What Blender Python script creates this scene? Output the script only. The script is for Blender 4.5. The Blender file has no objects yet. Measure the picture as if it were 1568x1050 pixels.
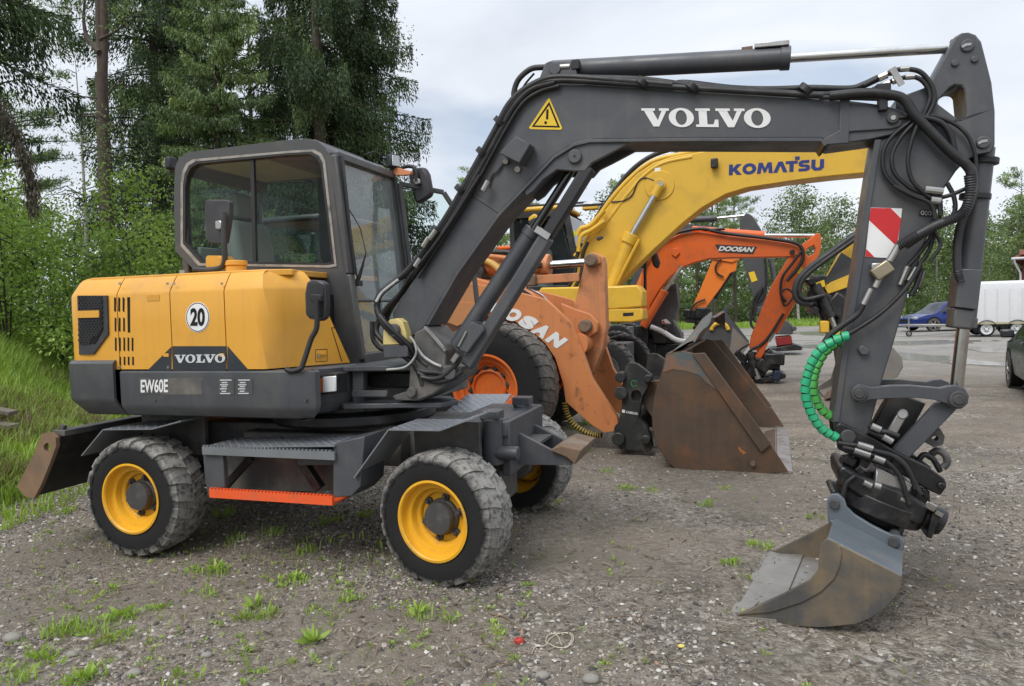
import bpy, bmesh, math, random
import numpy as np
from mathutils import Vector, Matrix
from mathutils.geometry import tessellate_polygon
from mathutils import noise as mnoise
R = math.radians
SC = bpy.context.scene
COL = SC.collection
random.seed(7); np.random.seed(7)

# ---------------------------------------------------------------- camera
CAM_H, FPX, PITCH, ROLL = 1.615, 1100.0, 2.65, 1.6
cd = bpy.data.cameras.new("camera")
cam = bpy.data.objects.new("camera", cd); COL.objects.link(cam)
cd.sensor_width = 36.0; cd.lens = 36.0 * FPX / 1568.0
cd.clip_start = 0.05; cd.clip_end = 1200.0
cam.matrix_world = (Matrix.Translation((0, 0, CAM_H)) @ Matrix.Rotation(R(90 - PITCH), 4, 'X') @ Matrix.Rotation(R(-ROLL), 4, 'Z'))
SC.camera = cam
CAM_M = cam.matrix_world.copy()

# ---------------------------------------------------------------- overcast sky and a very soft sun
SUN_EL, SUN_AZ = 52.0, 215.0            # azimuth clockwise from +Y: behind and to the left of the viewer
world = bpy.data.worlds.new("World"); SC.world = world; world.use_nodes = True
def build_world():
    nt = world.node_tree; N = nt.nodes; L = nt.links; N.clear()
    out = N.new("ShaderNodeOutputWorld"); bg = N.new("ShaderNodeBackground")
    sky = N.new("ShaderNodeTexSky"); sky.sky_type = 'NISHITA'; sky.sun_disc = False
    sky.sun_elevation = R(SUN_EL); sky.sun_rotation = R(SUN_AZ); sky.air_density = 1.0; sky.dust_density = 2.0
    tc = N.new("ShaderNodeTexCoord")
    mp = N.new("ShaderNodeMapping"); mp.inputs['Scale'].default_value = (1, 1, 2.6); mp.inputs['Location'].default_value = (3.1, 0.6, 0.2)
    L.new(tc.outputs['Generated'], mp.inputs['Vector'])
    n1 = N.new("ShaderNodeTexNoise"); n1.inputs['Scale'].default_value = 2.1; n1.inputs['Detail'].default_value = 7; n1.inputs['Roughness'].default_value = .5; n1.inputs['Distortion'].default_value = .35
    L.new(mp.outputs[0], n1.inputs['Vector'])
    r1 = N.new("ShaderNodeValToRGB"); e = r1.color_ramp.elements
    e[0].position = .34; e[0].color = (.60, .645, .72, 1); e[1].position = .66; e[1].color = (.80, .84, .90, 1)
    L.new(n1.outputs['Fac'], r1.inputs['Fac'])
    sp = N.new("ShaderNodeSeparateXYZ"); L.new(tc.outputs['Generated'], sp.inputs[0])
    mr = N.new("ShaderNodeMapRange"); mr.inputs[1].default_value = .34; mr.inputs[2].default_value = 1; mr.inputs[3].default_value = 8.5; mr.inputs[4].default_value = 15.0
    L.new(sp.outputs['Z'], mr.inputs[0])
    vm = N.new("ShaderNodeVectorMath"); vm.operation = 'SCALE'
    L.new(r1.outputs['Color'], vm.inputs[0]); L.new(mr.outputs[0], vm.inputs['Scale'])
    n2 = N.new("ShaderNodeTexNoise"); n2.inputs['Scale'].default_value = 1.5; n2.inputs['Detail'].default_value = 5
    mp2 = N.new("ShaderNodeMapping"); mp2.inputs['Scale'].default_value = (1, 1, 3); mp2.inputs['Location'].default_value = (7.4, 1.9, 3.3)
    L.new(tc.outputs['Generated'], mp2.inputs['Vector']); L.new(mp2.outputs[0], n2.inputs['Vector'])
    r2 = N.new("ShaderNodeValToRGB"); e = r2.color_ramp.elements
    e[0].position = .36; e[0].color = (.45, .45, .45, 1); e[1].position = .46; e[1].color = (1, 1, 1, 1)
    L.new(n2.outputs['Fac'], r2.inputs['Fac'])
    mx = N.new("ShaderNodeMix"); mx.data_type = 'RGBA'
    L.new(r2.outputs['Color'], mx.inputs['Factor']); L.new(sky.outputs[0], mx.inputs['A']); L.new(vm.outputs[0], mx.inputs['B'])
    L.new(mx.outputs['Result'], bg.inputs['Color']); bg.inputs['Strength'].default_value = 0.1
    L.new(bg.outputs[0], out.inputs['Surface'])
build_world()
sd = bpy.data.lights.new("sun", 'SUN'); sd.energy = 1.5; sd.angle = R(30); sd.color = (1.0, .965, .91)
sun = bpy.data.objects.new("sun", sd); COL.objects.link(sun)
_d = Vector((math.sin(R(SUN_AZ)) * math.cos(R(SUN_EL)), math.cos(R(SUN_AZ)) * math.cos(R(SUN_EL)), math.sin(R(SUN_EL))))
sun.rotation_euler = _d.to_track_quat('Z', 'Y').to_euler()
vs = SC.view_settings; vs.view_transform = 'Standard'; vs.look = 'None'; vs.gamma = 1; vs.use_curve_mapping = False; vs.exposure = 0.52
SC.render.engine = 'CYCLES'
SC.cycles.max_bounces = 8; SC.cycles.transparent_max_bounces = 16; SC.cycles.use_denoising = True
SC.cycles.caustics_reflective = False; SC.cycles.caustics_refractive = False

# ---------------------------------------------------------------- helpers
class Frame:
    """A vehicle's own axes: X forward, Y to its far side, Z up; yaw turns the nose towards the viewer."""
    def __init__(s, ox, oy, yaw, oz=0.0):
        s.M = Matrix.Translation((ox, oy, oz)) @ Matrix.Rotation(-R(yaw), 4, 'Z')
        s.I = s.M.inverted()
        s.o = s.I @ CAM_M.translation
        s.r = s.I.to_3x3() @ CAM_M.to_3x3()
    def px(s, u, v, y):
        d = s.r @ Vector(((u - 784) / FPX, -(v - 525) / FPX, -1)); t = (y - s.o.y) / d.y
        return s.o + d * t
    def gz(s, u, v, z=0.0):
        d = s.r @ Vector(((u - 784) / FPX, -(v - 525) / FPX, -1)); t = (z - s.o.z) / d.z
        return s.o + d * t
    def pts(s, L, y): return [s.px(u, v, y) for u, v in L]
W = Frame(0, 0, 0)

def spline(P, n=6):
    P = [Vector(p) for p in P]
    if len(P) < 3: return P
    out = []
    for i in range(len(P) - 1):
        a = P[i - 1] if i else P[0] * 2 - P[1]; b = P[i]; c = P[i + 1]; d = P[i + 2] if i + 2 < len(P) else P[-1] * 2 - P[-2]
        for k in range(n):
            t = k / n
            out.append(.5 * ((2 * b) + (c - a) * t + (2 * a - 5 * b + 4 * c - d) * t * t + (3 * b - a - 3 * c + d) * t ** 3))
    out.append(P[-1]); return out

SPLIT = set('fender_bracket front_pillar front_cross_frame step_brace rear_pillar guard_bolt hose_coupling joystick boom_mount_plate bucket_lug cab_pillar fascia coupler_shaft windscreen_seal boom_boss roof_guard drawbar'.split())
class MB:
    def __init__(s): s.v = []; s.f = []
    def add(s, v, f):
        o = len(s.v); s.v += [tuple(p) for p in v]; s.f += [tuple(i + o for i in q) for q in f]; return s
    def box(s, a, b):
        x0, y0, z0 = a; x1, y1, z1 = b
        return s.add([(x0,y0,z0),(x1,y0,z0),(x1,y1,z0),(x0,y1,z0),(x0,y0,z1),(x1,y0,z1),(x1,y1,z1),(x0,y1,z1)],
                     [(0,3,2,1),(4,5,6,7),(0,1,5,4),(1,2,6,5),(2,3,7,6),(3,0,4,7)])
    def obox(s, c, size, rot=None):
        m = rot.to_3x3() if rot is not None else Matrix.Identity(3); hx, hy, hz = [q / 2 for q in size]; c = Vector(c)
        v = [c + m @ Vector((sx*hx, sy*hy, sz*hz)) for sz in (-1,1) for sx, sy in ((-1,-1),(1,-1),(1,1),(-1,1))]
        return s.add(v, [(0,3,2,1),(4,5,6,7),(0,1,5,4),(1,2,6,5),(2,3,7,6),(3,0,4,7)])
    def beam(s, p0, p1, w, h, side=(0, 1, 0)):
        p0 = Vector(p0); p1 = Vector(p1); d = (p1 - p0).normalized(); y = Vector(side); y = (y - d * y.dot(d)).normalized(); z = d.cross(y)
        v = [p + y * (a * w / 2) + z * (b * h / 2) for p in (p0, p1) for a, b in ((-1,-1),(1,-1),(1,1),(-1,1))]
        return s.add(v, [(0,1,2,3),(7,6,5,4),(0,4,5,1),(1,5,6,2),(2,6,7,3),(3,7,4,0)])
    def prism(s, outer, holes, off):
        """Planar loops of 3D points swept by the vector off."""
        loops = [[Vector(p) for p in outer]] + [[Vector(p) for p in h] for h in holes]
        off = Vector(off); flat = [p for l in loops for p in l]; n = len(flat)
        tri = tessellate_polygon(loops)
        f = [tuple(t) for t in tri] + [tuple(i + n for i in reversed(t)) for t in tri]
        k = 0
        for l in loops:
            m = len(l)
            for i in range(m): f.append((k + i, k + (i + 1) % m, k + n + (i + 1) % m, k + n + i))
            k += m
        return s.add(flat + [p + off for p in flat], f)
    def pp(s, F, y0, y1, outer, holes=()):
        """Side plate: outline seen on the plane y0 of the frame, with thickness to y1."""
        o = [F.px(u, v, y0) for u, v in outer]; hs = [[F.px(u, v, y0) for u, v in h] for h in holes]
        return s.prism(o, hs, (0, y1 - y0, 0))
    def xz(s, pts, y0, y1, holes=()):
        return s.prism([(x, y0, z) for x, z in pts], [[(x, y0, z) for x, z in h] for h in holes], (0, y1 - y0, 0))
    def xy(s, pts, z0, z1, holes=()):
        return s.prism([(x, y, z0) for x, y in pts], [[(x, y, z0) for x, y in h] for h in holes], (0, 0, z1 - z0))
    def tube(s, P, r, n=8, sm=0, caps=True):
        P = spline(P, sm) if sm else [Vector(p) for p in P]
        m = len(P); rs = r if isinstance(r, (list, tuple)) else [r] * m
        if len(rs) != m: rs = [rs[0] + (rs[-1] - rs[0]) * i / (m - 1) for i in range(m)]
        t0 = (P[1] - P[0]).normalized(); a = Vector((0, 0, 1)) if abs(t0.z) < .9 else Vector((0, 1, 0))
        u = (a - t0 * a.dot(t0)).normalized(); v = []; f = []
        for i in range(m):
            t = ((P[min(i+1, m-1)] - P[i]).normalized() + (P[i] - P[max(i-1, 0)]).normalized())
            t = t.normalized() if t.length > 1e-6 else t0
            u = (u - t * u.dot(t)).normalized(); w = t.cross(u)
            for k in range(n):
                an = 2 * math.pi * k / n; v.append(P[i] + (u * math.cos(an) + w * math.sin(an)) * rs[i])
        for i in range(m - 1):
            for k in range(n): f.append((i*n+k, i*n+(k+1)%n, (i+1)*n+(k+1)%n, (i+1)*n+k))
        if caps: f.append(tuple(reversed(range(n)))); f.append(tuple(range((m-1)*n, m*n)))
        return s.add(v, f)
    def cyl(s, p0, p1, r, r1=None, n=20): return s.tube([p0, p1], [r, r if r1 is None else r1], n)
    def lathe(s, prof, c=(0,0,0), axis='Y', n=48, closed=False):
        """prof: (radius, along-axis) pairs."""
        v = []; f = []; m = len(prof); c = Vector(c)
        for k in range(n):
            a = 2 * math.pi * k / n; ca, sa = math.cos(a), math.sin(a)
            for r, h in prof:
                p = {'Y': (r*ca, h, r*sa), 'Z': (r*ca, r*sa, h), 'X': (h, r*ca, r*sa)}[axis]; v.append(c + Vector(p))
        for k in range(n):
            for i in range(m if closed else m - 1):
                j = (i + 1) % m; f.append((k*m+i, k*m+j, ((k+1)%n)*m+j, ((k+1)%n)*m+i))
        return s.add(v, f)
    def sphere(s, c, rx, ry=None, rz=None, n=12, m=8):
        ry = ry or rx; rz = rz or rx; v = []; f = []
        for i in range(m + 1):
            t = math.pi * i / m
            for k in range(n):
                a = 2 * math.pi * k / n; v.append((c[0]+rx*math.sin(t)*math.cos(a), c[1]+ry*math.sin(t)*math.sin(a), c[2]+rz*math.cos(t)))
        for i in range(m):
            for k in range(n): f.append((i*n+k, (i+1)*n+k, (i+1)*n+(k+1)%n, i*n+(k+1)%n))
        return s.add(v, f)
    def grid(s, rows):
        m = len(rows[0]); v = [p for r in rows for p in r]
        return s.add(v, [(i*m+k, i*m+k+1, (i+1)*m+k+1, (i+1)*m+k) for i in range(len(rows)-1) for k in range(m-1)])
    def xf(s, m):
        s.v = [tuple(m @ Vector(p)) for p in s.v]; return s
    def mesh(s, name, mat, ang=35, fix=True):
        me = bpy.data.meshes.new(name); me.from_pydata(s.v, [], s.f)
        if fix:
            bm = bmesh.new(); bm.from_mesh(me); bmesh.ops.remove_doubles(bm, verts=bm.verts, dist=1e-5)
            bmesh.ops.recalc_face_normals(bm, faces=bm.faces); bm.to_mesh(me); bm.free()
        if ang:
            me.polygons.foreach_set('use_smooth', [True] * len(me.polygons)); me.set_sharp_from_angle(angle=R(ang))
        if mat: me.materials.append(mat)
        return me
    def pieces(s):
        # connected pieces, each as its own builder
        p = list(range(len(s.v)))
        def find(a):
            while p[a] != a: p[a] = p[p[a]]; a = p[a]
            return a
        for f in s.f:
            for q in f[1:]: p[find(q)] = find(f[0])
        out = {}
        for f in s.f: out.setdefault(find(f[0]), []).append(f)
        r = []
        for fs in out.values():
            ids = sorted({i for f in fs for i in f}); k = {i: n for n, i in enumerate(ids)}; m = MB(); m.v = [s.v[i] for i in ids]; m.f = [tuple(k[i] for i in f) for f in fs]; r.append(m)
        return r
    def build(s, name, mat, parent=None, bevel=0.0, ang=35, loc=None, rot=None, seg=2, fix=True):
        if name in SPLIT:
            q = s.pieces()
            if len(q) > 1: return [m._build(name, mat, parent, bevel, ang, loc, rot, seg, fix) for m in q][-1]
        return s._build(name, mat, parent, bevel, ang, loc, rot, seg, fix)
    def _build(s, name, mat, parent=None, bevel=0.0, ang=35, loc=None, rot=None, seg=2, fix=True):
        o = link(name, s.mesh(name, mat, ang, fix), parent)
        if loc is not None: o.location = loc
        if rot is not None: o.rotation_euler = rot
        if bevel:
            b = o.modifiers.new("edges", 'BEVEL'); b.width = bevel; b.segments = seg; b.limit_method = 'ANGLE'; b.angle_limit = R(40); b.use_clamp_overlap = True
        return o
def link(name, data, parent=None):
    o = bpy.data.objects.new(name, data); COL.objects.link(o)
    if parent is not None: o.parent = parent
    return o
def tag(o, label=None, cat=None, group=None, kind=None):
    for k, v in (('label', label), ('category', cat), ('group', group), ('kind', kind)):
        if v: o[k] = v
    return o
def thing(name, M, label, cat, group=None):
    o = link(name, None); o.empty_display_size = .2
    o.matrix_world = M if isinstance(M, Matrix) else Matrix.Translation(M)
    return tag(o, label, cat, group)
def copy_tree(o, parent=None):
    c = o.copy(); COL.objects.link(c)
    if parent is not None: c.parent = parent
    for ch in list(o.children): copy_tree(ch, c)
    return c

# ---------------------------------------------------------------- materials
def nodes(name):
    m = bpy.data.materials.new(name); m.use_nodes = True; nt = m.node_tree
    return m, nt.nodes, nt.links, nt.nodes['Principled BSDF']
def mixc(N, L, fac, a, b, blend='MIX'):
    x = N.new("ShaderNodeMix"); x.data_type = 'RGBA'; x.blend_type = blend
    for s, q in (('Factor', fac), ('A', a), ('B', b)):
        if hasattr(q, 'is_output'): L.new(q, x.inputs[s])
        elif isinstance(q, (int, float)): x.inputs[s].default_value = q
        else: x.inputs[s].default_value = (*q[:3], 1)
    return x.outputs['Result']
def ramp(N, L, fac, stops):
    r = N.new("ShaderNodeValToRGB"); e = r.color_ramp.elements
    while len(e) < len(stops): e.new(.5)
    for q, (p, c) in zip(e, stops): q.position = p; q.color = (c, c, c, 1) if isinstance(c, (int, float)) else (*c, 1)
    L.new(fac, r.inputs['Fac']); return r.outputs['Color']
def noise_(N, L, vec, scale, detail=5, rough=.55, dist=0):
    n = N.new("ShaderNodeTexNoise"); n.inputs['Scale'].default_value = scale; n.inputs['Detail'].default_value = detail
    n.inputs['Roughness'].default_value = rough; n.inputs['Distortion'].default_value = dist; L.new(vec, n.inputs['Vector']); return n.outputs['Fac']
def mapping(N, L, vec, sc):
    m = N.new("ShaderNodeMapping"); m.inputs['Scale'].default_value = sc; L.new(vec, m.inputs['Vector']); return m.outputs[0]
def math_(N, L, op, a, b=None):
    m = N.new("ShaderNodeMath"); m.operation = op
    for i, q in enumerate((a, b)):
        if q is None: continue
        if hasattr(q, 'is_output'): L.new(q, m.inputs[i])
        else: m.inputs[i].default_value = q
    return m.outputs[0]
def bump_(N, L, h, p, strength, dist=.01):
    b = N.new("ShaderNodeBump"); b.inputs['Strength'].default_value = strength; b.inputs['Distance'].default_value = dist
    L.new(h, b.inputs['Height']); L.new(b.outputs[0], p.inputs['Normal']); return b
MATS = {}
def pmat(name, col, rough=.5, metal=0., var=.1, vs=2.5, dirt=None, da=.5, ds=5., dt=(.5, .7), streak=0., bump=0., bs=120., spec=.5, rv=.12):
    """Paint or metal with uneven tone, patches of dirt or wear, streaks and fine relief."""
    if name in MATS: return MATS[name]
    m, N, L, p = nodes(name); tc = N.new("ShaderNodeTexCoord").outputs['Object']
    c = mixc(N, L, noise_(N, L, tc, vs, 6), [q * (1 - var) for q in col], [min(1, q * (1 + var)) for q in col])
    fine = noise_(N, L, tc, 38, 4)
    if dirt is not None:
        k = ramp(N, L, noise_(N, L, tc, ds, 9, .62, .3), [(dt[0], 0), (dt[1], da)])
        if streak:
            sv = noise_(N, L, mapping(N, L, tc, (14, 14, .8)), 1.6, 4)
            k = mixc(N, L, streak, k, ramp(N, L, sv, [(.5, 0), (.8, da)]), 'ADD')
        k = mixc(N, L, .5, k, mixc(N, L, 1.0, k, fine, 'MULTIPLY'))
        c = mixc(N, L, k, c, dirt)
    L.new(c, p.inputs['Base Color'])
    L.new(ramp(N, L, noise_(N, L, tc, 7, 5), [(.3, max(0, rough - rv)), (.7, min(1, rough + rv))]), p.inputs['Roughness'])
    p.inputs['Metallic'].default_value = metal; p.inputs['Specular IOR Level'].default_value = spec
    if bump: bump_(N, L, noise_(N, L, tc, bs, 5), p, bump, .004)
    MATS[name] = m; return m
MUD = (.20, .175, .145)
def glass_mat(name, tint, refl=.9, sheen_film=0.0, base=.045):
    if name in MATS: return MATS[name]
    m, N, L, p = nodes(name); N.remove(p)
    out = N['Material Output']; t = N.new("ShaderNodeBsdfTransparent"); t.inputs[0].default_value = (*tint, 1)
    g = N.new("ShaderNodeBsdfGlossy"); g.inputs['Roughness'].default_value = .03; g.inputs['Color'].default_value = (refl,) * 3 + (1,)
    lw = N.new("ShaderNodeLayerWeight"); lw.inputs[0].default_value = .5
    fr = math_(N, L, 'ADD', math_(N, L, 'MULTIPLY', math_(N, L, 'POWER', lw.outputs['Facing'], 4.0), .9), base)
    x = N.new("ShaderNodeMixShader"); L.new(fr, x.inputs[0]); L.new(t.outputs[0], x.inputs[1]); L.new(g.outputs[0], x.inputs[2])
    tc = N.new('ShaderNodeTexCoord').outputs['Object']; df = N.new('ShaderNodeBsdfDiffuse'); df.inputs[0].default_value = (.55, .60, .60, 1); x2 = N.new('ShaderNodeMixShader')
    L.new(ramp(N, L, noise_(N, L, tc, 5, 6, .6), [(.3, sheen_film * .6), (.7, sheen_film * 1.3)]), x2.inputs[0]); L.new(x.outputs[0], x2.inputs[1]); L.new(df.outputs[0], x2.inputs[2]); L.new(x2.outputs[0], out.inputs['Surface'])
    MATS[name] = m; return m
grey_paint = pmat("grey_paint", (.064, .068, .077), .42, var=.16, dirt=(.17, .155, .13), da=.5, ds=3.2, dt=(.48, .74), streak=.4, bump=.06, bs=300)
grey_dusty = pmat("grey_dusty_paint", (.060, .061, .064), .55, var=.25, dirt=(.20, .175, .145), da=.8, ds=4.5, dt=(.40, .66), streak=.3, bump=.1)
yellow_paint = pmat("yellow_paint", (.70, .345, .042), .38, var=.06, vs=1.4, dirt=(.36, .21, .08), da=.6, ds=2.4, dt=(.47, .76), streak=.45, bump=.03, bs=200)
black_paint = pmat("black_steel", (.013, .013, .014), .45, var=.3, dirt=(.10, .09, .075), da=.5, ds=6, bump=.15, bs=70)
rubber_hose = pmat("hose_rubber", (.012, .012, .013), .5, var=.3, dirt=(.09, .085, .075), da=.35, ds=9)
plastic_black = pmat("black_plastic", (.018, .018, .020), .55, var=.2, dirt=(.08, .075, .065), da=.3)
chrome = pmat("chrome_rod", (.62, .62, .60), .16, 1.0, var=.05, dirt=(.25, .2, .15), da=.25, ds=8, rv=.06)
steel = pmat("zinc_steel", (.42, .41, .39), .35, .9, var=.15, dirt=(.18, .14, .1), da=.5, ds=12)
rust = pmat("worn_rusty_steel", (.15, .098, .062), .75, var=.35, vs=5, dirt=(.30, .26, .22), da=.7, ds=4, streak=.3, bump=.4, bs=40)
hub_grey = pmat("hub_grey_paint", (.05, .05, .052), .6, var=.2, dirt=(.16, .14, .12), da=.5, ds=8)
white_paint = pmat("white_paint", (.78, .78, .77), .45, var=.03, dirt=(.4, .38, .34), da=.25, ds=4)
red_refl = pmat("red_reflector", (.55, .018, .022), .3, var=.05)
hub_rim = pmat("yellow_rim_paint", (.76, .39, .022), .36, var=.08, dirt=(.22, .15, .08), da=.8, ds=6, dt=(.5, .72))
def tyre_mat(name, r_in, r_out, dust=(.36, .345, .315), amt=.92):
    m, N, L, p = nodes(name); tc = N.new("ShaderNodeTexCoord").outputs['Object']
    s = N.new("ShaderNodeSeparateXYZ"); L.new(tc, s.inputs[0])
    r = math_(N, L, 'SQRT', math_(N, L, 'ADD', math_(N, L, 'MULTIPLY', s.outputs['X'], s.outputs['X']), math_(N, L, 'MULTIPLY', s.outputs['Z'], s.outputs['Z'])))
    nz = noise_(N, L, tc, 9, 8, .65)
    rr = math_(N, L, 'ADD', r, math_(N, L, 'MULTIPLY', math_(N, L, 'SUBTRACT', nz, .5), .09))
    mr = N.new("ShaderNodeMapRange"); mr.inputs[1].default_value = r_in; mr.inputs[2].default_value = r_out; mr.inputs[3].default_value = 0; mr.inputs[4].default_value = amt; L.new(rr, mr.inputs[0])
    k = math_(N, L, 'MULTIPLY', mr.outputs[0], ramp(N, L, noise_(N, L, tc, 24, 7, .65), [(.36, .25), (.54, 1)]))
    base = mixc(N, L, noise_(N, L, tc, 4, 5), (.008, .008, .009), (.019, .0185, .0185))
    L.new(mixc(N, L, k, base, mixc(N, L, noise_(N, L, tc, 14), [q * .7 for q in dust], dust)), p.inputs['Base Color'])
    p.inputs['Roughness'].default_value = .72; p.inputs['Specular IOR Level'].default_value = .35
    bump_(N, L, noise_(N, L, tc, 60, 6), p, .35, .006); MATS[name] = m; return m

# ---------------------------------------------------------------- lettering and small fittings
def lettering(name, F, s, y, quad, mat, parent, bold=.0, depth=.003, xs=1.0):
    """Letters laid on the side plane y; quad = pixels of the block's bottom-left, bottom-right and top-left corners."""
    cu = bpy.data.curves.new(name, 'FONT'); cu.body = s; cu.offset = bold; cu.space_character = xs; cu.extrude = .0; cu.resolution_u = 4
    to = bpy.data.objects.new("tmp", cu); COL.objects.link(to)
    me0 = bpy.data.meshes.new_from_object(to.evaluated_get(bpy.context.evaluated_depsgraph_get()))
    V = [v.co.copy() for v in me0.vertices]; Fc = [tuple(p.vertices) for p in me0.polygons]
    bpy.data.objects.remove(to); bpy.data.curves.remove(cu); bpy.data.meshes.remove(me0)
    return lay(name, F, V, Fc, y, quad, mat, parent, depth)
def lay(name, F, V, Fc, y, quad, mat, parent, depth=.003):
    x0 = min(v.x for v in V); x1 = max(v.x for v in V); y0 = min(v.y for v in V); y1 = max(v.y for v in V)
    a, b, c = [F.px(u, v, y) for u, v in quad]
    mb = MB(); P = [a + (b - a) * ((v.x - x0) / (x1 - x0)) + (c - a) * ((v.y - y0) / (y1 - y0)) for v in V]
    mb.add(P, Fc); o = mb.build(name, mat, parent, ang=0)
    so = o.modifiers.new("thickness", 'SOLIDIFY'); so.thickness = depth; so.offset = 0
    return o
def poly_letters(spec):
    """Letters as filled outlines with counters; returns verts and faces in letter units."""
    V = []; Fc = []
    for loops in spec:
        lp = [[Vector((x, y, 0)) for x, y in l] for l in loops]; n = len(V); V += [p for l in lp for p in l]
        Fc += [tuple(i + n for i in t) for t in tessellate_polygon(lp)]
    return V, Fc
def ell(cx, cy, rx, ry, n=28): return [(cx + rx * math.cos(2*math.pi*i/n), cy + ry * math.sin(2*math.pi*i/n)) for i in range(n)]
def slab_word():
    def V(x): return [[(x,.99),(x+.62,.99),(x+.62,.86),(x+.50,.86),(x+.72,.34),(x+.92,.86),(x+.80,.86),(x+.80,.99),(x+1.25,.99),(x+1.25,.86),(x+1.13,.86),(x+.76,0),(x+.50,0),(x+.12,.86),(x,.86)]]
    def O(x): return [ell(x+.56,.495,.56,.52), ell(x+.56,.495,.25,.40)]
    def Lc(x): return [[(x,0),(x+.98,0),(x+.98,.40),(x+.84,.40),(x+.76,.14),(x+.50,.14),(x+.50,.86),(x+.64,.86),(x+.64,.99),(x,.99),(x,.86),(x+.14,.86),(x+.14,.13),(x,.13)]]
    return poly_letters([V(0), O(1.22), Lc(2.42), V(3.30), O(4.50)])
def ring(F, u, v, y, rpx, n=24):
    c = F.px(u, v, y); r = (F.px(u + rpx, v, y) - c).length
    return c, r
def pin(F, u, v, y, rpx, y0, y1, mb=None):
    """Pin boss centred on a pixel of the plane y, its axis across the machine."""
    mb = mb or MB(); c, r = ring(F, u, v, y, rpx); mb.cyl((c.x, y0, c.z), (c.x, y1, c.z), r, n=24); return mb
def wheel(parent, loc, steer, rt, wd, rr, tmat, rmat, hmat, near=-1, lugs=22, nuts=6, name="wheel", lug_h=.022, dish=.10, hubr=.42, hubl=.0):
    """Tyre with lugs, dished rim, hub and nuts; axis along Y, outer face towards near."""
    t = MB(); h = wd / 2; s = near; ri = rr
    t.lathe([(ri*.97, -h*.86), (ri*1.02, -h*.93), (ri*1.10, -h*.97), ((ri+rt)/2, -h*1.0), (rt*.90, -h*.97), (rt*.955, -h*.85), (rt*.975, -h*.5), (rt*.98, 0), (rt*.975, h*.5), (rt*.955, h*.85), (rt*.90, h*.97), ((ri+rt)/2, h*1.0), (ri*1.10, h*.97), (ri*1.02, h*.93), (ri*.97, h*.86)], n=72)
    st = 2 * math.pi / max(1, lugs)
    for sd in (-1, 1):
        for k in range(lugs):
            a0 = (k + (.5 if sd > 0 else 0)) * st; q = []
            for rad in (rt*.955, rt*.975 + lug_h):
                for (yy, da, dr) in ((.02, -.02, 0), (.55, .16, 0), (.93, .26, -.035*rt), (1.015, .30, -.10*rt)):
                    for e in (-.21, .21):
                        a = a0 + (da + e * (1 if yy < .9 else 1.15)) * st * 1.25; r_ = rad + dr * (1 if rad > rt*.96 else .9) - (.02*rt if rad < rt*.96 else 0)
                        q.append((r_ * math.cos(a), sd * h * yy, r_ * math.sin(a)))
            f = []
            for i in range(3):
                b = i * 2
                f += [(8+b, 8+b+1, 8+b+3, 8+b+2), (b, b+2, 8+b+2, 8+b), (b+1, 8+b+1, 8+b+3, b+3)]
            f += [(0, 8, 9, 1), (6, 7, 15, 14)]
            t.add(q, f)
    o = t.build(name, tmat, parent, loc=loc, rot=(0, 0, steer), ang=32)
    r = MB(); yo = s * h * .93; d = s * dish
    r.lathe([(ri*1.03, yo), (ri*1.05, yo + s*.012), (ri*.99, yo + s*.014), (ri*.955, yo + s*.004), (ri*.94, yo - d*.45), (ri*.925, yo - d*.55), (ri*.80, yo - d*.62), (ri*.785, yo - d*.70), (ri*.77, yo - d*1.1), (ri*.75, yo - d*1.2), (ri*.66, yo - d*1.28), (ri*.64, yo - d*1.36), (ri*.625, yo - d*1.62), (ri*.30, yo - d*1.7), (0.001, yo - d*1.7)], n=56)
    r.lathe([(ri*1.0, -yo), (ri*.93, -yo + d*.4), (ri*.86, -yo + d*1.2), (ri*.80, yo - d*1.5)], n=40)
    r.build("rim", rmat, o, ang=28)
    hb = MB(); yb = yo - d*1.7
    hb.lathe([(ri*hubr*1.15, yb), (ri*hubr*1.12, yb + s*.02), (ri*hubr, yb + s*.03), (ri*hubr, yb + s*(.075+hubl)), (ri*hubr*.93, yb + s*(.088+hubl)), (.001, yb + s*(.09+hubl))], n=32)
    hb.build("hub", hmat, o)
    for k in range(nuts):
        a = 2*math.pi*(k+.3)/nuts; m = MB(); rr_ = ri*(hubr+.13)
        m.lathe([(.021*rr/.2, yb), (.020*rr/.2, yb + s*.022), (.011*rr/.2, yb + s*.024), (.010*rr/.2, yb + s*.042), (.001, yb + s*.043)], c=(rr_*math.cos(a), 0, rr_*math.sin(a)), n=8)
        m.build("wheel_nut", hub_grey, o)
    return o
def cylinder_ram(F, parent, y, a, b, c, rb, rr, bmat, rmat=None):
    """Hydraulic cylinder: barrel a-b, rod b-c, given as pixels on the plane y."""
    A, B, C = F.px(*a, y), F.px(*b, y), F.px(*c, y)
    m = MB().cyl(A, B, rb, n=24); d = (B - A).normalized(); m.cyl(B - d*.05, B + d*.004, rb*1.1, n=24)
    o = m.build("hydraulic_cylinder", bmat, parent, bevel=.004)
    MB().cyl(B, C, rr, n=20).build("cylinder_rod", rmat or chrome, o)
    return o
def hose(F, parent, pts, y, r, mat=None, name="hose", n=7, sm=6):
    """pts: (u, v) or (u, v, y) pixels along the run."""
    P = [F.px(p[0], p[1], p[2] if len(p) > 2 else y) for p in pts]
    return MB().tube(P, r, n, sm=sm).build(name, mat or rubber_hose, parent, ang=60)
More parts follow.
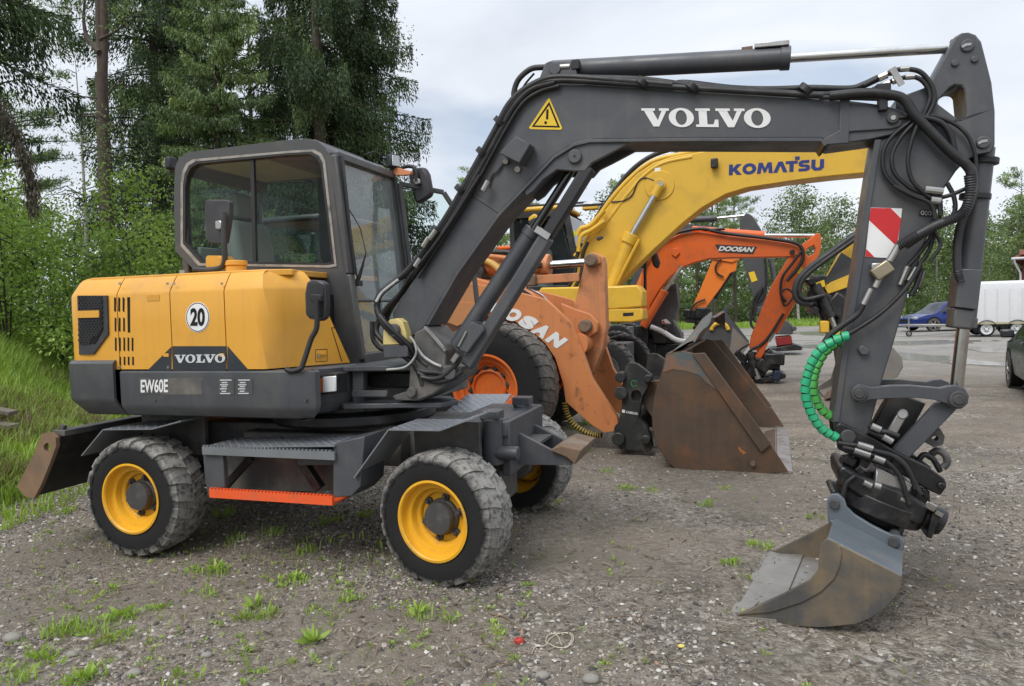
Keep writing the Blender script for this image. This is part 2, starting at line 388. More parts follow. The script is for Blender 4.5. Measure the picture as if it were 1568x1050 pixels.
# ================================================================ THE SETTING
def sstep(a, b, x):
    t = np.clip((x - a) / (b - a), 0, 1); return t * t * (3 - 2 * t)
def bank_edge(y): return np.where(y > 6.8, -4.35 - .38 * np.minimum(y - 6.8, 9), -4.35 - .05 * (6.8 - y))
def bank_h(x, y):
    s = bank_edge(y) - x
    return 1.30 * sstep(-.1, 3.2, s) + .08 * sstep(0, .6, s)
_rng = np.random.default_rng(3)
def vnoise(x, y, sc, seed=0.):
    """Smooth value noise on arrays."""
    x = np.asarray(x) * sc + seed * 17.3 + 500; y = np.asarray(y) * sc + seed * 9.1 + 500
    xi = np.floor(x).astype(np.int64); yi = np.floor(y).astype(np.int64); fx = x - xi; fy = y - yi
    fx = fx * fx * (3 - 2 * fx); fy = fy * fy * (3 - 2 * fy)
    def h(a, b):
        q = (a * 374761393 + b * 668265263 + int(seed * 1013)) & 0xffffffff; q = ((q ^ (q >> 13)) * 1274126177) & 0xffffffff
        return ((q ^ (q >> 16)) & 0xffff) / 65535.0
    return (h(xi, yi) * (1 - fx) + h(xi + 1, yi) * fx) * (1 - fy) + (h(xi, yi + 1) * (1 - fx) + h(xi + 1, yi + 1) * fx) * fy
def fbm(x, y, sc, o=4, seed=0.):
    s = 0; a = .5
    for i in range(o): s = s + a * vnoise(x, y, sc * 2 ** i, seed + i); a *= .5
    return s
def ground_h(x, y):
    x = np.asarray(x, float); y = np.asarray(y, float)
    near = np.exp(-np.maximum(0, y - 9) / 14) 
    h = (fbm(x, y, .35, 3, 1) - .45) * .06 + (fbm(x, y, 2.2, 3, 2) - .45) * .022 * near + (fbm(x, y, 9, 2, 8) - .4) * .012 * near
    a = x * .30 + y * .95
    rut = np.maximum(0, fbm(x * .25, a, 1.3, 3, 5) - .48) * .16
    h = h + rut * sstep(5.4, 7.5, y) * (1 - sstep(24, 40, y)) * sstep(-1.5, 1.5, x)
    return h + bank_h(x, y) * (1 + .25 * (fbm(x, y, .5, 3, 6) - .5)) - .012
def axis_(a, b, st, far, g=1.16):
    c = list(np.arange(a, b, st)); v, d = b, st
    while v < far: c.append(v); d *= g; v += d
    c.append(far); return np.array(c)
def ground():
    xp = axis_(0, 6.6, .055, 500); xs = np.concatenate([-xp[:0:-1], xp])
    ys = np.concatenate([[-120, -40, -12, -4, -1, .6, 1.4], axis_(2.0, 12.0, .055, 700)])
    X, Y = np.meshgrid(xs, ys); Z = ground_h(X, Y)
    nx, ny = len(xs), len(ys); co = np.stack([X, Y, Z], -1).reshape(-1, 3)
    i = np.arange(nx * ny).reshape(ny, nx); q = np.stack([i[:-1, :-1], i[:-1, 1:], i[1:, 1:], i[1:, :-1]], -1).reshape(-1, 4)
    me = bpy.data.meshes.new("ground"); me.vertices.add(len(co)); me.vertices.foreach_set('co', co.ravel())
    me.loops.add(q.size); me.loops.foreach_set('vertex_index', q.ravel()); me.polygons.add(len(q))
    me.polygons.foreach_set('loop_start', np.arange(0, q.size, 4)); me.polygons.foreach_set('use_smooth', np.ones(len(q), bool)); me.update()
    g = sstep(-.15, .7, bank_edge(Y) - X + (fbm(X, Y, 1.5, 3, 4) - .5) * .8)
    g = np.maximum(g, sstep(46, 47.5, Y + (fbm(X, Y, .3, 2, 3) - .5) * 3 ))
    at = me.attributes.new("soil", 'FLOAT', 'POINT'); at.data.foreach_set('value', g.ravel())
    m, N, L, p = nodes("gravel_yard")
    geo = N.new("ShaderNodeNewGeometry").outputs['Position']
    vo = N.new("ShaderNodeTexVoronoi"); vo.inputs['Scale'].default_value = 62; vo.inputs['Randomness'].default_value = 1; L.new(geo, vo.inputs['Vector'])
    vo2 = N.new("ShaderNodeTexVoronoi"); vo2.inputs['Scale'].default_value = 26; L.new(geo, vo2.inputs['Vector'])
    sv = N.new("ShaderNodeSeparateColor"); L.new(vo.outputs['Color'], sv.inputs[0])
    sv2 = N.new("ShaderNodeSeparateColor"); L.new(vo2.outputs['Color'], sv2.inputs[0])
    def cr(f, st):
        r = N.new("ShaderNodeValToRGB"); e = r.color_ramp.elements
        while len(e) < len(st): e.new(.5)
        for a, (q, c) in zip(e, st): a.position = q; a.color = (*c, 1)
        L.new(f, r.inputs[0]); return r.outputs[0]
    stone = cr(sv.outputs[0], [(0, (.050, .047, .044)), (.3, (.15, .132, .112)), (.7, (.28, .25, .215)), (.93, (.42, .39, .35)), (1, (.58, .55, .50))])
    stone2 = cr(sv2.outputs[1], [(0, (.07, .063, .057)), (.45, (.19, .172, .15)), (.9, (.33, .31, .28)), (1, (.5, .48, .45))])
    dirt = cr(noise_(N, L, geo, 30, 8, .7), [(.3, (.135, .112, .088)), (.7, (.285, .245, .198))])
    big = noise_(N, L, geo, .55, 7, .6, .4)
    c = mixc(N, L, ramp(N, L, noise_(N, L, geo, 2.3, 6), [(.35, .2), (.65, .85)]), stone, stone2)
    c = mixc(N, L, ramp(N, L, big, [(.36, .08), (.60, .8)]), c, dirt)
    c = mixc(N, L, 1.0, c, cr(noise_(N, L, geo, .9, 6, .6, .3), [(.3, (.68, .66, .64)), (.5, (1.15, 1.12, 1.08)), (.72, (1.55, 1.49, 1.42))]), 'MULTIPLY')
    trk = ramp(N, L, noise_(N, L, mapping(N, L, geo, (.30, 1.25, 1)), .8, 5, .55, .5), [(.47, 0), (.60, .85)])
    c = mixc(N, L, trk, c, mixc(N, L, noise_(N, L, geo, 14, 8, .7), (.108, .090, .070), (.215, .184, .148)))
    at = N.new("ShaderNodeAttribute"); at.attribute_name = "soil"
    moss = ramp(N, L, noise_(N, L, geo, 1.7, 7, .65), [(.55, 0), (.72, .45)])
    c = mixc(N, L, moss, c, (.085, .098, .035))
    c = mixc(N, L, at.outputs['Fac'], c, mixc(N, L, noise_(N, L, geo, 3, 6), (.085, .095, .035), (.16, .19, .06)))
    # wet, compacted yard farther out, its pale sky sheen mixed into the colour
    sx = N.new("ShaderNodeSeparateXYZ"); L.new(geo, sx.inputs[0])
    far = N.new("ShaderNodeMapRange"); far.inputs[1].default_value = 13; far.inputs[2].default_value = 24; L.new(sx.outputs['Y'], far.inputs[0])
    wn = noise_(N, L, mapping(N, L, geo, (.16, .42, 1)), 1.3, 6, .6, .5)
    wet = math_(N, L, 'MULTIPLY', ramp(N, L, wn, [(.44, 0), (.58, 1)]), far.outputs[0])
    wet = math_(N, L, 'MULTIPLY', wet, math_(N, L, 'SUBTRACT', 1.0, at.outputs['Fac']))
    c = mixc(N, L, math_(N, L, 'MULTIPLY', far.outputs[0], math_(N, L, 'MULTIPLY', math_(N, L, 'SUBTRACT', 1.0, at.outputs['Fac']), .55)), c, (.36, .345, .325))
    c = mixc(N, L, math_(N, L, 'MULTIPLY', wet, .4), c, (.14, .13, .12)); L.new(c, p.inputs['Base Color'])
    L.new(mixc(N, L, wet, mixc(N, L, 0, (.85,) * 3, (.85,) * 3), (.16,) * 3), p.inputs['Roughness'])
    p.inputs['Specular IOR Level'].default_value = .4
    hgt = math_(N, L, 'ADD', math_(N, L, 'MULTIPLY', vo.outputs['Distance'], -.7), math_(N, L, 'MULTIPLY', vo2.outputs['Distance'], -.8))
    hgt = math_(N, L, 'ADD', hgt, math_(N, L, 'MULTIPLY', noise_(N, L, geo, 70, 6, .7), 1.1))
    b = bump_(N, L, hgt, p, .9, .022); L.new(math_(N, L, 'SUBTRACT', math_(N, L, 'SUBTRACT', .95, math_(N, L, 'MULTIPLY', trk, .45)), math_(N, L, 'MULTIPLY', wet, .45)), b.inputs['Strength'])
    me.materials.append(m)
    return tag(link("ground", me), kind='structure')
ground()

def raw_mesh(name, V, Fq, mat, tone=None, smooth=False):
    me = bpy.data.meshes.new(name); V = np.asarray(V, np.float32); Fq = np.asarray(Fq, np.int32); k = Fq.shape[1]
    me.vertices.add(len(V)); me.vertices.foreach_set('co', V.ravel()); me.loops.add(Fq.size); me.loops.foreach_set('vertex_index', Fq.ravel())
    me.polygons.add(len(Fq)); me.polygons.foreach_set('loop_start', np.arange(0, Fq.size, k, dtype=np.int32))
    if smooth: me.polygons.foreach_set('use_smooth', np.ones(len(Fq), bool))
    me.update()
    if tone is not None:
        a = me.attributes.new("tone", 'FLOAT', 'POINT'); a.data.foreach_set('value', np.asarray(tone, np.float32))
    me.materials.append(mat); return me
def tone_mat(name, stops, rough=.6, trans=0., spec=.3, hue=None):
    m, N, L, p = nodes(name); a = N.new("ShaderNodeAttribute"); a.attribute_name = "tone"
    r = N.new("ShaderNodeValToRGB"); e = r.color_ramp.elements
    while len(e) < len(stops): e.new(.5)
    for q, (pos, c) in zip(e, stops): q.position = pos; q.color = (*c, 1)
    L.new(a.outputs['Fac'], r.inputs[0]); L.new(r.outputs[0], p.inputs['Base Color']); p.inputs['Roughness'].default_value = rough; p.inputs['Specular IOR Level'].default_value = spec
    if trans:
        t = N.new("ShaderNodeBsdfTranslucent"); x = N.new("ShaderNodeMixShader"); x.inputs[0].default_value = trans
        L.new(mixc(N, L, 1.0, r.outputs[0], (1.25, 1.2, .7), 'MULTIPLY'), t.inputs[0]); L.new(p.outputs[0], x.inputs[1]); L.new(t.outputs[0], x.inputs[2]); L.new(x.outputs[0], N['Material Output'].inputs['Surface'])
    return m
# ---- loose stones
def pebbles():
    rg = np.random.default_rng(11); n = 150000
    y = 2.5 + 6.0 * rg.random(n) ** 1.5; x = y * (rg.random(n) * 1.5 - .75)
    w = fbm(x, y, .8, 4, 12); k = (rg.random(n) < np.clip((w - .28) * 3.2, .10, 1) * np.where(x < .1, .95, .32)) & (bank_edge(y) - x < .2)
    x, y = x[k], y[k]; n = len(x); r = .0042 + .013 * rg.random(n) ** 3.2; big = rg.random(n) < .012; r[big] += .012 * rg.random(big.sum())
    base = np.array([[1,0,0],[.3,.95,0],[-.8,.6,0],[-.8,-.6,0],[.3,-.95,0],[.5,.25,.62],[-.35,.45,.7],[-.3,-.5,.6],[.1,0,-.7]], float)
    Fc = np.array([[0,1,5],[1,6,5],[1,2,6],[2,3,7],[2,7,6],[3,4,7],[4,5,7],[4,0,5],[5,6,7]])
    a = rg.random(n) * 6.283; ca, sa = np.cos(a), np.sin(a)
    sc = np.stack([r * (.8 + .6 * rg.random(n)), r * (.6 + .5 * rg.random(n)), r * (.6 + .5 * rg.random(n))], -1)
    V = base[None] * sc[:, None] + (rg.random((n, 9, 3)) - .5) * r[:, None, None] * .5
    X = V[..., 0] * ca[:, None] - V[..., 1] * sa[:, None] + x[:, None]; Y = V[..., 0] * sa[:, None] + V[..., 1] * ca[:, None] + y[:, None]
    Z = V[..., 2] + (ground_h(x, y) + r * .12)[:, None]
    F_ = (Fc[None] + (np.arange(n) * 9)[:, None, None]).reshape(-1, 3); t = np.repeat(rg.random(n), 9)
    m = tone_mat("pebble_stone", [(0, (.05, .047, .045)), (.25, (.13, .118, .105)), (.5, (.22, .195, .17)), (.80, (.33, .295, .255)), (.95, (.44, .415, .38)), (.99, (.56, .54, .50)), (1, (.33, .19, .13))], .75)
    tag(link("gravel_stones", raw_mesh("gravel_stones", np.stack([X, Y, Z], -1).reshape(-1, 3), F_, m, t)), kind='stuff')
pebbles()
# ---- grass
def blades(name, x, y, z, h, w, tone, mat, lean=.5, rg=None):
    n = len(x); rg = rg or np.random.default_rng(5); a = rg.random(n) * 6.283; b = a + 1.57 + (rg.random(n) - .5); ln = lean * h * (.3 + rg.random(n))
    dx, dy = np.cos(a), np.sin(a); lx, ly = np.cos(b) * ln, np.sin(b) * ln
    P = lambda s, f, hh: np.stack([x + dx * w * s + lx * f, y + dy * w * s + ly * f, z + h * hh], -1)
    V = np.stack([P(-.5, 0, 0), P(.5, 0, 0), P(.42, .28, .55), P(-.42, .28, .55), P(0, 1, .98 - .0)], 1)
    o = (np.arange(n) * 5)[:, None]
    Fq = np.concatenate([np.array([[0, 1, 2]]) + o, np.array([[0, 2, 3]]) + o, np.array([[3, 2, 4]]) + o], 0)
    return raw_mesh(name, V.reshape(-1, 3), Fq, mat, np.repeat(tone, 5))
grass_mat = tone_mat("grass_blades", [(0, (.36, .32, .14)), (.15, (.27, .32, .09)), (.5, (.25, .39, .075)), (.85, (.36, .50, .10)), (1, (.47, .54, .15))], .55, .35)
dry_mat = tone_mat("dry_stalks", [(0, (.12, .09, .05)), (.5, (.22, .17, .10)), (1, (.30, .25, .15))], .7, .2)
def bank_grass():
    rg = np.random.default_rng(21); n = 230000
    y = 5.2 + 20 * rg.random(n) ** 1.35; s = -.35 + 9 * rg.random(n) ** 1.4; x = bank_edge(y) - s
    k = (x / y > -1.25) & (x / y < -.26) & ((s > .12) | (rg.random(n) < .10)); x, y, s = x[k], y[k], s[k]
    cl = fbm(x, y, .9, 4, 31); dry = np.exp(-((s - 1.0) / .45) ** 2) * (y < 12) * (fbm(x, y, .6, 2, 40) > .40)
    k = rg.random(len(x)) < np.clip(1 - .75 * dry, .1, 1); x, y, s, cl = x[k], y[k], s[k], cl[k]; n = len(x)
    h = (.11 + .26 * rg.random(n)) * (.45 + 1.15 * cl) * np.clip(.45 + s * .45, .35, 1.35); w = .010 + .008 * rg.random(n)
    tone = np.clip(.30 + .8 * fbm(x, y, 1.4, 3, 33) + .25 * (rg.random(n) - .5), 0, 1)
    tag(link("bank_grass", blades("bank_grass", x, y, ground_h(x, y), h, w, tone, grass_mat, .55, rg)), kind='stuff')
    n = 52000; y = 5.6 + 7 * rg.random(n); s = .25 + 2.0 * rg.random(n); x = bank_edge(y) - s; k = fbm(x, y, .8, 3, 40) > .43; x, y = x[k], y[k]; n = len(x)
    tag(link("dry_grass", blades("dry_grass", x, y, ground_h(x, y), .06 + .16 * rg.random(n), .007 + .004 * rg.random(n), rg.random(n), dry_mat, 1.3, rg)), kind='stuff')
bank_grass()
def far_grass():
    rg = np.random.default_rng(23); n = 42000; y = 47 + 9 * rg.random(n); x = -10 + 62 * rg.random(n)
    h = .10 + .32 * rg.random(n) * fbm(x, y, .3, 3, 3) * 2; tone = np.clip(.35 + .6 * fbm(x, y, .4, 3, 34), 0, 1)
    tag(link("roadside_grass", blades("roadside_grass", x, y, ground_h(x, y), h, np.full(n, .06), tone, grass_mat, .5, rg)), kind='stuff')
far_grass()
def yard_weeds():
    """Sparse low grass between the stones, thickest beside and under the machine's near side."""
    rg = np.random.default_rng(29); xs, ys, hs, ts = [], [], [], []
    spots = [(92,965,.10,40),(112,958,.085,30),(150,962,.08,26),(186,945,.08,22),(60,1008,.06,22),(22,1040,.09,24),(130,1036,.08,30),(330,880,.085,18),(452,888,.06,40),(392,935,.07,30),(410,940,.06,18),(640,940,.08,18),(378,1002,.05,14),(275,1040,.05,14),(515,938,.045,10),(172,975,.06,24),(540,915,.05,10),(690,945,.04,10),(165,905,.05,8),(240,930,.045,10),(318,905,.05,12),(470,845,.10,22),(420,815,.09,26),(360,825,.08,18),(345,785,.12,20),(620,985,.04,12),(755,965,.045,16),(300,875,.05,10),(480,935,.05,10),(100,780,.10,26),(170,800,.08,18),(505,800,.09,18),(560,790,.09,22),(1130,862,.05,10),(1165,832,.06,14),(960,745,.05,30),(1075,770,.05,20),(1000,750,.04,20),(1250,790,.04,10),(1150,880,.035,8),(900,690,.07,20),(880,655,.10,40),(900,650,.1,30),(930,720,.05,18),(1110,745,.05,14),(845,770,.05,12)]
    for u, v, h, n in spots:
        c = W.gz(u, v); n = int(n * 1.7); rad = .028 + .03 * math.sqrt(n / 40)
        a = rg.random(n) * 6.283; r = rad * np.sqrt(rg.random(n)) * 1.5
        xs.append(c.x + r * np.cos(a)); ys.append(c.y + r * np.sin(a)); hs.append(h * (.25 + .7 * rg.random(n))); ts.append(np.clip(.55 + .3 * (rg.random() - .5) + .35 * (rg.random(n) - .3), 0, 1))
    global WEED_SPOTS
    WEED_SPOTS = spots
    n = 15000; y = 2.6 + 7.5 * rg.random(n) ** 1.2; x = y * (rg.random(n) * 1.5 - .75); w = fbm(x, y, 1.5, 4, 44); und = np.exp(-((x + 1.6) / 1.5) ** 2 - ((y - 5.3) / .8) ** 2)
    k = rg.random(n) < np.clip((w - .53) * 3.2, 0, .8) * np.where(x < .3, 1, .22) + .35 * und; x, y, und = x[k], y[k], und[k]; n = len(x)
    xs.append(x); ys.append(y); hs.append(.012 + .030 * rg.random(n) + .05 * und * rg.random(n)); ts.append(np.clip(.25 + .6 * rg.random(n), 0, 1))
    x, y, h, t = map(np.concatenate, (xs, ys, hs, ts))
    tag(link("yard_weeds", blades("yard_weeds", x, y, ground_h(x, y), h, .0035 + .005 * np.random.default_rng(2).random(len(x)) + .02 * h, t, grass_mat, .6, rg)), kind='stuff')
    # chips, needles and twigs lying about
    n = 5200; y = 2.6 + 7 * rg.random(n) ** 1.3; x = y * (rg.random(n) * 1.5 - .75); k = bank_edge(y) - x < 0; x, y = x[k], y[k]; n = len(x)
    a = rg.random(n) * 6.283; l = .012 + .05 * rg.random(n) ** 3; w = .0016 + .0022 * rg.random(n); z = ground_h(x, y) + .008
    V = np.stack([np.stack([x + sx * l * np.cos(a) - sy * w * np.sin(a), y + sx * l * np.sin(a) + sy * w * np.cos(a), z + (.004 if sx > 0 else 0)], -1) for sx, sy in ((-1, -1), (1, -1), (1, 1), (-1, 1))], 1)
    q = np.array([[0, 1, 2, 3]]) + (np.arange(n) * 4)[:, None]
    tag(link("wood_litter", raw_mesh("wood_litter", V.reshape(-1, 3), q, tone_mat("wood_litter", [(0, (.05, .035, .022)), (.6, (.15, .11, .07)), (1, (.33, .27, .19))], .8), np.repeat(rg.random(n), 4))), kind='stuff')
yard_weeds()
# ---- shallow standing water
def puddle(u0, u1, v0, v1, seed):
    a, b, c = W.gz(u0, (v0+v1)/2), W.gz(u1, (v0+v1)/2), W.gz((u0+u1)/2, v0); d = W.gz((u0+u1)/2, v1); cx, cy = (a.x+b.x)/2, (c.y+d.y)/2
    rx, ry = (b.x-a.x)/2, (c.y-d.y)/2; rg = np.random.default_rng(seed); ph = rg.random(5) * 6.28
    pts = []
    for i in range(64):
        t = 2*math.pi*i/64; r = 1 + .16*math.sin(3*t+ph[0]) + .13*math.sin(5*t+ph[1]) + .09*math.sin(8*t+ph[2]) + .05*math.sin(13*t+ph[3]); pts.append((cx+rx*r*math.cos(t), cy+ry*r*math.sin(t)))
    z = float(np.max(ground_h(*np.array(pts).T)) * .5 + ground_h(cx, cy) * .5) + .012
    if "puddle_water" not in MATS:
        m, N, L, p = nodes("puddle_water"); p.inputs['Base Color'].default_value = (.30, .285, .26, 1); p.inputs['Roughness'].default_value = .10; p.inputs['Specular IOR Level'].default_value = .6
        g = N.new("ShaderNodeNewGeometry").outputs['Position']; bump_(N, L, noise_(N, L, g, 9, 3), p, .35, .02); MATS["puddle_water"] = m
    mb = MB(); mb.xy(pts, z - .03, z); tag(mb.build("puddle", MATS["puddle_water"], ang=0), kind='structure')
for i, q in enumerate([(1372,1472,540,556), (1500,1600,531,545), (1330,1545,521,527), (1200,1330,508,514), (1452,1540,552,560), (1240,1330,528,535)]): puddle(*q, i)
# ================================================================ TREES
bark_spruce = pmat("spruce_bark", (.075, .058, .048), .9, var=.35, vs=9, dirt=(.16, .15, .13), da=.6, ds=7, bump=.8, bs=30)
bark_pine = pmat("pine_bark", (.085, .062, .05), .9, var=.4, vs=8, dirt=(.05, .04, .035), da=.6, ds=5, bump=.8, bs=25)
bark_birch = pmat("birch_bark", (.42, .40, .37), .8, var=.2, dirt=(.03, .028, .025), da=.9, ds=7, dt=(.52, .6), bump=.3)
bark_dark = pmat("twig_bark", (.05, .042, .034), .9, var=.3)
leaf_spruce = tone_mat("spruce_needles", [(0, (.024, .042, .019)), (.5, (.056, .095, .037)), (1, (.12, .185, .06))], .55, .15)
leaf_pine = tone_mat("pine_needles", [(0, (.09, .135, .06)), (.5, (.19, .275, .11)), (1, (.31, .41, .16))], .55, .2)
leaf_birch = tone_mat("birch_leaves", [(0, (.11, .18, .045)), (.5, (.25, .39, .085)), (1, (.42, .57, .15))], .5, .45)
leaf_far = tone_mat("far_birch_leaves", [(0, (.085, .125, .052)), (.5, (.15, .215, .085)), (1, (.24, .32, .13))], .55, .3)
leaf_dead = tone_mat("dead_spruce_twigs", [(0, (.05, .042, .032)), (1, (.11, .095, .07))], .8, .1)
def nrm(a): return a / np.maximum(np.linalg.norm(a, axis=-1, keepdims=True), 1e-9)
class Leaves:
    def __init__(s): s.P, s.D, s.L, s.W, s.T = [], [], [], [], []
    def add(s, P, D, L, Wd, T):
        n = len(P); s.P.append(np.asarray(P)); s.D.append(nrm(np.asarray(D)))
        for q, x in ((s.L, L), (s.W, Wd), (s.T, T)): q.append(np.broadcast_to(np.asarray(x, float), (n,)).copy())
    def mesh(s, name, mat, rg):
        P, D, L, Wd, T = np.concatenate(s.P), np.concatenate(s.D), np.concatenate(s.L), np.concatenate(s.W), np.concatenate(s.T); n = len(P)
        S = nrm(np.cross(D, rg.normal(size=(n, 3)))); L = L[:, None]; Wd = Wd[:, None] / 2
        V = np.stack([P, P + D * L * .45 + S * Wd, P + D * L, P + D * L * .45 - S * Wd], 1).reshape(-1, 3)
        return raw_mesh(name, V, np.arange(n * 4).reshape(n, 4), mat, np.repeat(np.clip(T, 0, 1), 4))
def branch_curve(p0, az, ln, rise, droop, tip, n=10):
    t = np.linspace(0, 1, n); d = np.array([math.cos(az), math.sin(az)])
    return np.stack([p0[0] + d[0] * ln * t, p0[1] + d[1] * ln * t, p0[2] + ln * (rise * t - droop * t ** 2 + tip * t ** 4)], -1)
def trunk_pts(h, lean, rg, n=9):
    t = np.linspace(0, 1, n); k = rg.normal(size=2) * .012 * h
    return [(lean[0] * h * q + k[0] * math.sin(3 * q), lean[1] * h * q + k[1] * math.sin(2.5 * q), h * q) for q in t]
def at_(pts, z):
    for a, b in zip(pts, pts[1:]):
        if a[2] <= z <= b[2]:
            t = (z - a[2]) / (b[2] - a[2]); return np.array([a[i] + (b[i] - a[i]) * t for i in range(3)])
    return np.array(pts[-1])
def conifer(seed, h, rad, z0, kind='spruce', dens=1.0, lean=(0, 0), tr=None, size=1.0, hf=1.0, gap=.36):
    rg = np.random.default_rng(seed); tp = trunk_pts(h, lean, rg); tr = tr or h * .0125
    T = MB(); T.tube(tp, [tr * (1 - .93 * i / (len(tp) - 1)) for i in range(len(tp))], 8); B = MB(); Lv = Leaves()
    z = z0
    while z < h * .985:
        f = (z - z0) / (h - z0); env = (1 - f) ** .75 if kind == 'spruce' else (math.sin(math.pi * min(1, .18 + f * .8)) ** .7)
        nb = rg.integers(4, 7) if kind == 'spruce' else rg.integers(3, 6)
        for b in range(nb):
            ln = rad * env * (.55 + .6 * rg.random()) + .25; az = rg.random() * 6.283; p0 = at_(tp, z + rg.normal() * .12)
            if kind == 'spruce': c = branch_curve(p0, az, ln, .10 + .25 * f, .55 + .25 * rg.random() - .3 * f, .28)
            else: c = branch_curve(p0, az, ln, .35 + .3 * f, .25, .25 * rg.random())
            B.tube([tuple(q) for q in c[::3]], [.012 + .008 * ln, .004], 4, caps=False)
            tone = np.clip(.46 + .27 * rg.normal(), .02, .98); side = np.array([-math.sin(az), math.cos(az), 0]); out = np.array([math.cos(az), math.sin(az), 0])
            if kind == 'spruce':
                m = max(4, int(ln * 40 * dens)); t = .12 + .88 * rg.random(m) ** .8; i = t * 9; i0 = np.minimum(i.astype(int), 8); q = c[i0] + (c[i0 + 1] - c[i0]) * (i - i0)[:, None]
                sl = (rg.random(m) - .5) * 2 * ln * .27 * (1.15 - t); hang = hf * (.14 + .55 * rg.random(m) * min(1.2, .4 + ln * .35))
                root = q + side * sl[:, None] + out * (np.abs(sl) * .45)[:, None] - np.array([0, 0, 1]) * (np.abs(sl) * .18)[:, None]
                for j in range(5):
                    k = (j + rg.random(m)) / 5; P = root + np.stack([rg.normal(size=m) * .022, rg.normal(size=m) * .022, -hang * k], -1)
                    D = np.stack([out[0] * .35 + rg.normal(size=m) * .30, out[1] * .35 + rg.normal(size=m) * .30, -1.0 + rg.normal(size=m) * .25], -1)
                    Lv.add(P, D, (.06 + .07 * rg.random(m)) * size, (.020 + .018 * rg.random(m)) * size, tone + .16 * rg.normal(size=m))
                P = q + side * (sl * .5)[:, None]; D = out * 1.0 + side * np.sign(sl)[:, None] * .7 + rg.normal(size=(m, 3)) * .25
                Lv.add(P, D, (.08 + .06 * rg.random(m)) * size, .028 * size, tone + .12 + .16 * rg.normal(size=m))
            else:
                nt = max(3, int(ln * 5)); 
                for j in range(nt):
                    t = .35 + .65 * rg.random(); i = t * 9; i0 = min(int(i), 8); q = c[i0] + (c[i0 + 1] - c[i0]) * (i - i0)
                    cc = q + side * rg.normal() * .22 * ln * (1.1 - t) + np.array([0, 0, .05 * rg.random()]); m = int(46 * dens); up = np.array([out[0] * .5, out[1] * .5, .8])
                    D = rg.normal(size=(m, 3)) * .75 + up; P = cc + rg.normal(size=(m, 3)) * np.array([.13, .13, .07])
                    Lv.add(P, D, (.07 + .06 * rg.random(m)) * size, (.016 + .012 * rg.random(m)) * size, tone + .17 * rg.normal(size=m))
        z += (gap + .20 * rg.random()) * (1 if kind == 'spruce' else 1.25) * max(1, size * .8)
    return T, B, Lv, rg
def broadleaf(seed, h, rad, z0, dens=1.0, stems=1, droop=.4, leaf=.05, lean=(0, 0), tr=None, clump=.28):
    rg = np.random.default_rng(seed); T = MB(); B = MB(); Lv = Leaves(); tr = tr or h * .010
    for s_ in range(stems):
        ln_ = (lean[0] + (rg.normal() * .10 if stems > 1 else 0), lean[1] + (rg.normal() * .10 if stems > 1 else 0)); hh = h * (1 - .25 * rg.random() * (stems > 1))
        tp = trunk_pts(hh, ln_, rg); T.tube(tp, [tr * (1 - .9 * i / 8) for i in range(9)], 7)
        nb = int((hh - z0) * 5.5 / (1 + .25 * (stems - 1))) + 4
        for b in range(nb):
            f = rg.random() ** .9; z = z0 + (hh - z0) * f * .97; env = (math.sin(math.pi * min(.97, .14 + .82 * f)) ** .75)
            ln = rad * env * (.5 + .6 * rg.random()) + .15; az = rg.random() * 6.283; p0 = at_(tp, z)
            c = branch_curve(p0, az, ln, .75 - .2 * f, droop * (.6 + .8 * rg.random()), 0); B.tube([tuple(q) for q in c[::3]], [.006 + .006 * ln, .002], 4, caps=False)
            tone = np.clip(.5 + .2 * rg.normal(), .08, .92); out = np.array([math.cos(az), math.sin(az), 0])
            for j in range(max(2, int(ln * 4.5))):
                t = .3 + .7 * rg.random(); i = t * 9; i0 = min(int(i), 8); q = c[i0] + (c[i0 + 1] - c[i0]) * (i - i0) + rg.normal(size=3) * .14 * ln * np.array([1, 1, .5])
                m = int(26 * dens * (.5 + rg.random())); P = q + rg.normal(size=(m, 3)) * clump * np.array([1, 1, .75]) * (.5 + .5 * rad / (rad + .8))
                if droop > .5: P[:, 2] -= np.abs(rg.normal(size=m)) * .35 * droop
                D = rg.normal(size=(m, 3)) * .8 + out * .5 + np.array([0, 0, -.55])
                Lv.add(P, D, leaf * (.7 + .7 * rg.random(m)), leaf * (.45 + .35 * rg.random(m)), tone + .14 * rg.normal(size=m))
    return T, B, Lv, rg
def plant_tree(name, pos, res, bark, leaf, label, cat="tree", group=None, twig=None):
    T, B, Lv, rg = res; t = thing(name, Vector(pos), label, cat, group)
    T.build("trunk", bark, t, ang=60, fix=False); B.build("branches", twig or bark_dark, t, ang=60, fix=False)
    link("crown", Lv.mesh("crown", leaf, rg), t); return t
def at_px(u, depth, dz=-.05):
    x = (u - 784) / FPX * depth; return (x, depth, float(ground_h(x, depth)) + dz)
# the stand of trees on the bank
plant_tree("spruce_tree", at_px(-30, 11.2), conifer(101, 16, 1.7, 4.4, dens=1.8, gap=.26, lean=(.012, 0)), bark_spruce, leaf_spruce, "tall spruce with drooping boughs and a dead hanging branch, by the left border")
def dead_branch():
    rg = np.random.default_rng(61); Lv = Leaves()
    a = np.array(W.px(2, 170, 10.6)); b = np.array(W.px(34, 318, 10.6)); n = 1500; t = rg.random(n); c = a + (b - a) * t[:, None]; c[:, 0] += .35 * np.sin(t * 2.2) * .6
    Lv.add(c + rg.normal(size=(n, 3)) * np.array([.045, .045, .10]), np.stack([rg.normal(size=n) * .4, rg.normal(size=n) * .4, -np.ones(n)], -1), .06 + .10 * rg.random(n), .012 + .012 * rg.random(n), rg.random(n))
    o = link("dead_branch", Lv.mesh("dead_branch", leaf_dead, rg)); o.parent = bpy.data.objects["spruce_tree"]; o.matrix_parent_inverse = Matrix.Translation(-Vector(bpy.data.objects["spruce_tree"].location))
dead_branch()
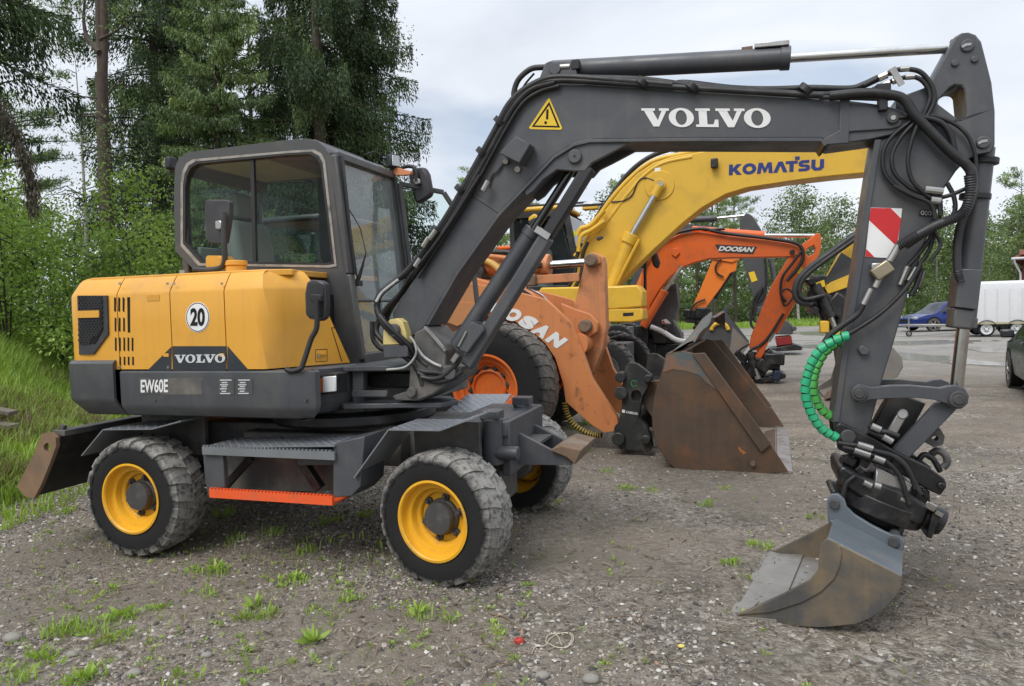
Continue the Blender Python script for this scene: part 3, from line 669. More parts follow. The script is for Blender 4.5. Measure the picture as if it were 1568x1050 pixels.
def forked_pine():
    p = at_px(166, 16.0); t = thing("pine_tree", Vector(p), "bare brown pine trunk forking high up, behind the light green saplings", "tree"); P0 = Vector(p)
    rel = lambda L, y=16.0: [W.px(u, v, y) - P0 for u, v in L]
    m = MB(); m.tube(rel([(170, 478), (166, 400), (163, 300), (158, 200), (155, 112)]) , [.20, .16, .15, .135, .125], 10, sm=0)
    m.tube(rel([(155, 112), (152, 40), (150, -20), (150, -140), (156, -420)]), [.085, .075, .07, .065, .03], 8); m.tube(rel([(158, 125), (160, 50), (158, -20), (163, -160), (170, -480)]), [.09, .085, .08, .075, .03], 8)
    m.build("trunk", bark_pine, t, ang=60)
    b = MB()
    for L, r in (([(152, 80), (138, 66), (124, 52), (114, 30), (108, 4), (106, -30)], .065), ([(150, 150), (120, 150), (95, 158)], .02), ([(157, 180), (120, 178), (70, 186)], .018), ([(165, 145), (185, 128), (200, 128)], .02), ([(163, 200), (185, 190), (205, 170)], .018), ([(112, 20), (96, 8), (72, 4)], .025), ([(120, 46), (100, 60), (84, 60)], .02), ([(152, 60), (178, 40), (196, 10)], .03)):
        q = rel(L, 15.9); q = [p_ + Vector((0, .12 * i * (1 if r > .02 else -1), 0)) for i, p_ in enumerate(q)]; b.tube(q, [r, r * .3], 6, sm=3)
    b.build("limb", bark_pine, t, ang=60)
    rg = np.random.default_rng(71); Lv = Leaves()
    for u, v, s in ((106, -30, .7), (98, 10, .5), (70, 4, .4), (84, 62, .35), (150, -200, 1.3), (160, -330, 1.6), (196, 8, .6), (120, -120, 1.2), (200, -160, 1.3), (40, 20, .35), (206, 168, .3)):
        c = np.array(W.px(u, v, 16.2) - P0)
        for j in range(int(14 * s)):
            q = c + rg.normal(size=3) * s * .55; k = 60
            Lv.add(q + rg.normal(size=(k, 3)) * .13, rg.normal(size=(k, 3)) + np.array([0, 0, .5]), .10 + .08 * rg.random(k), .016, np.clip(.45 + .2 * rg.normal(), 0, 1) + .15 * rg.normal(size=k))
    link("crown", Lv.mesh("crown", leaf_pine, rg), t)
forked_pine()
plant_tree("spruce_tree", at_px(252, 19.5), conifer(103, 17, 2.6, 1.2, dens=1.9, gap=.28), bark_spruce, leaf_spruce, "dark slender spruce standing between the forked pine and the feathery pine")
plant_tree("pine_tree", at_px(342, 16.8), conifer(104, 10.8, 2.3, .8, dens=2.2, hf=.40, gap=.20, tr=.10), bark_pine, leaf_pine, "bushy young pine with feathery lighter needles, rising behind the cab's rear corner")
plant_tree("spruce_tree", at_px(500, 17.5), conifer(105, 17, 2.6, 1.0, dens=1.75, gap=.30), bark_spruce, leaf_spruce, "large spruce with hanging boughs rising straight above the cab roof")
plant_tree("spruce_tree", at_px(556, 19.0), conifer(106, 15.5, 2.0, 1.2, dens=2.1, gap=.28), bark_spruce, leaf_spruce, "narrower spruce beside the large one, next to the open sky")
plant_tree("birch_tree", at_px(590, 20.0), broadleaf(107, 14.5, 1.0, 3.0, dens=1.3, droop=.6, leaf=.07, clump=.2, tr=.06), bark_dark, leaf_far, "thin birch whose leaves fringe the spruces against the open sky")
plant_tree("birch_tree", at_px(135, 14.8), broadleaf(108, 6.4, 1.25, 2.2, dens=.75, droop=.9, leaf=.055), bark_birch, leaf_far, "slim drooping birch in front of the forked pine trunk")
for i, (u, d, h, r, lab) in enumerate(((205, 13.4, 4.7, .95, "light green rowan sapling growing over the engine hood's rear end"), (250, 14.6, 4.2, .8, "small leafy sapling at the cab's rear corner"), (95, 13.0, 3.1, 1.15, "broad light green bush standing left of the rowan sapling"), (150, 12.6, 2.6, 1.0, "low bushy sapling just above the hood's rear corner"), (12, 12.2, 3.3, 1.1, "leafy bush under the hanging dead spruce branch"), (55, 15.8, 4.2, 1.1, "taller leafy bush behind the bank's top"), (-40, 13.5, 3.4, 1.2, "leafy bush half outside the picture's left border"))):
    plant_tree("sapling" if 'sapling' in lab else "bush", at_px(u, d), broadleaf(120 + i, h, r, .25, dens=1.0, stems=4 if r > .9 else 3, droop=.35, leaf=.075, tr=.022, clump=.24), bark_dark, leaf_birch, lab, "tree" if 'sapling' in lab else "bush")
# darker wood behind the stand
back = [conifer(131, 15, 2.6, 1.0, dens=.7, size=1.5, gap=.26), conifer(132, 13, 2.8, 1.5, 'pine', dens=.8, size=1.5)]
def variant(res, bark, leaf, name):
    T, B, Lv, rg = res; return T.mesh("trunk", bark, 60, False), B.mesh("branches", bark_dark, 60, False), Lv.mesh("crown", leaf, rg)
def stand(name, V, pos, rz, s, label, cat="tree", group=None):
    t = thing(name, Matrix.Translation(pos) @ Matrix.Rotation(rz, 4, 'Z') @ Matrix.Diagonal((s[0], s[0], s[1], 1)), label, cat, group)
    for n, me in zip(("trunk", "branches", "crown"), V): link(n, me, t)
    return t
VB = [variant(back[0], bark_spruce, leaf_spruce, "s"), variant(back[1], bark_pine, leaf_pine, "p")]
rgt = random.Random(5)
for i, (u, d, k) in enumerate(((-60, 24, 0), (5, 27, 1), (300, 27, 0), (400, 25, 1), (470, 24, 0), (545, 27, 0), (-120, 22, 0),)):
    stand("spruce_tree" if k == 0 else "pine_tree", VB[k], at_px(u, d), rgt.random() * 6.28, (.9 + .3 * rgt.random(), .85 + .3 * rgt.random()), ("dark spruce" if k == 0 else "dark pine") + " standing deeper in the wood, " + {-60: 'past the left border', 5: 'behind the hanging dead branch', 300: 'behind the bushy young pine', 400: 'between bushy pine and large spruce', 470: 'straight behind the large spruce', 545: 'behind the narrower spruce beside the sky', -120: 'far past the left border'}[u], "tree", "dark trees of the wood behind the bank")
VF = [variant(broadleaf(141, 11, 2.0, 1.8, dens=.55, droop=.5, leaf=.19, clump=.42), bark_birch, leaf_far, "b"), variant(broadleaf(142, 9, 2.1, 1.0, dens=.55, droop=.4, leaf=.19, clump=.45), bark_birch, leaf_far, "b2"),
      variant(conifer(143, 12, 2.1, 1.0, dens=.40, size=2.3), bark_spruce, leaf_pine, "s"), variant(conifer(144, 12, 2.5, 3.0, 'pine', dens=.55, size=2.2), bark_pine, leaf_pine, "p")]
def far_row():
    rr = random.Random(17); x = -30.0
    labs = ("birch", "leafy birch", "spruce", "pine")
    spec = []
    while x < 66:
        for row in range(2):
            d = 57 + row * 8 + rr.uniform(-2.5, 2.5); xx = x + rr.uniform(-1, 1) + row * 1.2
            u = 784 + xx / d * FPX; k = rr.choice([0, 0, 1, 1, 2, 3]) if u > 1130 else rr.choice([2, 3, 3, 1, 0])
            top = 1.0
            if 1030 < u < 1150: k = 3; top = 1.22
            if 1340 < u < 1470: top = .82
            if 600 < u < 720: top = .72
            spec.append((xx, d, k, top * rr.uniform(.82, 1.12)))
        x += rr.uniform(2.0, 3.4)
    for xx, d, k, s in spec:
        u = 784 + xx / d * FPX; where = "behind the front cab" if u < 640 else "under the dark boom's bend" if u < 890 else "behind the yellow arched boom" if u < 1060 else "above the orange boom's end" if u < 1220 else "behind the dark stick" if u < 1400 else "above the blue car" if u < 1520 else "beyond the red building"
        row_ = "front row" if d < 61 else "back row"; siz = "tall" if s > 1.0 else "low" if s < .85 else "mid-height"
        lab = ["slender light birch", "rounded leafy birch", "pointed spruce", "broad topped pine"][k]; lab = f"{siz} {lab} in the treeline's {row_} {where}"
        _ = ["slender light green birch in the far treeline across the yard", "rounded leafy birch in the far treeline across the yard", "pointed spruce in the far treeline across the yard", "broad topped pine in the far treeline across the yard"][k]
        stand("birch_tree" if k < 2 else ("spruce_tree" if k == 2 else "pine_tree"), VF[k], (xx, d, -.1), rr.random() * 6.28, (s * rr.uniform(.9, 1.2), s), lab, "tree", "trees of the far treeline, " + labs[k])
far_row()
for i, (u, d, s) in enumerate(((1562, 44, .82), (1512, 50, .62), (1612, 42, .95))):
    stand("birch_tree", VF[1], at_px(u, d, -.1), i * 2., (s * 1.15, s), ["leafy birch beside the red building's eave", "leafy birch rising behind the white trailer's front end", "leafy birch mostly hidden by the red building"][i], "tree")

def undergrowth():
    """Bushes and young growth along the far wood's edge, one leafy mass."""
    rg = np.random.default_rng(77); Lv = Leaves()
    for i in range(950):
        x = rg.uniform(-32, 68); y = rg.uniform(58, 74); h = 1.2 + 3.2 * rg.random() * fbm(x, y, .15, 2, 9) * 1.6; m = 46; tone = np.clip(.42 + .2 * rg.normal(), .05, .9)
        P = np.stack([x + rg.normal(size=m) * .8, y + rg.normal(size=m) * .6, h * rg.random(m) ** .8], -1); Lv.add(P, rg.normal(size=(m, 3)), .34 + .2 * rg.random(m), .20, tone + .13 * rg.normal(size=m))
    tag(link("undergrowth", Lv.mesh("undergrowth", leaf_far, rg)), kind='stuff')
    Lv = Leaves()
    for i in range(1100):
        x = rg.uniform(-45, 85); y = rg.uniform(74, 96); h = rg.uniform(0, 1) ** .8 * (5.5 + 4 * fbm(x, 0, .12, 3, 19)); m = 46; tone = np.clip(.28 + .16 * rg.normal(), .02, .8)
        P = np.stack([x + rg.normal(size=m) * 1.0, y + rg.normal(size=m) * .8, np.abs(h + rg.normal(size=m) * .9)], -1); Lv.add(P, rg.normal(size=(m, 3)), .5 + .3 * rg.random(m), .26, tone + .12 * rg.normal(size=m))
    tag(link("distant_wood", Lv.mesh("distant_wood", leaf_far, rg)), kind='stuff')
undergrowth()
# ================================================================ THE WHEELED EXCAVATOR IN FRONT
V = Frame(-.127, 5.05, 18)
ex = thing("wheeled_excavator", V.M, "yellow and dark grey wheeled excavator with yellow rims, its bucket resting on the gravel", "excavator")
tyre_near = tyre_mat("tyre_rubber_dusty", .350, .392)
YN, YB = -.93, -.35                     # near side of the house, mid-plane of the boom
def plate(name, y0, y1, outer, mat=grey_paint, holes=(), bevel=.006, par=ex, F=V, ang=35): return MB().pp(F, y0, y1, outer, holes).build(name, mat, par, bevel, ang=ang)
# ---- wheels
for X, st, zc in ((-.06, R(-10), .382), (-2.34, 0, .393)):
    for sd in (-1, 1):
        wheel(ex, (X, sd * .80, zc), st, .404, .30, .234, tyre_near, hub_rim, hub_grey, near=sd, lugs=21, nuts=6, dish=.072, hubl=-.01, lug_h=.010 if X > -1 else .018)
for X in (-.06, -2.32):
    m = MB(); m.cyl((X, -.66, .43), (X, .66, .43), .085); m.obox((X, 0, .43), (.30, .36, .30)); m.cyl((X, -.70, .43), (X, -.55, .43), .15); m.cyl((X, .55, .43), (X, .70, .43), .15); m.build("axle", grey_dusty, ex, .02)
# ---- undercarriage
m = MB(); m.box((-2.55, -.36, .56), (.18, .36, .84)); m.box((-1.75, -.5, .60), (-.5, .5, .80)); m.build("chassis_frame", grey_dusty, ex, .012)
m = MB(); m.box((-.18, -.42, .80), (.22, .42, .90)); m.obox((.20, 0, .72), (.06, .80, .36)); m.build("front_frame", grey_paint, ex, .01)
m = MB(); m.lathe([(.58, .84), (.60, .86), (.60, .92), (.52, .94), (.52, .99), (.001, .99)], (-1.12, 0, 0), 'Z', 48); m.build("slewing_ring", black_paint, ex, .004)
tread_mat = pmat("tread_plate", (.25, .265, .29), .36, .45, var=.15, dirt=(.2, .18, .15), da=.4, ds=6)
def treadplate(name, rows, par=ex, pitch=.036, th=.008, mat=None):
    """Chequer plate laid along a bent strip; rows = pairs of edge points (near, far)."""
    m = MB(); a = [Vector(r[0]) for r in rows]; b = [Vector(r[1]) for r in rows]; dn = Vector((0, 0, th))
    for i in range(len(rows) - 1):
        q = [a[i], a[i+1], b[i+1], b[i]]; nn = (q[1]-q[0]).cross(q[3]-q[0]).normalized(); nn = nn if nn.z > 0 or abs(nn.z) < .3 else -nn
        m.add([p for p in q] + [p - nn * th for p in q], [(0,1,2,3),(7,6,5,4),(0,4,5,1),(1,5,6,2),(2,6,7,3),(3,7,4,0)])
        L_ = (q[1]-q[0]).length; W_ = (q[3]-q[0]).length; ex_ = (q[1]-q[0]).normalized(); ey = (q[3]-q[0]).normalized()
        nu, nv = max(1, int(L_ / pitch)), max(1, int(W_ / pitch))
        for iu in range(nu):
            for iv in range(nv):
                c = q[0] + ex_ * ((iu + .5) * L_ / nu) + ey * ((iv + .5) * W_ / nv); s = 1 if (iu + iv) % 2 else -1; d = (ex_ * .7 + ey * .7 * s); e = (ex_ * .7 - ey * .7 * s)
                m.add([c + d * .015, c + e * .005, c - d * .015, c - e * .005, c + nn * .0035], [(0,1,4),(1,2,4),(2,3,4),(3,0,4)])
    return m.build(name, mat or tread_mat, par, ang=0, fix=False)
def strip(ptsN, y0, y1): return [(V.px(u, v, y0), Vector((V.px(u, v, y0).x, y1, V.px(u, v, y0).z))) for u, v in ptsN]
treadplate("fender", strip([(541, 731), (594, 657), (673, 658), (722, 640)], -.93, -.52))
treadplate("fender", strip([(124, 697), (157, 657), (232, 656), (276, 644)], -.93, -.50))
def lvl(x, y, z): return Vector((x, y, z))
treadplate("fender", [(lvl(-2.75, .52, .72), lvl(-2.75, .93, .72)), (lvl(-2.55, .52, .93), lvl(-2.55, .93, .93)), (lvl(-2.05, .52, .95), lvl(-2.05, .93, .95))])
# raised far-side plate on top of the front frame
P1, P2, P3, P4 = [V.px(u, v, y) for u, v, y in ((675, 636, .30), (757, 637, .30), (783, 603, .80), (716, 603, .80))]
treadplate("deck_plate", [(P1, P4), (P2, P3)])
m = MB(); a, b = strip([(594, 657), (673, 658)], -.93, -.52)[0][0], strip([(673, 658)], -.93, -.52)[0][0]
m.box((a.x - .02, -.54, .62), (b.x + .1, -.50, a.z - .012)); m.box((-2.62, -.54, .62), (-2.05, -.50, .93)); m.build("fender_bracket", grey_dusty, ex, .004)
# steering pivots, blocks
m = MB()
for yy in (-.34, .34):
    m = MB(); m.cyl((.12, yy - .08, .62), (.12, yy - .08, .92), .07); m.obox((.12, yy - .08, .945), (.13, .12, .06)); m.cyl((.12, yy - .10, .70), (.30, yy - .10, .70), .045); m.build("steering_pivot", grey_paint, ex, .008)
# side steps
plate("step_end", -.90, -.60, [(510, 681), (517, 677), (558, 668), (552, 745), (538, 760), (510, 762)])
plate("step_end", -.90, -.86, [(310, 690), (340, 692), (345, 745), (318, 752), (314, 740)])
def slab(name, y0, y1, u0, u1, v0, v1, mat, F=V, par=ex, bevel=.004): return MB().pp(F, y0, y1, [(u0, v0), (u1, v0), (u1, v1), (u0, v1)]).build(name, mat, par, bevel)
s = V.px(310, 684, -.92); e = V.px(512, 682, -.92)
treadplate("upper_step", [((s.x, -.92, s.z), (s.x, -.58, s.z)), ((e.x, -.92, e.z), (e.x, -.58, e.z))], pitch=.03)
m = MB(); m.box((s.x, -.925, s.z - .05), (e.x, -.905, s.z + .002)); k = int((e.x - s.x) / .028)
for i in range(k): m.obox((s.x + (i + .5) * .028, -.915, s.z + .006), (.014, .02, .012))
m.build("step_edge", tread_mat, ex)
slab("tool_box", -.60, -.42, 318, 512, 690, 752, grey_dusty)
slab("step_panel", -.80, -.62, 455, 511, 688, 712, grey_paint)
orange_step = pmat("orange_step_paint", (.78, .105, .025), .5, var=.1, dirt=(.2, .12, .08), da=.5, ds=9)
s = V.px(320, 749, -.93); e = V.px(508, 751, -.93); m = MB(); m.box((s.x, -.93, s.z - .055), (e.x, -.91, s.z)); m.box((s.x, -.91, s.z - .055), (e.x, -.72, s.z - .045)); k = int((e.x - s.x) / .026)
for i in range(k): m.obox((s.x + (i + .5) * .026, -.92, s.z + .005), (.013, .02, .010))
m.build("lower_step", orange_step, ex)
m = MB(); m.beam(V.px(345, 745, -.7), V.px(385, 700, -.7), .04, .05); m.beam(V.px(490, 748, -.7), V.px(462, 705, -.7), .06, .06); m.build("step_brace", black_paint, ex, .004)
# front tool support with its rusty pad
o_ = [(752, 661), (789, 660), (845, 689), (873, 699), (876, 712), (752, 711)]
c, r = ring(V, 787, 690, -.20, 8.5); hole = [(787 + 8.5 * math.cos(a), 690 + 8.5 * math.sin(a)) for a in [2*math.pi*i/18 for i in range(18)]]
plate("tool_support_plate", -.20, -.17, o_, holes=[hole]); 
q = [V.px(u, v, -.20) for u, v in o_]; MB().prism([(p.x, .17, p.z) for p in q], [], (0, .03, 0)).build("tool_support_plate", grey_paint, ex, .006)
m = MB(); m.prism([(V.px(u, v, -.25).x, -.24, V.px(u, v, -.25).z) for u, v in [(841, 690), (858, 683), (889, 690), (880, 712), (866, 700)]], [], (0, .48, 0)); m.build("support_pad", rust, ex, .006)
m = MB(); m.box((.05, -.16, .70), (.36, .16, .72)); m.build("tool_support_web", grey_dusty, ex)
for u, v, w, h, mt in ((770, 697, 7, 13, white_paint), (772, 705, 13, 11, white_paint)):
    pass
MB().pp(V, -.2035, -.2005, [(766, 699), (779, 699), (779, 710), (766, 710)]).build("decal", white_paint, ex); MB().pp(V, -.2035, -.2005, [(767, 684), (773, 684), (773, 697), (767, 697)]).build("decal", white_paint, ex)
# ---- dozer blade at the rear
def dozer():
    n = 9; Pn = [V.px(u, v, -.95) for u, v in [(84, 664), (72, 690), (62, 712), (52, 735), (40, 760)]]
    Q = spline(Pn, 4); rows = []
    m = MB(); f = [(p.x + .02, -.95, p.z) for p in Q]; m.prism(f + [(p[0] + .05, -.95, p[2]) for p in reversed(f)], [], (0, 1.90, 0)); b = m.build("blade", black_paint, ex, .005)
    t0 = Q[0]; MB().box((t0.x - .02, -.95, t0.z - .015), (t0.x + .09, .95, t0.z + .025)).build("blade_top_edge", grey_dusty, b, .004)
    c, r = ring(V, 72, 685, -.97, 6); hole = [(72 + 5 * math.cos(a), 685 + 7 * math.sin(a)) for a in [2*math.pi*i/16 for i in range(16)]]
    MB().pp(V, -.98, -.95, [(64, 664), (77, 662), (85, 670), (86, 682), (78, 705), (63, 742), (52, 763), (38, 760), (26, 745), (36, 725), (52, 695)], [hole]).build("end_plate", pmat("blade_rust", (.20, .125, .075), .75, var=.4, vs=6, dirt=(.10, .09, .08), da=.8, ds=4, bump=.4, bs=40), b, .004)
    m = MB(); 
    for yy in (-.45, .45): m.prism([(-2.5, yy - .03, .45), (-2.5, yy - .03, .72), (Q[6].x + .06, yy - .03, .60), (Q[12].x + .06, yy - .03, .25)], [], (0, .06, 0))
    m.cyl((-2.55, 0, .72), (Q[6].x + .08, 0, .45), .055); m.build("blade_arm", grey_dusty, ex, .006)
    MB().pp(V, -.93, -.90, [(88, 669), (91, 650), (97, 652), (95, 672)]).build("blade_hook", grey_dusty, b)
dozer()
# ---- house: counterweight, frame skirt, yellow hood panels
XT = -2.93
def path_pts(pts, n=6): return spline([(x, y, 0) for x, y in pts], n)
TAIL = [(XT, .5), (XT, -.30), (XT + .01, -.72), (XT + .055, -.85), (XT + .16, YN), (XT + .28, YN)]
def skin(name, path, prof, mat, par=ex, trim=None, rim=.02, bevel=0.0):
    """Panel following a plan path (outside to the right hand), prof = (z, inset)."""
    P = [Vector((p[0], p[1], 0)) for p in path]; n = len(P); N_ = []
    for i in range(n):
        t = (P[min(i+1, n-1)] - P[max(i-1, 0)]).normalized(); N_.append(Vector((-t.y, t.x, 0)))
    acc = [0]
    for i in range(1, n): acc.append(acc[-1] + (P[i] - P[i-1]).length)
    def at(s, ins):
        s = max(0, min(acc[-1], s)); i = max(1, next((k for k in range(1, n) if acc[k] >= s - 1e-9), n - 1)); t = (s - acc[i-1]) / max(1e-9, acc[i] - acc[i-1])
        return P[i-1].lerp(P[i], t) + N_[i-1].lerp(N_[i], t).normalized() * ins
    rows = []
    for j, (z, ins) in enumerate(prof):
        end = acc[-1] if not trim else trim(z) * acc[-1]; row = []
        for i in range(n): q = at(acc[i] / acc[-1] * end, ins); row.append(Vector((q.x, q.y, z)))
        a = at(0, ins + rim); b = at(end, ins + rim); rows.append([Vector((a.x, a.y, z))] + row + [Vector((b.x, b.y, z))])
    a = [Vector((at(acc[min(max(i-1, 0), n-1)] / acc[-1] * acc[-1], prof[0][1] + rim).x, at(acc[min(max(i-1, 0), n-1)], prof[0][1] + rim).y, prof[0][0])) for i in range(n + 2)]
    m = MB(); m.grid(([a] if not trim else []) + rows); return m.build(name, mat, par, bevel, ang=28)
HOOD = [(1.283, .0), (1.60, .0), (1.785, .002), (1.805, .008), (1.885, .058), (1.905, .078), (1.918, .11), (1.921, .16)]
xs_ = [V.px(u, 500, YN).x for u in (181, 262, 345, 402)]
g_ = .004
def seg(x0, x1, n=4): return [(x0 + (x1 - x0) * i / n, YN) for i in range(n + 1)]
tailp = [(p.x, p.y) for p in path_pts(TAIL)] + [(xs_[0] - g_, YN)]
skin("hood_panel", tailp, HOOD, yellow_paint); skin("hood_panel", seg(xs_[0] + g_, xs_[1] - g_), HOOD, yellow_paint); skin("hood_panel", seg(xs_[1] + g_, xs_[2] - g_), HOOD, yellow_paint)
FR = seg(xs_[2] + g_, xs_[3] - .10, 3) + [(xs_[3] - .012, YN), (xs_[3] + .012, YN + .012)] + [(xs_[3] + .012 + (-.915 - xs_[3] - .012) * k / 6, YN + .012 + (-.40 - YN - .012) * k / 6) for k in range(1, 7)]
skin("hood_panel", FR, HOOD[:6] + [(1.920, .13), (1.924, .26)], yellow_paint, trim=lambda z: 1 - .32 * max(0, (z - 1.28) / .64))
m = MB(); m.xy([(XT + .10, .60), (XT + .10, -.70), (XT + .24, YN + .08), (xs_[2], YN + .08), (xs_[3] - .05, YN + .10), (xs_[3] + .10, YN + .20), (-1.16, -.60), (-1.20, -.15), (-1.22, .6)], 1.88, 1.9205); m.build("hood_top", yellow_paint, ex, .006)
m = MB(); m.xy([(XT + .06, .85), (XT + .06, -.70), (XT + .24, YN + .09), (xs_[3], YN + .09), (-1.20, -.62), (-1.15, -.40), (-1.15, .85)], 1.02, 1.76); m.build("engine_bay", black_paint, ex)
m = MB(); m.xy([(XT + .02, .92), (XT, .4), (XT, -.30), (XT + .3, -.2), (-1.3, -.2), (-1.3, .92)], 1.28, 1.75); m.build("far_body", yellow_paint, ex, .03)
def off(pts, d):  # outward offset of a plan path
    P = [Vector((p[0], p[1])) for p in pts]; o = []
    for i in range(len(P)):
        t = (P[min(i+1, len(P)-1)] - P[max(i-1, 0)]).normalized(); o.append((P[i].x + t.y * d, P[i].y - t.x * d))
    return o
SK = [(.955, .10), (.97, .05), (1.02, .008), (1.05, 0), (1.262, 0), (1.272, .012), (1.274, .10)]
skin("counterweight", off(tailp[:-1] + [(xs_[0] - .03, YN)], .035), [(.955, .13), (.965, .10), (1.06, .01), (1.09, 0), (1.325, 0), (1.345, .02), (1.35, .10)], grey_paint)
x1_ = V.px(445, 600, YN).x
skin("skirt_panel", off(seg(xs_[0] + .005, x1_, 6), .012), SK, grey_paint)
FR2 = [(x1_ + .006, YN)] + [(p.x, p.y) for p in spline([(x1_ + .05, YN, 0), (x1_ + .16, YN + .05, 0), (-1.0, -.73, 0), (-.92, -.60, 0), (-.88, -.40, 0)], 5)]
skin("skirt_panel", off(FR2, .02), SK, grey_paint)
m = MB(); m.xy([(XT + .30, .88), (XT + .30, -.68), (XT + .42, YN + .10), (x1_, YN + .10), (-1.05, -.6), (-.92, -.3), (-.55, -.25), (-.55, .88)], .965, 1.262); m.build("swing_frame", grey_dusty, ex, .01)
# vents, grille and decals on the hood
def on_side(name, pts, mat, d=.004, y=YN, par=ex): return MB().pp(V, y - d, y + .004, pts).build(name, mat, par)
vent_black = pmat("vent_black", (.004, .004, .004), .9)
Z1 = lambda x, y: (90 + x / 2.386, 200 + y / 2.386)
for x, y0, y1 in [(205,608,662),(220,608,662),(236,608,662),(207,682,735),(222,682,735),(238,682,735),(208,754,806),(223,754,806),(239,754,806),(254,754,806),(269,754,806),(224,824,858),(240,824,858),(255,824,858),(271,824,858)]:
    a, b = Z1(x, y0), Z1(x, y1); on_side("vent_slot", [(a[0] - 1.3, a[1]), (a[0] + 1.3, a[1] + 1.5), (b[0] + 1.3, b[1]), (b[0] - 1.3, b[1] - 1.5)], vent_black, .0015)
a, b = Z1(254, 608), Z1(256, 737); on_side("vent_slot", [(a[0] - 1.8, a[1]), (a[0] + 2, a[1]), (b[0] + 2, b[1]), (b[0] - 1.8, b[1])], vent_black, .0015)
dark_panel = pmat("dark_hood_panel", (.036, .037, .041), .5, var=.15, dirt=(.14, .12, .10), da=.3)
on_side("grille_surround", [Z1(*q) for q in ((67, 602), (175, 602), (180, 742), (126, 816), (74, 818))], dark_panel, .012)
def grille():
    m = MB(); A = [Z1(*q) for q in ((72, 604), (157, 604), (160, 730), (132, 778), (78, 780))]; g = MB().pp(V, YN - .016, YN - .010, A).build("grille", vent_black, ex)
    x0, x1, y0, y1 = 119.5, 157, 454, 525; i = 0; s = 4.6
    vv = y0 + 2
    while vv < y1:
        uu = x0 + 2 + (s * .55 if i % 2 else 0)
        while uu < x1 - 2 + (0 if vv < 505 else (505 - vv)):
            H = [(uu + 2.7 * math.cos(math.pi/3*k), vv + 2.3 * math.sin(math.pi/3*k)) for k in range(6)]; h = [(uu + 1.9 * math.cos(math.pi/3*k), vv + 1.55 * math.sin(math.pi/3*k)) for k in range(6)]
            m.pp(V, YN - .020, YN - .016, H, [h]); uu += s * 1.1
        vv += s * .88; i += 1
    m.build("mesh", dark_panel, g, ang=0, fix=False)
grille()
on_side("hood_strip", [Z1(*q) for q in ((69, 658), (146, 656), (146, 682), (69, 684))], yellow_paint, .026)
decal_dark = pmat("decal_dark", (.026, .030, .038), .45, var=.08, dirt=(.1, .09, .08), da=.2)
on_side("name_panel", [Z1(*q) for q in ((322, 877), (411, 789), (411, 877))], decal_dark, .003); on_side("name_panel", [Z1(*q) for q in ((416, 787), (611, 787), (611, 877), (416, 877))], decal_dark, .003); on_side("name_panel", [Z1(*q) for q in ((616, 787), (695, 877), (616, 877))], decal_dark, .003)
decal_silver = pmat("decal_silver", (.55, .56, .57), .4, var=.06); letter_white = pmat("letter_white", (.74, .74, .73), .45, var=.04, dirt=(.4, .38, .34), da=.2)
sv_, sf_ = slab_word()
lay("lettering", V, sv_, sf_, YN - .005, [Z1(424, 849), Z1(608, 847), Z1(424, 818)], decal_silver, ex)
c, r = ring(V, 302.5, 485.5, YN, 18); 
def disc(name, u, v, ru, rv, y, th, mat, par=ex, F=V, n=36): return MB().pp(F, y - th, y, [(u + ru * math.cos(2*math.pi*i/n), v + rv * math.sin(2*math.pi*i/n)) for i in range(n)]).build(name, mat, par)
d_ = disc("speed_disc", 302.5, 485.5, 18.3, 23.2, YN, .003, white_paint); disc("disc_ring", 302.5, 485.5, 17.4, 22.2, YN - .003, .001, vent_black, d_); disc("disc_face", 302.5, 485.5, 16.3, 20.9, YN - .004, .001, white_paint, d_)
lettering("lettering", V, "20", YN - .0062, [(291.5, 499), (313.5, 499), (291.5, 471.5)], vent_black, d_, bold=.035, depth=.002)
ys_ = YN - .012
lettering("lettering", V, "EW60E", ys_ - .003, [Z1(300, 957), Z1(399, 956), Z1(300, 909)], letter_white, ex, bold=.02)
MB().pp(V, ys_ - .002, ys_ + .003, [Z1(*q) for q in ((294, 904), (523, 904), (523, 964), (294, 964))]).build("name_plate", grey_dusty, ex, .002)
for q in ((584, 641), (650, 708)):
    p_ = MB().pp(V, ys_ - .003, ys_ + .003, [Z1(q[0], 906), Z1(q[1], 906), Z1(q[1], 963), Z1(q[0], 963)]).build("data_plate", grey_dusty, ex)
    m = MB()
    for k, (y, w) in enumerate(((909, 1), (918, .5), (926, .7), (933, .45), (941, .6), (950, .4), (958, .9))):
        xa = q[0] + 4 + (q[1] - q[0]) * (.12 if k % 2 else .02); m.pp(V, ys_ - .0045, ys_ - .003, [Z1(xa, y), Z1(xa + (q[1] - q[0] - 8) * w * .85, y), Z1(xa + (q[1] - q[0] - 8) * w * .85, y + 4), Z1(xa, y + 4)])
    m.build("plate_print", decal_silver, p_, ang=0)
fa_, fb_ = Vector((xs_[3], YN, 0)), Vector((-.915, -.40, 0)); fn_ = Vector(((fb_ - fa_).y, -(fb_ - fa_).x, 0)).normalized()
def facet(u, v, d=.004):
    r = V.r @ Vector(((u - 784) / FPX, -(v - 525) / FPX, -1)); t = (fa_ - V.o).dot(fn_) / r.dot(fn_); return V.o + r * t + fn_ * d
def facet_plate(name, pts, mat, th=.006): return MB().prism([facet(u, v, .001) for u, v in pts], [], fn_ * th).build(name, mat, ex)
seam_dark = pmat("panel_gap", (.02, .015, .008), .8)
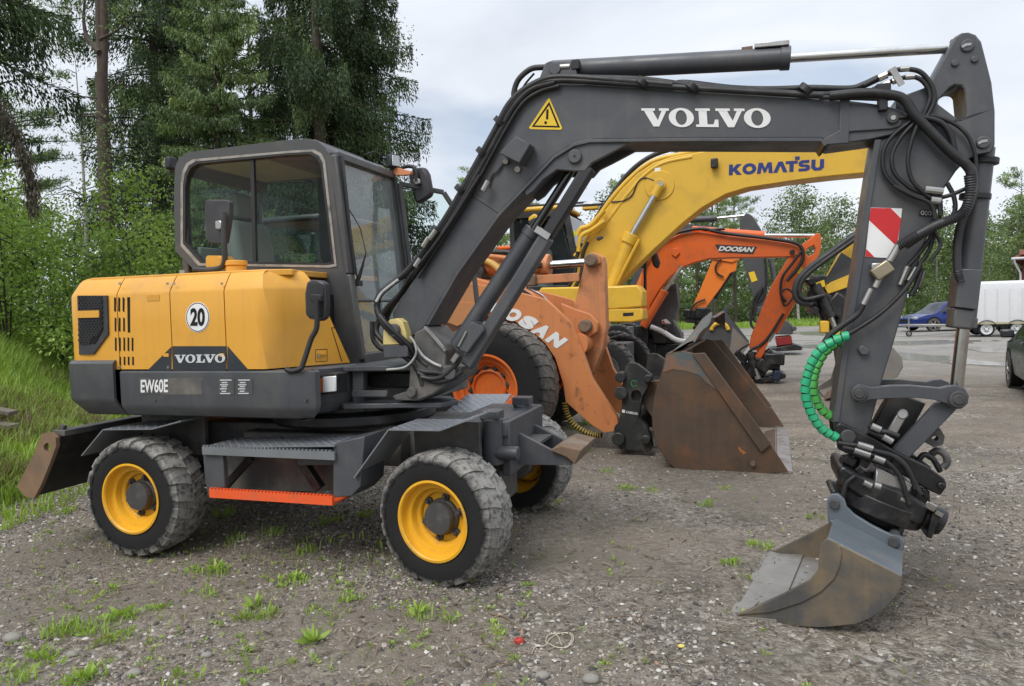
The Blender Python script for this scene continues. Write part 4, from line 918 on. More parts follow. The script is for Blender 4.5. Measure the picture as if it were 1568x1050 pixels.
for pts in ([(507, 502), (508, 502), (524, 553), (522.5, 553)], [(507, 501.5), (517, 500.5), (517, 501.5), (507, 502.5)], [(482.5, 535), (501, 534), (501, 535), (482.5, 536)], [(482.5, 535), (483.3, 535), (483.3, 554), (482.5, 554)], [(482.5, 553), (501, 552.5), (501, 553.3), (482.5, 554)], [(500.3, 534), (501, 534), (501, 553), (500.3, 553)]): facet_plate("panel_seam", pts, seam_dark, .0012)
facet_plate("door_latch", [(486, 540), (498, 539.5), (498, 543), (486, 544)], yellow_paint, .012); facet_plate("latch_key", [(485.5, 541.5), (488.5, 541.5), (488.5, 547), (485.5, 547)], steel, .014)
# latch, access flap and small bolts on the hood
q_ = on_side("door_latch", [(250, 541), (258, 541), (258, 546), (250, 546)], yellow_paint, .006); on_side("door_latch", [(336, 541), (343, 541), (343, 546), (336, 546)], yellow_paint, .006)
for u, v in ((184, 434), (257, 434), (267, 434), (340, 434), (184, 562), (258, 562), (124, 560), (240, 612), (470, 612), (150, 612)): pin(V, u, v, YN, 1.6, YN - (.006 if v < 570 else .020), YN).build("panel_bolt", grey_paint if v > 570 else steel, ex)
on_side("tow_sticker", [(224, 452), (244, 451), (244, 460), (225, 461)], pmat("faded_patch", (.60, .30, .04), .5), .0012)
# filler caps on the deck, hood catch, skirt lamp and mirrors
m = MB().pp(V, -.62, -.48, [(314, 411), (314, 394), (317, 391), (336, 391), (339, 394), (339, 412)]); m.build("fuel_cap", yellow_paint, ex, .01)
c = V.px(361, 402, -.62); m = MB(); m.cyl((c.x, -.62, 1.90), (c.x, -.62, 1.97), .068, n=28); m.cyl((c.x, -.62, 1.97), (c.x, -.62, 2.005), .076, n=28); m.build("filler_cap", yellow_paint, ex, .005)
c = V.px(280, 404, -.62); MB().cyl((c.x, -.62, 1.90), (c.x, -.62, 1.96), .025).build("deck_plug", steel, ex)
m = MB(); a = V.px(235, 416, -.60); b = V.px(300, 416, -.60); m.box((a.x, -.66, 1.90), (b.x, -.40, 1.935)); m.build("deck_cover", yellow_paint, ex, .008)
y = -.93; m = MB().pp(V, -.80, -.66, [(484, 579), (497, 572), (515, 572), (515, 603), (486, 605)]); h_ = m.build("lamp_housing", plastic_black, ex, .006)
MB().pp(V, -.815, -.80, [(494, 577), (514, 575.5), (514, 599), (494, 601)]).build("lamp_lens", pmat("lamp_glass", (.75, .76, .78), .15, .2, var=.05), h_, .004)
MB().pp(V, -.812, -.80, [(482, 583), (493.5, 578), (493.5, 600.5), (482.5, 603)]).build("lamp_lens", pmat("amber_lens", (.62, .13, .02), .2), h_, .003)
mirror_back = pmat("mirror_back", (.035, .034, .038), .5, var=.15, dirt=(.12, .11, .1), da=.3); mirror_glass = pmat("mirror_glass", (.05, .06, .06), .06, .9, rv=.02)
def rrect(u0, v0, u1, v1, r, n=4):
    o = []
    for cx, cy, a0 in ((u1 - r, v1 - r, 0), (u0 + r, v1 - r, 90), (u0 + r, v0 + r, 180), (u1 - r, v0 + r, 270)):
        for k in range(n + 1): a = R(a0 + 90 * k / n); o.append((cx + r * math.cos(a), cy + r * math.sin(a)))
    return o
m_ = MB().pp(V, -.86, -.80, [(469, 432), (475, 428), (490, 429), (497, 433), (499, 470), (497, 487), (490, 492), (473, 488), (467, 482), (466, 450)]).build("rear_view_mirror", mirror_back, ex, .02)
MB().pp(V, -.868, -.86, rrect(470, 434, 495, 484, 6)).build("mirror_glass", plastic_black, m_)
MB().pp(V, -.90, -.86, [(475, 450), (491, 451), (491, 462), (476, 462)]).build("mirror_clamp", plastic_black, m_, .006)
hose(V, ex, [(438, 565, -.955), (446, 568, -.955), (459, 565, -.95), (464, 557, -.94), (476, 520, -.91), (485, 500, -.90), (485, 458, -.90)], -.9, .017, plastic_black, "mirror_arm")
m_ = MB().pp(V, -.66, -.61, [(314, 307), (319, 305), (346, 305.5), (351, 309), (351, 330), (344, 371), (338, 374), (320, 372), (315, 366), (313, 340)]).build("rear_view_mirror", mirror_back, ex, .02)
MB().pp(V, -.69, -.66, [(329, 338), (337, 337), (341, 343), (337, 351), (329, 350)]).build("mirror_clamp", steel, m_, .006)
hose(V, ex, [(297, 412, -.62), (320, 413, -.64), (337, 410, -.66), (344, 401, -.68), (344, 380, -.69), (343, 350, -.69), (343, 325, -.69)], -.66, .019, mirror_back, "mirror_arm")
# ---- cab
YC, YC2 = -.20, .76
cab_grey = pmat("cab_grey_paint", (.062, .062, .062), .42, var=.12, dirt=(.16, .14, .12), da=.35, ds=4, streak=.2)
cab_glass = glass_mat("cab_glass", (.90, .955, .945), sheen_film=.0, base=.01); dark_glass = glass_mat("cab_side_glass", (.90, .95, .935), sheen_film=.0, base=.008); screen_glass = glass_mat("windscreen_glass", (.88, .955, .95), sheen_film=.24, base=.10)  # windscreen's pale dust film also stands in for reflected sky
WIN = [(281, 372), (281, 284), (284, 266), (290, 254), (300, 248), (440, 235), (476, 233), (487, 239), (493, 250), (511, 403), (500, 405), (330, 402), (308, 402)]
OUT = [(268, 384), (266, 300), (268, 256), (274, 242), (288, 233), (440, 214), (470, 212), (487, 216), (497, 224), (504, 236), (530, 420), (549, 548), (552, 580), (500, 590), (470, 420), (300, 416)]
plate("cab_side_frame", YC, YC + .07, OUT, cab_grey, holes=[WIN], bevel=.012)
seal = pmat("worn_window_seal", (.30, .28, .25), .6, var=.4, vs=14, dirt=(.03, .03, .03), da=.9, ds=9)
def inset(L_, d):
    cx = sum(p[0] for p in L_) / len(L_); cy = sum(p[1] for p in L_) / len(L_)
    return [(u + d * (1 if u < cx else -1), v + d * (1 if v < cy else -1)) for u, v in L_]
MB().pp(V, YC - .006, YC + .02, inset(WIN, -4.5), [inset(WIN, -1)]).build("window_seal", seal, ex); MB().pp(V, YC - .004, YC + .03, inset(WIN, -1), [inset(WIN, 2.5)]).build("window_seal", plastic_black, ex)
MB().pp(V, YC + .025, YC + .030, inset(WIN, 1)).build("side_window", dark_glass, ex)
MB().pp(V, YC + .012, YC + .035, [(383, 240), (388, 240), (392, 403), (387, 403)]).build("window_bar", plastic_black, ex)
OUT2 = [V.px(u, v, YC) for u, v in OUT[:12]]; q3 = [V.px(u, v, YC) for u, v in WIN]
OUTF = [(p.x, p.z) for p in OUT2] + [(V.px(552, 580, YC).x, 1.28), (V.px(300, 416, YC).x - .05, 1.28)]
MB().xz(OUTF, YC2 - .06, YC2, holes=[[(p.x, p.z) for p in q3]]).build("cab_side_frame", cab_grey, ex, .012)
MB().xz([(p.x, p.z) for p in q3], YC2 - .035, YC2 - .03).build("side_window", cab_glass, ex)
MB().xz([(V.px(u, 300, YC).x, z) for u, z in ((383, 1.95), (383, 2.8), (400, 2.8), (400, 1.95))], YC2 - .05, YC2 - .02).build("cab_pillar", plastic_black, ex)
zr = V.px(440, 214, YC).z; xr0 = V.px(274, 242, YC).x; xr1 = V.px(497, 224, YC).x
# roof with a bright, slightly crowned sheet
m = MB(); m.xz([(p.x, p.z) for p in [V.px(u, v, YC) for u, v in ((268, 262), (274, 243), (288, 233.5), (440, 215), (470, 213), (487, 217), (497, 225), (503, 238), (494, 246), (480, 234), (440, 236), (300, 249), (288, 255), (282, 270))]], YC + .01, YC2 - .01); m.build("roof", cab_grey, ex, .02)
m = MB(); a, b = V.px(480, 213, YC), V.px(300, 231, YC); m.box((b.x + .1, YC + .12, zr - .03), (a.x - .06, YC2 - .12, zr + .018)); m.build("roof_panel", cab_grey, ex, .015)
MB().cyl((V.px(455, 212, YC + .05).x, YC + .06, zr), (V.px(455, 212, YC + .05).x, YC + .06, zr + .03), .014).build("roof_plug", plastic_black, ex)
# front of the cab
A0, A1, A2 = V.px(508, 236, YC), V.px(530, 420, YC), V.px(549, 552, YC)
def fr(y): return [Vector((p.x, y, p.z)) for p in (A0, A1, A2)]
m = MB(); a, b = fr(YC + .035), fr(YC2 - .03)
for i in range(2):
    m.beam(a[i], a[i+1], .07, .065); m.beam(b[i], b[i+1], .055, .06)
m.build("front_pillar", cab_grey, ex, .012)
m = MB(); m.beam(a[0], b[0], .07, .06, (1, 0, 0)); m.beam(a[1] + (a[2]-a[1])*.30, b[1] + (b[2]-b[1])*.30, .03, .02, (1, 0, 0)); m.beam(a[2], b[2], .08, .10, (1, 0, 0)); m.build("front_cross_frame", cab_grey, ex, .01)
m = MB(); m.beam(a[0] + Vector((.05, .02, 0)), a[1] + Vector((.035, .02, 0)), .022, .02); m.beam(b[0] + Vector((.035, -.02, -.02)), b[1] + Vector((.035, -.02, 0)), .03, .025); m.beam(b[1] + Vector((.035, -.02, 0)), b[2] + Vector((.035, -.02, 0)), .03, .025); m.build("windscreen_seal", plastic_black, ex, .004)
mid = [a[1] + (a[2]-a[1])*.30, b[1] + (b[2]-b[1])*.30]
def pane(name, q, th=.006, mat=None): 
    n_ = (q[1]-q[0]).cross(q[2]-q[0]).normalized(); return MB().prism(q, [], n_ * th).build(name, mat or cab_glass, ex)
MB().add([a[0], b[0], b[1], mid[1], mid[0], a[1]], [(0, 1, 2, 5), (5, 2, 3, 4)]).build("windscreen", screen_glass, ex, ang=0); pane("lower_windscreen", [mid[0], mid[1], b[2], a[2]], mat=screen_glass)
# rear of the cab
xr = V.px(272, 300, YC).x; m = MB()
for yy in (YC + .04, YC2 - .03): m.beam((xr + .03, yy, 1.9), (xr + .03, yy, zr - .12), .06, .06)
m.build("rear_pillar", cab_grey, ex, .01); MB().box((xr + .03, YC + .07, 2.02), (xr + .036, YC2 - .06, zr - .15)).build("rear_window", dark_glass, ex)
MB().box((xr + .01, YC + .05, 1.28), (A2.x - .05, YC2 - .05, 1.36)).build("cab_floor", plastic_black, ex); MB().box((xr + .02, YC + .07, 1.36), (xr + .06, YC2 - .06, 2.02)).build("cab_rear_wall", plastic_black, ex)
MB().box((xr + .06, YC + .055, 1.36), (A1.x - .32, YC + .075, 1.93)).build("cab_inner_panel", plastic_black, ex)
# open cab door swung forward beyond the far pillar
dv = Vector((.72, .55, 0)).normalized(); d0 = b[0] + Vector((.04, .05, -.06)); d1 = Vector((b[2].x + .02, b[2].y + .05, 1.36))
dr = [d0, d0 + dv * .38 + Vector((0, 0, -.06)), d0 + dv * .60 + Vector((0, 0, -.40)), Vector((d1.x, d1.y, d1.z)) + dv * .55, d1]
m = MB()
for i in range(5): m.beam(dr[i], dr[(i+1) % 5], .035, .04, tuple(dv.cross(Vector((0, 0, 1)))))
dd = m.build("cab_door", cab_grey, ex, .008); n_ = dv.cross(Vector((0, 0, 1))).normalized(); MB().prism(dr, [], n_ * .005).build("door_glass", cab_glass, dd)
hose(V, dd, [tuple(), ][:0] or [(598, 340, .95), (606, 352, 1.0), (616, 372, 1.0)], 1.0, .012, plastic_black, "handle")
# seat, console, steering column inside
seat_cloth = pmat("seat_cloth", (.19, .205, .20), .9, var=.15, bump=.3, bs=200)
hd_ = V.px(370, 318, .27); sx_ = hd_.x + .30; st_ = MB().obox((sx_ + .02, .27, 1.74), (.50, .50, .14)).build("seat", seat_cloth, ex, .05)
MB().obox((sx_ - .22, .27, hd_.z - .42), (.14, .48, .60), Matrix.Rotation(R(-10), 3, 'Y')).build("backrest", seat_cloth, st_, .055, seg=3); MB().obox((sx_ - .30, .27, hd_.z), (.11, .28, .22), Matrix.Rotation(R(-8), 3, 'Y')).build("headrest", seat_cloth, st_, .045, seg=3)
m = MB(); m.box((sx_ - .1, .0, 1.36), (sx_ + .2, .5, 1.66)); m.obox((sx_ + .08, -.02, 1.86), (.42, .10, .10)); m.obox((sx_ + .08, .56, 1.86), (.42, .10, .10)); m.build("seat_console", pmat("cab_trim_grey", (.10, .105, .105), .6), ex, .02)
m = MB()
for yy in (-.02, .56): m.tube([(sx_ + .24, yy, 1.90), (sx_ + .25, yy, 2.0), (sx_ + .23, yy, 2.09)], [.022, .026, .020], 10)
m.build("joystick", plastic_black, ex)
xc = A1.x - .25; m = MB(); m.beam((xc + .12, .28, 1.36), (xc, .28, 1.94), .09, .09); m.build("steering_column", plastic_black, ex, .01)
mm = Matrix.Translation((xc, .28, 1.98)) @ Matrix.Rotation(R(-28), 4, 'Y'); ringp = [mm @ Vector((.17 * math.cos(t), .17 * math.sin(t), 0)) for t in [2*math.pi*i/28 for i in range(29)]]
m = MB(); m.tube(ringp, .014, 8, caps=False); m.beam(mm @ Vector((-.17, 0, 0)), mm @ Vector((.17, 0, 0)), .03, .02); m.build("steering_wheel", plastic_black, ex)
MB().box((xr + .12, YC + .10, zr - .10), (A0.x - .10, YC2 - .08, zr - .07)).build("headliner", pmat("headliner_grey", (.30, .31, .30), .9), ex, .01); MB().box((xr + .07, YC + .10, 1.95), (xr + .10, YC2 - .08, 2.18)).build("rear_trim", pmat("cab_trim_pale", (.24, .28, .27), .7), ex, .01)
# wiper, front grab hoses, work lamps and roof mirror
wy = YC + .10; wp = lambda u, v: V.px(u, v, wy) + Vector((.05, 0, 0))
m = MB(); m.tube([wp(537, 432), wp(541, 424), wp(551, 388)], [.018, .014, .005], 8); m.obox(wp(539, 434), (.05, .05, .04)); m.tube([wp(521, 300), wp(530, 370), wp(538, 428)], .006, 6); m.tube([wp(523, 318), wp(537, 340), wp(543, 352), wp(551, 388)], .005, 6); m.tube([wp(512, 262), wp(522, 310), wp(530, 380)], .004, 6); m.build("wiper", plastic_black, ex)
lamp_face = pmat("work_lamp_lens", (.50, .52, .53), .12, .3)
def lamp(u, v, y, rot=0, back=None):
    c = V.px(u, v, y); h = MB().obox(c, (.07, .10, .115), Matrix.Rotation(R(rot), 3, 'Z')).build("work_lamp", plastic_black, ex, .018); MB().obox(c + Matrix.Rotation(R(rot), 3, 'Z') @ Vector((.038, 0, 0)), (.006, .075, .085), Matrix.Rotation(R(rot), 3, 'Z')).build("lamp_lens", lamp_face, h, .006); MB().beam(c + Vector((0, 0, -.05)), c + Vector((-.02, 0, -.10)), .02, .02).build("bracket", plastic_black, h)
lamp(602, 247, .70, -25); lamp(262, 250, .60, 180)
MB().pp(V, .70, .74, [(596, 262), (604, 255), (630, 262), (628, 267), (606, 268)]).build("mirror_bracket", pmat("orange_bracket", (.62, .24, .10), .5), ex, .004)
mr_ = MB().pp(V, .86, .93, [(624, 268), (631, 257), (650, 255), (656, 266), (661, 293), (659, 300), (642, 311), (634, 308), (629, 292)]).build("roof_mirror", mirror_back, ex, .025)
MB().pp(V, .82, .86, [(632, 276), (636, 271), (642, 274), (643, 280), (636, 283)]).build("mirror_clamp", steel, mr_, .005)
hose(V, ex, [(608, 266, .74), (611, 260, .78), (620, 255, .82), (631, 255, .83), (637, 262, .83), (638, 278, .83)], .8, .017, plastic_black, "mirror_arm")
hose(V, ex, [(560, 236, .5), (575, 233, .6), (590, 245, .68), (600, 256, .7)], .6, .006, plastic_black, "lamp_cable")
# ---- front of the swing frame
m = MB(); m.xy([(-.95, -.52), (-.86, -.60), (-.50, -.50), (-.22, -.46), (-.16, -.30), (-.3, -.1), (-.9, -.05)], .985, 1.02); m.xy([(-.95, -.50), (-.87, -.56), (-.55, -.50), (-.36, -.46), (-.3, -.3), (-.4, -.1), (-.9, -.05)], 1.235, 1.265); m.build("boom_mount_plate", grey_paint, ex, .006)
slab("mount_web", -.50, -.46, 540, 556, 562, 630, grey_paint); slab("mount_web", -.56, -.53, 538, 592, 598, 607, grey_paint)
slab("swing_cylinder", -.30, -.2, 560, 640, 570, 594, black_paint, bevel=.03)
pl = [(586, 528), (586.5, 508), (590, 495), (598, 489), (608, 487), (616, 493), (621, 508), (624, 527)]
worn_yellow = pmat("worn_primer_yellow", (.62, .50, .20), .6, var=.12, dirt=(.04, .04, .04), da=.95, ds=4.5, dt=(.56, .60))
plate("boom_bracket", -.56, -.20, pl, worn_yellow); plate("boom_bracket", -.57, -.18, [(586, 529), (624, 528), (625, 546), (587, 548)], grey_paint)
pin(V, 605, 505, -.56, 9, -.60, -.56).build("bracket_pin", grey_paint, ex, .004)
plate("swing_post", -.52, -.18, [(634, 510), (652, 499), (684, 538), (681, 560), (706, 562), (703, 577), (664, 604), (642, 614), (602, 612), (600, 606), (625, 598), (627, 562)], grey_dusty, bevel=.015)
MB().beam(V.px(651, 500, -.53), V.px(683, 537, -.53), .03, .012).build("casting_edge", steel, ex)
for u, v, r in ((632, 600, 7), (690, 570, 10)): pin(V, u, v, -.52, r, -.55, -.15).build("swing_pin", grey_dusty, ex, .004)
# ---- boom
YB0, YB1 = YB - .13, YB + .13
BO = [(600, 478), (655, 393), (710, 306), (768, 204), (786, 166), (800, 146), (822, 133), (850, 127), (900, 127), (1060, 137), (1255, 149), (1300, 153), (1353, 160), (1384, 169), (1397, 182), (1395, 194), (1375, 204), (1340, 212), (1268, 222), (1257, 213), (1060, 213), (904, 215), (879, 221), (848, 240), (825, 264), (764, 328), (700, 418), (652, 500), (640, 512), (620, 516), (604, 503)]
boom = plate("boom", YB0, YB1, BO, grey_paint, bevel=.012)
m = MB(); fl = [(1265, 222), (1257, 213), (1060, 213), (904, 215), (879, 221), (848, 240), (825, 264), (764, 328), (700, 418), (655, 496)]
P_ = [V.px(u, v, YB0) for u, v in fl]; rows = []
for i, p in enumerate(P_):
    t = (P_[min(i+1, len(P_)-1)] - P_[max(i-1, 0)]).normalized(); n_ = Vector((-t.z, 0, t.x)); n_ = -n_ if n_.z > 0 or (n_.z == 0 and n_.x < 0) else n_
    rows.append([Vector((p.x, YB0 - .02, p.z)) - n_ * .004, Vector((p.x, YB1 + .02, p.z)) - n_ * .004, Vector((p.x, YB1 + .02, p.z)) + n_ * .016, Vector((p.x, YB0 - .02, p.z)) + n_ * .016, Vector((p.x, YB0 - .02, p.z)) - n_ * .004])
m.grid(rows); m.build("boom_flange", grey_paint, boom, .003)
LUG = [(968, 217), (927, 239), (907, 249), (896, 262), (876, 262), (853, 260), (832, 275), (818, 292), (806, 300), (800, 290), (825, 264), (848, 240), (879, 221), (904, 215), (940, 214)]
for y0, y1 in ((YB0 - .004, YB0 + .03), (YB1 - .03, YB1 + .004)):
    q = [V.px(u, v, YB0) for u, v in LUG]; MB().prism([(p.x, y0, p.z) for p in q], [], (0, y1 - y0, 0)).build("cylinder_lug", grey_paint, boom, .006)
pin(V, 881, 240, YB0, 10.5, YB0 - .025, YB1 + .025).build("boom_pin", grey_paint, boom, .006); pin(V, 881, 240, YB0, 2, YB0 - .027, YB0 - .02).build("pin_grease_hole", black_paint, boom)
plate("nose_plate", YB0 - .012, YB0, [(1289, 162), (1347, 164), (1369, 169), (1384, 178), (1379, 193), (1366, 197), (1292, 202), (1285, 197)], grey_paint, par=boom, bevel=.005)
pin(V, 1366, 182, YB0, 9.5, YB0 - .03, YB1 + .03).build("nose_pin", hub_grey, boom, .005); pin(V, 1366, 182, YB0, 4, YB0 - .034, YB0 - .03).build("pin_cap", steel, boom)
MB().pp(V, YB0 - .013, YB0, [(1286, 150.5), (1302, 152), (1300, 219), (1262, 221.5), (1258, 214), (1285, 199)]).build("boom_seam", grey_paint, boom, .006)
MB().beam(V.px(722, 297, YB0 - .003), V.px(764, 325, YB0 - .003), .008, .012).build("weld_seam", grey_paint, boom, .003)
lay("lettering", V, sv_, sf_, YB0 - .003, [(984, 194), (1181, 196), (982, 165)], letter_white, boom)
warn_y = pmat("warning_yellow", (.75, .50, .02), .45, var=.05, dirt=(.3, .2, .1), da=.2)
t_ = MB().pp(V, YB0 - .003, YB0, [(841.5, 150.5), (861, 196), (858.5, 198.5), (812, 197.5), (810, 195), (839.5, 150.5)]).build("warning_sign", warn_y, boom)
MB().pp(V, YB0 - .004, YB0 - .003, [(841, 155.5), (857.5, 195), (814, 194)], [[(840.5, 161), (853.5, 192.5), (818.5, 191.8)]]).build("sign_border", vent_black, t_); MB().pp(V, YB0 - .004, YB0 - .003, [(836.5, 168), (840, 166.5), (839.5, 182.5), (836, 182.5)]).build("sign_mark", vent_black, t_); MB().pp(V, YB0 - .004, YB0 - .003, [(835.5 + 2.2 * math.cos(k), 187.5 + 2.4 * math.sin(k)) for k in [.52 * i for i in range(12)]]).build("sign_mark", vent_black, t_)
# work lamp guard on the boom side
m = MB().pp(V, YB0 - .12, YB0 - .01, [(764, 234), (790, 208), (812, 220), (795, 250)]); m.build("lamp_guard", grey_paint, boom, .006); m = MB(); m.cyl(V.px(774, 247, YB0 - .03), V.px(774, 247, YB0), .016); m.cyl(V.px(792, 259, YB0 - .03), V.px(792, 259, YB0), .018); m.build("guard_bolt", steel, boom)
# arm cylinder along the top of the boom
ya = YB
plate("cylinder_bracket", ya - .09, ya - .06, [(820, 135), (834, 97), (842, 93), (880, 94), (886, 128)], grey_paint, par=boom); plate("cylinder_bracket", ya + .06, ya + .09, [(820, 135), (834, 97), (842, 93), (880, 94), (886, 128)], grey_paint, par=boom)
arm_cyl = cylinder_ram(V, ex, ya, (845, 108), (1209, 88.5), (1462, 73), .060, .026, grey_paint)
pin(V, 850, 105, ya - .09, 9, ya - .10, ya + .10).build("cylinder_pin", grey_paint, boom, .004)
a, b = V.px(1144, 75, ya), V.px(1208, 69, ya); m = MB(); m.beam(a + Vector((.04, 0, 0)), b, .10, .028); m.build("valve_block", steel, arm_cyl, .004); MB().obox(a + Vector((.0, 0, -.005)), (.06, .06, .02)).build("valve_foot", pmat("brown_fitting", (.16, .09, .06), .6), arm_cyl)
MB().cyl(V.px(1455, 73.5, ya), V.px(1478, 71, ya), .045).build("rod_eye", grey_paint, arm_cyl, .006)
m = MB(); m.cyl(V.px(845, 104, ya - .08), V.px(873, 102, ya - .08), .020); m.build("hose_fitting", steel, arm_cyl); MB().obox(V.px(882, 100, ya - .07), (.05, .05, .06)).build("hose_fitting", plastic_black, arm_cyl, .006)
# boom cylinder with its hose guard
yb = YB - .02
bc = cylinder_ram(V, ex, yb, (700, 530), (817, 352), (880, 252), .055, .027, grey_paint, pmat("dark_chrome", (.10, .10, .105), .15, .9, rv=.04))
g0, g1, g2 = V.px(716, 560, yb - .08), V.px(838, 362, yb - .08), V.px(903, 256, yb - .06)
m = MB(); m.beam(g1, g2, .10, .075); m.build("hose_guard", plastic_black, bc, .012); m = MB(); m.beam(g0, g1, .10, .085); m.build("hose_guard", grey_paint, bc, .015)
cg = V.px(834, 358, yb - .08); d_ = (g2 - g1).normalized(); MB().beam(cg - d_ * .02, cg + d_ * .02, .12, .10).build("guard_clamp", steel, bc)
m = MB().pp(V, yb - .17, yb + .08, [(716, 497), (722, 492), (739, 500), (741, 506), (715, 541), (703, 536), (702, 528)]); m.build("cylinder_cover", grey_paint, bc, .008)
for i in range(5): MB().cyl(V.px(733 + (i % 2) * 5 - i * 6, 487 + i * 9, yb - .155), V.px(733 + (i % 2) * 5 - i * 6, 487 + i * 9, yb - .12), .008, n=8).build("cover_bolt", black_paint, bc)
MB().beam(V.px(714, 507, yb - .178), V.px(702, 530, yb - .178), .006, .012).build("worn_edge", steel, bc)
# ---- hoses along the boom
hy = YB0 - .03
def run(pts, r=.016, y=hy, mat=None, par=ex): return hose(V, par, pts, y, r, mat)
run([(700, 577), (672, 571), (640, 566), (632, 540), (612, 520, hy - .06), (585, 492, hy - .08), (577, 465, hy - .06), (587, 444, hy - .04), (620, 418), (648, 385), (690, 322), (730, 250), (760, 196), (778, 162), (800, 139), (835, 121), (870, 118), (930, 122), (1030, 130)], .022)
run([(655, 560), (640, 548), (625, 527, hy - .05), (595, 499, hy - .09), (579, 476, hy - .07), (582, 452, hy - .06), (606, 430), (640, 398), (674, 352), (712, 290), (748, 220), (772, 176), (793, 148), (818, 130), (860, 123), (940, 127), (1060, 135), (1180, 142), (1260, 146)], .018)
run([(648, 590), (636, 560), (612, 540), (590, 525, hy + .1), (576, 505, hy + .15), (590, 475, hy + .15), (622, 440, hy + .1), (655, 392), (695, 330), (735, 258), (764, 204), (785, 166), (812, 138), (850, 126)], .020)
run([(570, 492, hy + .2), (572, 520, hy + .2), (588, 535, hy + .2), (600, 520, hy + .2), (592, 490, hy + .2), (612, 452, hy + .12), (645, 405), (682, 352), (722, 282), (752, 228)], .018)
run([(640, 425), (672, 375), (712, 312), (748, 246), (775, 196), (800, 158), (826, 140), (856, 131)], .012)
run([(636, 408, hy - .03), (650, 395, hy - .03), (690, 340, hy - .02), (735, 268, hy - .02)], .013)
run([(800, 146), (790, 150), (787, 142), (794, 122), (812, 106), (830, 103), (846, 104)], .018, YB - .06); run([(797, 140), (806, 126), (818, 112)], .007, YB)
run([(1030, 130), (1050, 127), (1120, 135), (1180, 137), (1240, 135), (1300, 136), (1322, 130), (1346, 119)], .020, YB - .05)
run([(870, 118, YB - .10), (980, 121, YB - .1), (1060, 131, YB - .1), (1150, 138, YB - .1), (1250, 145, YB - .1), (1330, 141, YB - .1), (1375, 146, YB0 - .05)], .018, YB)
run([(1255, 149), (1310, 150), (1345, 151), (1372, 150)], .012)
for u, v in ((668, 353), (705, 290), (738, 233), (765, 186), (984, 126), (1060, 133), (1233, 137)): 
    c = V.px(u, v, hy); MB().cyl(c - Vector((.012, 0, .012)), c + Vector((.012, 0, .012)), .040, n=12).build("hose_clamp", plastic_black, ex)
for a, b in (((648, 378), (657, 364)), ((636, 408), (644, 396)), ((740, 292), (748, 277)), ((658, 366), (668, 352))): MB().cyl(V.px(*a, hy - .03), V.px(*b, hy - .03), .019, n=8).build("hose_fitting", steel, ex)
run([(748, 285), (754, 268), (762, 262), (772, 248)], .006, YB0 - .012)
white_hose = pmat("worn_hose", (.40, .40, .38), .5, var=.3, dirt=(.05, .05, .05), da=.9, ds=14)
run([(576, 462, hy - .09), (586, 447, hy - .07), (610, 428, hy - .04)], .010, mat=white_hose); run([(592, 566), (620, 562), (636, 545), (636, 528), (628, 515)], .008, YB0 - .08, mat=white_hose); run([(636, 528), (648, 545), (664, 556), (676, 561)], .010, YB0 - .06, mat=white_hose)
run([(645, 577), (662, 580), (680, 575), (700, 556), (703, 545)], .017, YB0 - .06); run([(640, 570), (665, 584), (690, 580), (708, 568)], .017, YB0 - .05); MB().cyl(V.px(693, 553, YB0 - .09), V.px(701, 542, YB0 - .09), .017, n=10).build("hose_fitting", steel, ex)
# ---- stick
YS0, YS1 = YB - .11, YB + .11
SO = [(1455, 70), (1462, 56), (1472, 50), (1484, 49), (1495, 53), (1503, 63), (1510, 90), (1519, 126), (1524, 170), (1524, 221), (1520, 232), (1496, 236), (1478, 247), (1464, 262), (1447, 287), (1419, 366), (1392, 444), (1368, 527), (1351, 582), (1330, 664), (1316, 676), (1296, 676), (1283, 664), (1280, 646), (1293, 554), (1306, 472), (1320, 383), (1331, 301), (1345, 214), (1372, 205), (1372, 150), (1420, 132), (1433, 110)]
stick = plate("stick", YS0, YS1, SO, grey_paint, holes=[[(1455, 134), (1462, 130), (1472, 131), (1476, 136), (1480, 176), (1476, 181), (1466, 181), (1437, 159), (1436, 154)]], bevel=.010)
for u, v, r in ((1481, 70, 11), (1505, 218, 11), (1462, 97, 6), (1492, 91, 6)): pin(V, u, v, YS0, r, YS0 - .012, YS1 + .012).build("stick_pin", grey_paint, stick, .005)
for u, v in ((1480, 69), (1505, 217)): MB().pp(V, YS0 - .016, YS0 - .012, [(u - 8, v + 1), (u - 2, v - 3), (u + 8, v - 4), (u + 7, v), (u, v + 1), (u - 6, v + 4)]).build("pin_lock", steel, stick)
m = MB(); P_ = [V.px(u, v, YS0) for u, v in ((1345, 214), (1331, 301), (1320, 383), (1306, 472), (1293, 554), (1281, 645))]
for p, q in zip(P_, P_[1:]): m.prism([Vector((p.x - .018, YS0 - .012, p.z)), Vector((p.x + .010, YS0 - .012, p.z)), Vector((q.x + .010, YS0 - .012, q.z)), Vector((q.x - .018, YS0 - .012, q.z))], [], (0, .244, 0))
m.build("stick_flange", grey_paint, stick)
